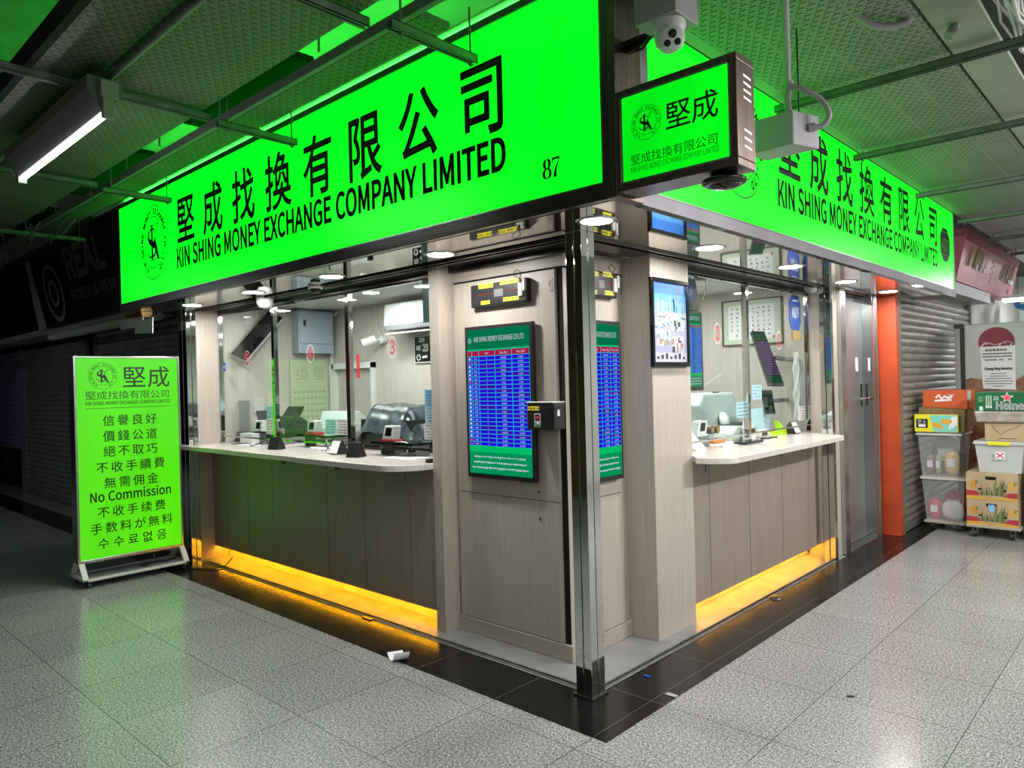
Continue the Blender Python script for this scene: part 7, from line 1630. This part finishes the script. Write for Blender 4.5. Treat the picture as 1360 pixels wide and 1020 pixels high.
def fruit_carton(label, z0, z1, hole):
    x0, x1, y0, y1 = 0.605, 1.02, 5.20, 5.72
    t = thing('fruit_carton', label, 'carton', ((x0 + x1) / 2, (y0 + y1) / 2, z0), group='printed fruit cartons')
    MB().box(x0, x1, y0, y1, z0, z1).build('carton_body', kraft, t, True, bevel=0.004)
    m = MB(); W_, H = x1 - x0, z1 - z0
    def Q(pts, k, e): m.poly([(x0 + W_ * p[0], z0 + H * p[1]) for p in pts], y0 - e, k)
    Q([(0, .14), (.3, .12), (.5, .04), (.75, .12), (1, .06), (1, 0), (0, 0)], 1, .001)
    Q([(0, .32), (.2, .30), (.32, .16), (.2, .13), (0, .12)], 0, .0012); Q([(1, .30), (.82, .28), (.7, .14), (.85, .11), (1, .10)], 0, .0012)
    for i in range(11):
        c = .27 + .048 * i; h = .22 + .40 * abs(math.sin(i * 1.3)); Q([(c - .03, .16), (c + .03, .16), (c + .055 * (1 if i > 5 else -1), .24 + h), (c - .015, .2 + h * .6)], 2 if i % 2 else 3, .0014 + .0001 * i)
    for cx, k in ((.16, 4), (.90, 1)):
        Q([(cx + .075 * math.cos(2 * PI * i / 20), .55 + .17 * math.sin(2 * PI * i / 20)) for i in range(20)], k, .0014)
        Q([(cx + .02, .5), (cx + .10, .66), (cx + .03, .72)], 3, .0026)
    Q([(.24, .34), (.30, .36), (.31, .41), (.25, .42)], 5, .003); Q([(.72, .32), (.79, .33), (.79, .40), (.73, .39)], 5, .003)
    Q([(.40, .74), (.58, .74), (.60, .86), (.38, .86)], 5, .003)
    if hole: m.add([(x0 + W_ * .44, y0 - .0034, z0 + H * .55), (x0 + W_ * .55, y0 - .0034, z0 + H * .55), (x0 + W_ * .56, y0 - .0034, z0 + H * .82), (x0 + W_ * .43, y0 - .0034, z0 + H * .82)], [(0, 1, 2, 3)], 6)
    m.build('print', fm + [M['bluecard']], t, True)
    m = MB()
    for i in range(5): m.add([(x1 + .0012, y0 + .03 + .1 * i, z0 + .03), (x1 + .0012, y0 + .10 + .1 * i, z0 + .05), (x1 + .0012, y0 + .08 + .1 * i, z0 + .15 + .02 * (i % 2))], [(0, 1, 2)], 0)
    m.build('side_print', fm[3], t, True)


fruit_carton('lower printed fruit carton with pale blue bag showing in its hand hole', 0.126, 0.368, True)
fruit_carton('upper printed fruit carton with an empty hand hole, on the right dolly', 0.37, 0.626, False)
bin_box('milky white storage box with a yellow clip on the fruit cartons', 0.685, 1.075, 5.20, 5.70, 0.628, 0.925, milky, milky, 0.03, M['yellow'])
bin_box('second milky storage box at the right edge beside the yellow-clip box', 1.10, 1.42, 5.25, 5.70, 0.628, 0.90, milky, milky)
MB().box(1.10, 1.42, 5.25, 5.70, 0.30, 0.627).build('plain_carton', kraft, label='plain carton at the right edge under the second milky box', cat='carton')
MB().box(1.10, 1.42, 5.25, 5.70, 0.002, 0.299).build('plain_carton', kraft, label='plain carton on the floor at the right edge', cat='carton')
pouch('snack_packet', 'pale green packet inside the milky box with yellow clip', (0.88, 5.34, 0.64), 0.10, 0.05, 0.13, mat('pale_green_packet', (0.45, 0.62, 0.35), 0.5))
m = MB(); m.quad(0.85, 0.93, 0.76, 0.83, 5.185, 0); m.stroke([(0.86, 0.77), (0.92, 0.82)], 0.01, 5.1845, 1); m.stroke([(0.86, 0.82), (0.92, 0.77)], 0.01, 5.1845, 1)
m.build('crossed_label', [M['paper'], M['red']], label='white label with red cross on the milky box', cat='label')
t = thing('brown_carton', 'plain brown carton with a fruit outline on the milky yellow-clip box', 'carton', (0.93, 5.4, 0.927))
MB().box(0.77, 1.09, 5.20, 5.60, 0.927, 1.105).build('carton_body', kraft, t, True, bevel=0.003)
m = MB(); m.stroke([(0.83, 1.08), (0.85, 1.04), (0.90, 0.99), (0.94, 1.03), (1.0, 1.05), (1.05, 1.08)], 0.004, 5.198); m.stroke([(0.88, 0.955), (1.02, 0.955)], 0.006, 5.198)
m.build('print', M['woodframe'], t, True)
t = thing('wrapped_tray', 'plastic wrapped brown tray between the brown carton and the green beer pack', 'tray', (0.9, 5.4, 1.106))
MB().hexa([(0.71, 5.17, 1.107), (1.10, 5.17, 1.107), (1.10, 5.62, 1.107), (0.71, 5.62, 1.107)], [(0.69, 5.16, 1.21), (1.11, 5.16, 1.21), (1.11, 5.63, 1.21), (0.69, 5.63, 1.21)]).build('tray_body', noisy('wrapped_card', (0.33, 0.28, 0.24), (0.46, 0.41, 0.36), 14, 0.2), t, True, bevel=0.012)
t = thing('beer_pack', 'green beer pack with a red star on top of the right stack', 'carton', (0.9, 5.4, 1.212))
MB().box(0.70, 1.12, 5.19, 5.60, 1.212, 1.388).build('carton_body', mat('bottle_green_card', (0.008, 0.12, 0.045), 0.35), t, True, bevel=0.006)
m = MB(); y = 5.1885
def star(cx, cz, R, k, e): m.poly([(cx + R * (1 if i % 2 == 0 else .40) * math.sin(PI * i / 5), cz + R * (1 if i % 2 == 0 else .40) * math.cos(PI * i / 5)) for i in range(10)], y - e, k)
star(0.955, 1.337, 0.056, 0, 0); star(0.955, 1.337, 0.042, 1, .0006)
m.text('Heineken', 0.862, 1.228, 0.095, 0.86, y, 'l', bold=0.0035, m=0)
m.text('10', 0.845, 1.315, 0.05, 0.8, y, 'l', bold=0.002, m=0)
for i in range(3):
    m.quad(0.785 + i * 0.018, 0.798 + i * 0.018, 1.24, 1.36, y, 2); m.quad(0.786 + i * 0.018, 0.797 + i * 0.018, 1.24, 1.26, y - .0004, 0)
star(0.81, 1.31, 0.012, 1, .0008)
for r in range(4): m.stroke([(0.725, 1.345 - 0.014 * r), (0.765, 1.345 - 0.014 * r)], 0.005, y, 2)
m.quad(0.733, 0.762, 1.215, 1.255, y, 3)
m.build('print', [M['paper'], M['red'], mat('beer_pale_green', (0.30, 0.48, 0.32), 0.4), M['palebluecard']], t, True)

# drinks fridge seen from its printed side
t = thing('drinks_fridge', 'tall grey drinks fridge with a half covered red disc logo on its side', 'fridge', (0.75, 6.6, 0))
MB().box(0.40, 1.75, 6.30, 7.0, 0.06, 2.10).build('cabinet', noisy('fridge_side_grey', (0.42, 0.44, 0.42), (0.50, 0.52, 0.50), 2, 0.25), t, True, bevel=0.015)
MB().box(0.315, 0.365, 6.28, 7.0, 0.10, 2.06).build('door_edge', M['midgrey'], t, True, bevel=0.006)
MB().box(0.365, 0.40, 6.29, 7.0, 0.06, 2.09).build('door_gasket', M['black'], t, True)
MB().box(0.31, 0.40, 6.28, 7.0, 2.06, 2.11).build('top_trim', M['black'], t, True)
MB().box(0.42, 1.7, 6.32, 6.98, 0.0, 0.06).build('plinth', M['black'], t, True)
m = MB(); y = 6.2985
m.poly([(0.70 + 0.165 * math.cos(2 * PI * i / 48), 1.89 + 0.165 * math.sin(2 * PI * i / 48)) for i in range(48)], y, 0)
# brown splash of print low on the side
m.poly([(0.41, 1.50), (0.46, 1.52), (0.55, 1.50), (0.60, 1.53), (0.85, 1.47), (0.95, 1.55), (1.05, 1.53), (1.2, 1.5), (1.2, 0.2), (0.41, 0.2)], y, 1)
# flowing white script
sc = lambda pts, ws: m.stroke([(0.548 + p[0] * 0.31, 1.835 + p[1] * 0.31) for p in pts], [w_ * 0.31 for w_ in ws], y - 0.0008, 2)
bow = lambda cx, cz, rx, rz, a0, a1, n=14, w0=.015, w1=.035: sc([(cx + rx * math.cos(a0 + (a1 - a0) * i / n) + 0.25 * rz * math.sin(a0 + (a1 - a0) * i / n), cz + rz * math.sin(a0 + (a1 - a0) * i / n)) for i in range(n + 1)], [w0 + (w1 - w0) * math.sin(PI * i / n) for i in range(n + 1)])
bow(.13, .02, .10, .13, .7, 5.4); bow(.27, -.02, .045, .06, 0, 6.3); bow(.38, -.02, .045, .06, .8, 5.5); bow(.48, -.02, .045, .06, 0, 6.3)
bow(.66, .03, .10, .14, .7, 5.4); bow(.79, -.01, .045, .06, 0, 6.3); sc([(.86, -.06), (.90, .10), (.93, .18), (.91, .05), (.92, -.06)], [.01, .03, .02, .03, .01]); bow(.98, -.0, .04, .055, 0, 6.3)
sc([(.53, .02), (.58, .0)], [.02, .02]); sc([(.10, .17), (.2, .19), (.45, .10), (.6, .14), (.75, .20), (.9, .18), (1.0, .13)], [.008, .02, .015, .015, .02, .015, .008])
m.build('print', [mat('dull_red_disc', (0.22, 0.012, 0.035), 0.4), noisy('brown_splash', (0.16, 0.03, 0.015), (0.36, 0.20, 0.10), 7, 0.5), M['paper']], t, True)
t = thing('paper_notice', 'white printed notice taped over the red disc on the fridge', 'notice', (0.70, 6.29, 1.37))
m = MB(); m.add([(0.545, 6.294, 1.85), (0.545, 6.294, 1.40), (0.865, 6.288, 1.385), (0.865, 6.294, 1.85)], [(0, 1, 2, 3)], 0)
m.v[-3] = (0.57, 6.294, 1.40)
y = 6.2865
for r, (z, n, hh) in enumerate(((1.80, 6, .022), (1.765, 14, .014), (1.735, 15, .014), (1.70, 14, .014))):
    for i in range(n):
        u0 = 0.60 if n < 10 else 0.572; ww = (0.20 if n < 10 else 0.27) / n
        if random.random() < .1: continue
        m.quad(u0 + ww * i, u0 + ww * (i + .75), z, z + hh, y, 1)
m.text('Chung King Mansion', 0.715, 1.60, 0.034, 1, y, 'c', width=0.25, bold=0.0016, m=1)
for r in range(6):
    z = 1.56 - 0.027 * r; hw = (0.07, 0.075, 0.11, 0.13, 0.12, 0.05)[r]; m.stroke([(0.715 - hw, z), (0.715 + hw, z)], 0.007, y, 1)
m.build('sheet', [M['paper'], M['grey']], t, True)

# far end of the right corridor
structure(MB().box(-0.2, 4.6, 12.3, 12.4, 0, 3.2), 'wall_far_corridor', mat('pale_far_wall', (0.62, 0.66, 0.66), 0.5))
t = thing('corridor_light', 'bright white corridor light panel over the fridge at the far right', 'lamp', (0.6, 9.6, 2.75))
MB().box(0.35, 1.6, 8.9, 9.1, 2.52, 2.56).box(0.35, 1.6, 10.4, 10.6, 2.62, 2.66).build('panel', emit_mat('shop_light', (1, 1, 1), 4.0), t, True)
MB().box(0.35, 1.6, 8.88, 9.12, 2.56, 2.60).build('housing', M['white'], t, True); MB().box(0.35, 1.6, 10.38, 10.62, 2.66, 2.70).build('housing', M['white'], t, True)
MB().box(0.30, 0.60, 11.6, 12.2, 2.1, 2.45).build('green_awning', mat('leaf_awning', (0.25, 0.55, 0.10), 0.5), label='bright green awning patch far behind the fridge', cat='awning')
pouch('plastic_bag', 'bright blue plastic bag hanging below the pink menu board at the right edge', (0.55, 9.9, 2.45), 0.22, 0.2, 0.22, mat('blue_bag', (0.02, 0.28, 0.75), 0.3))
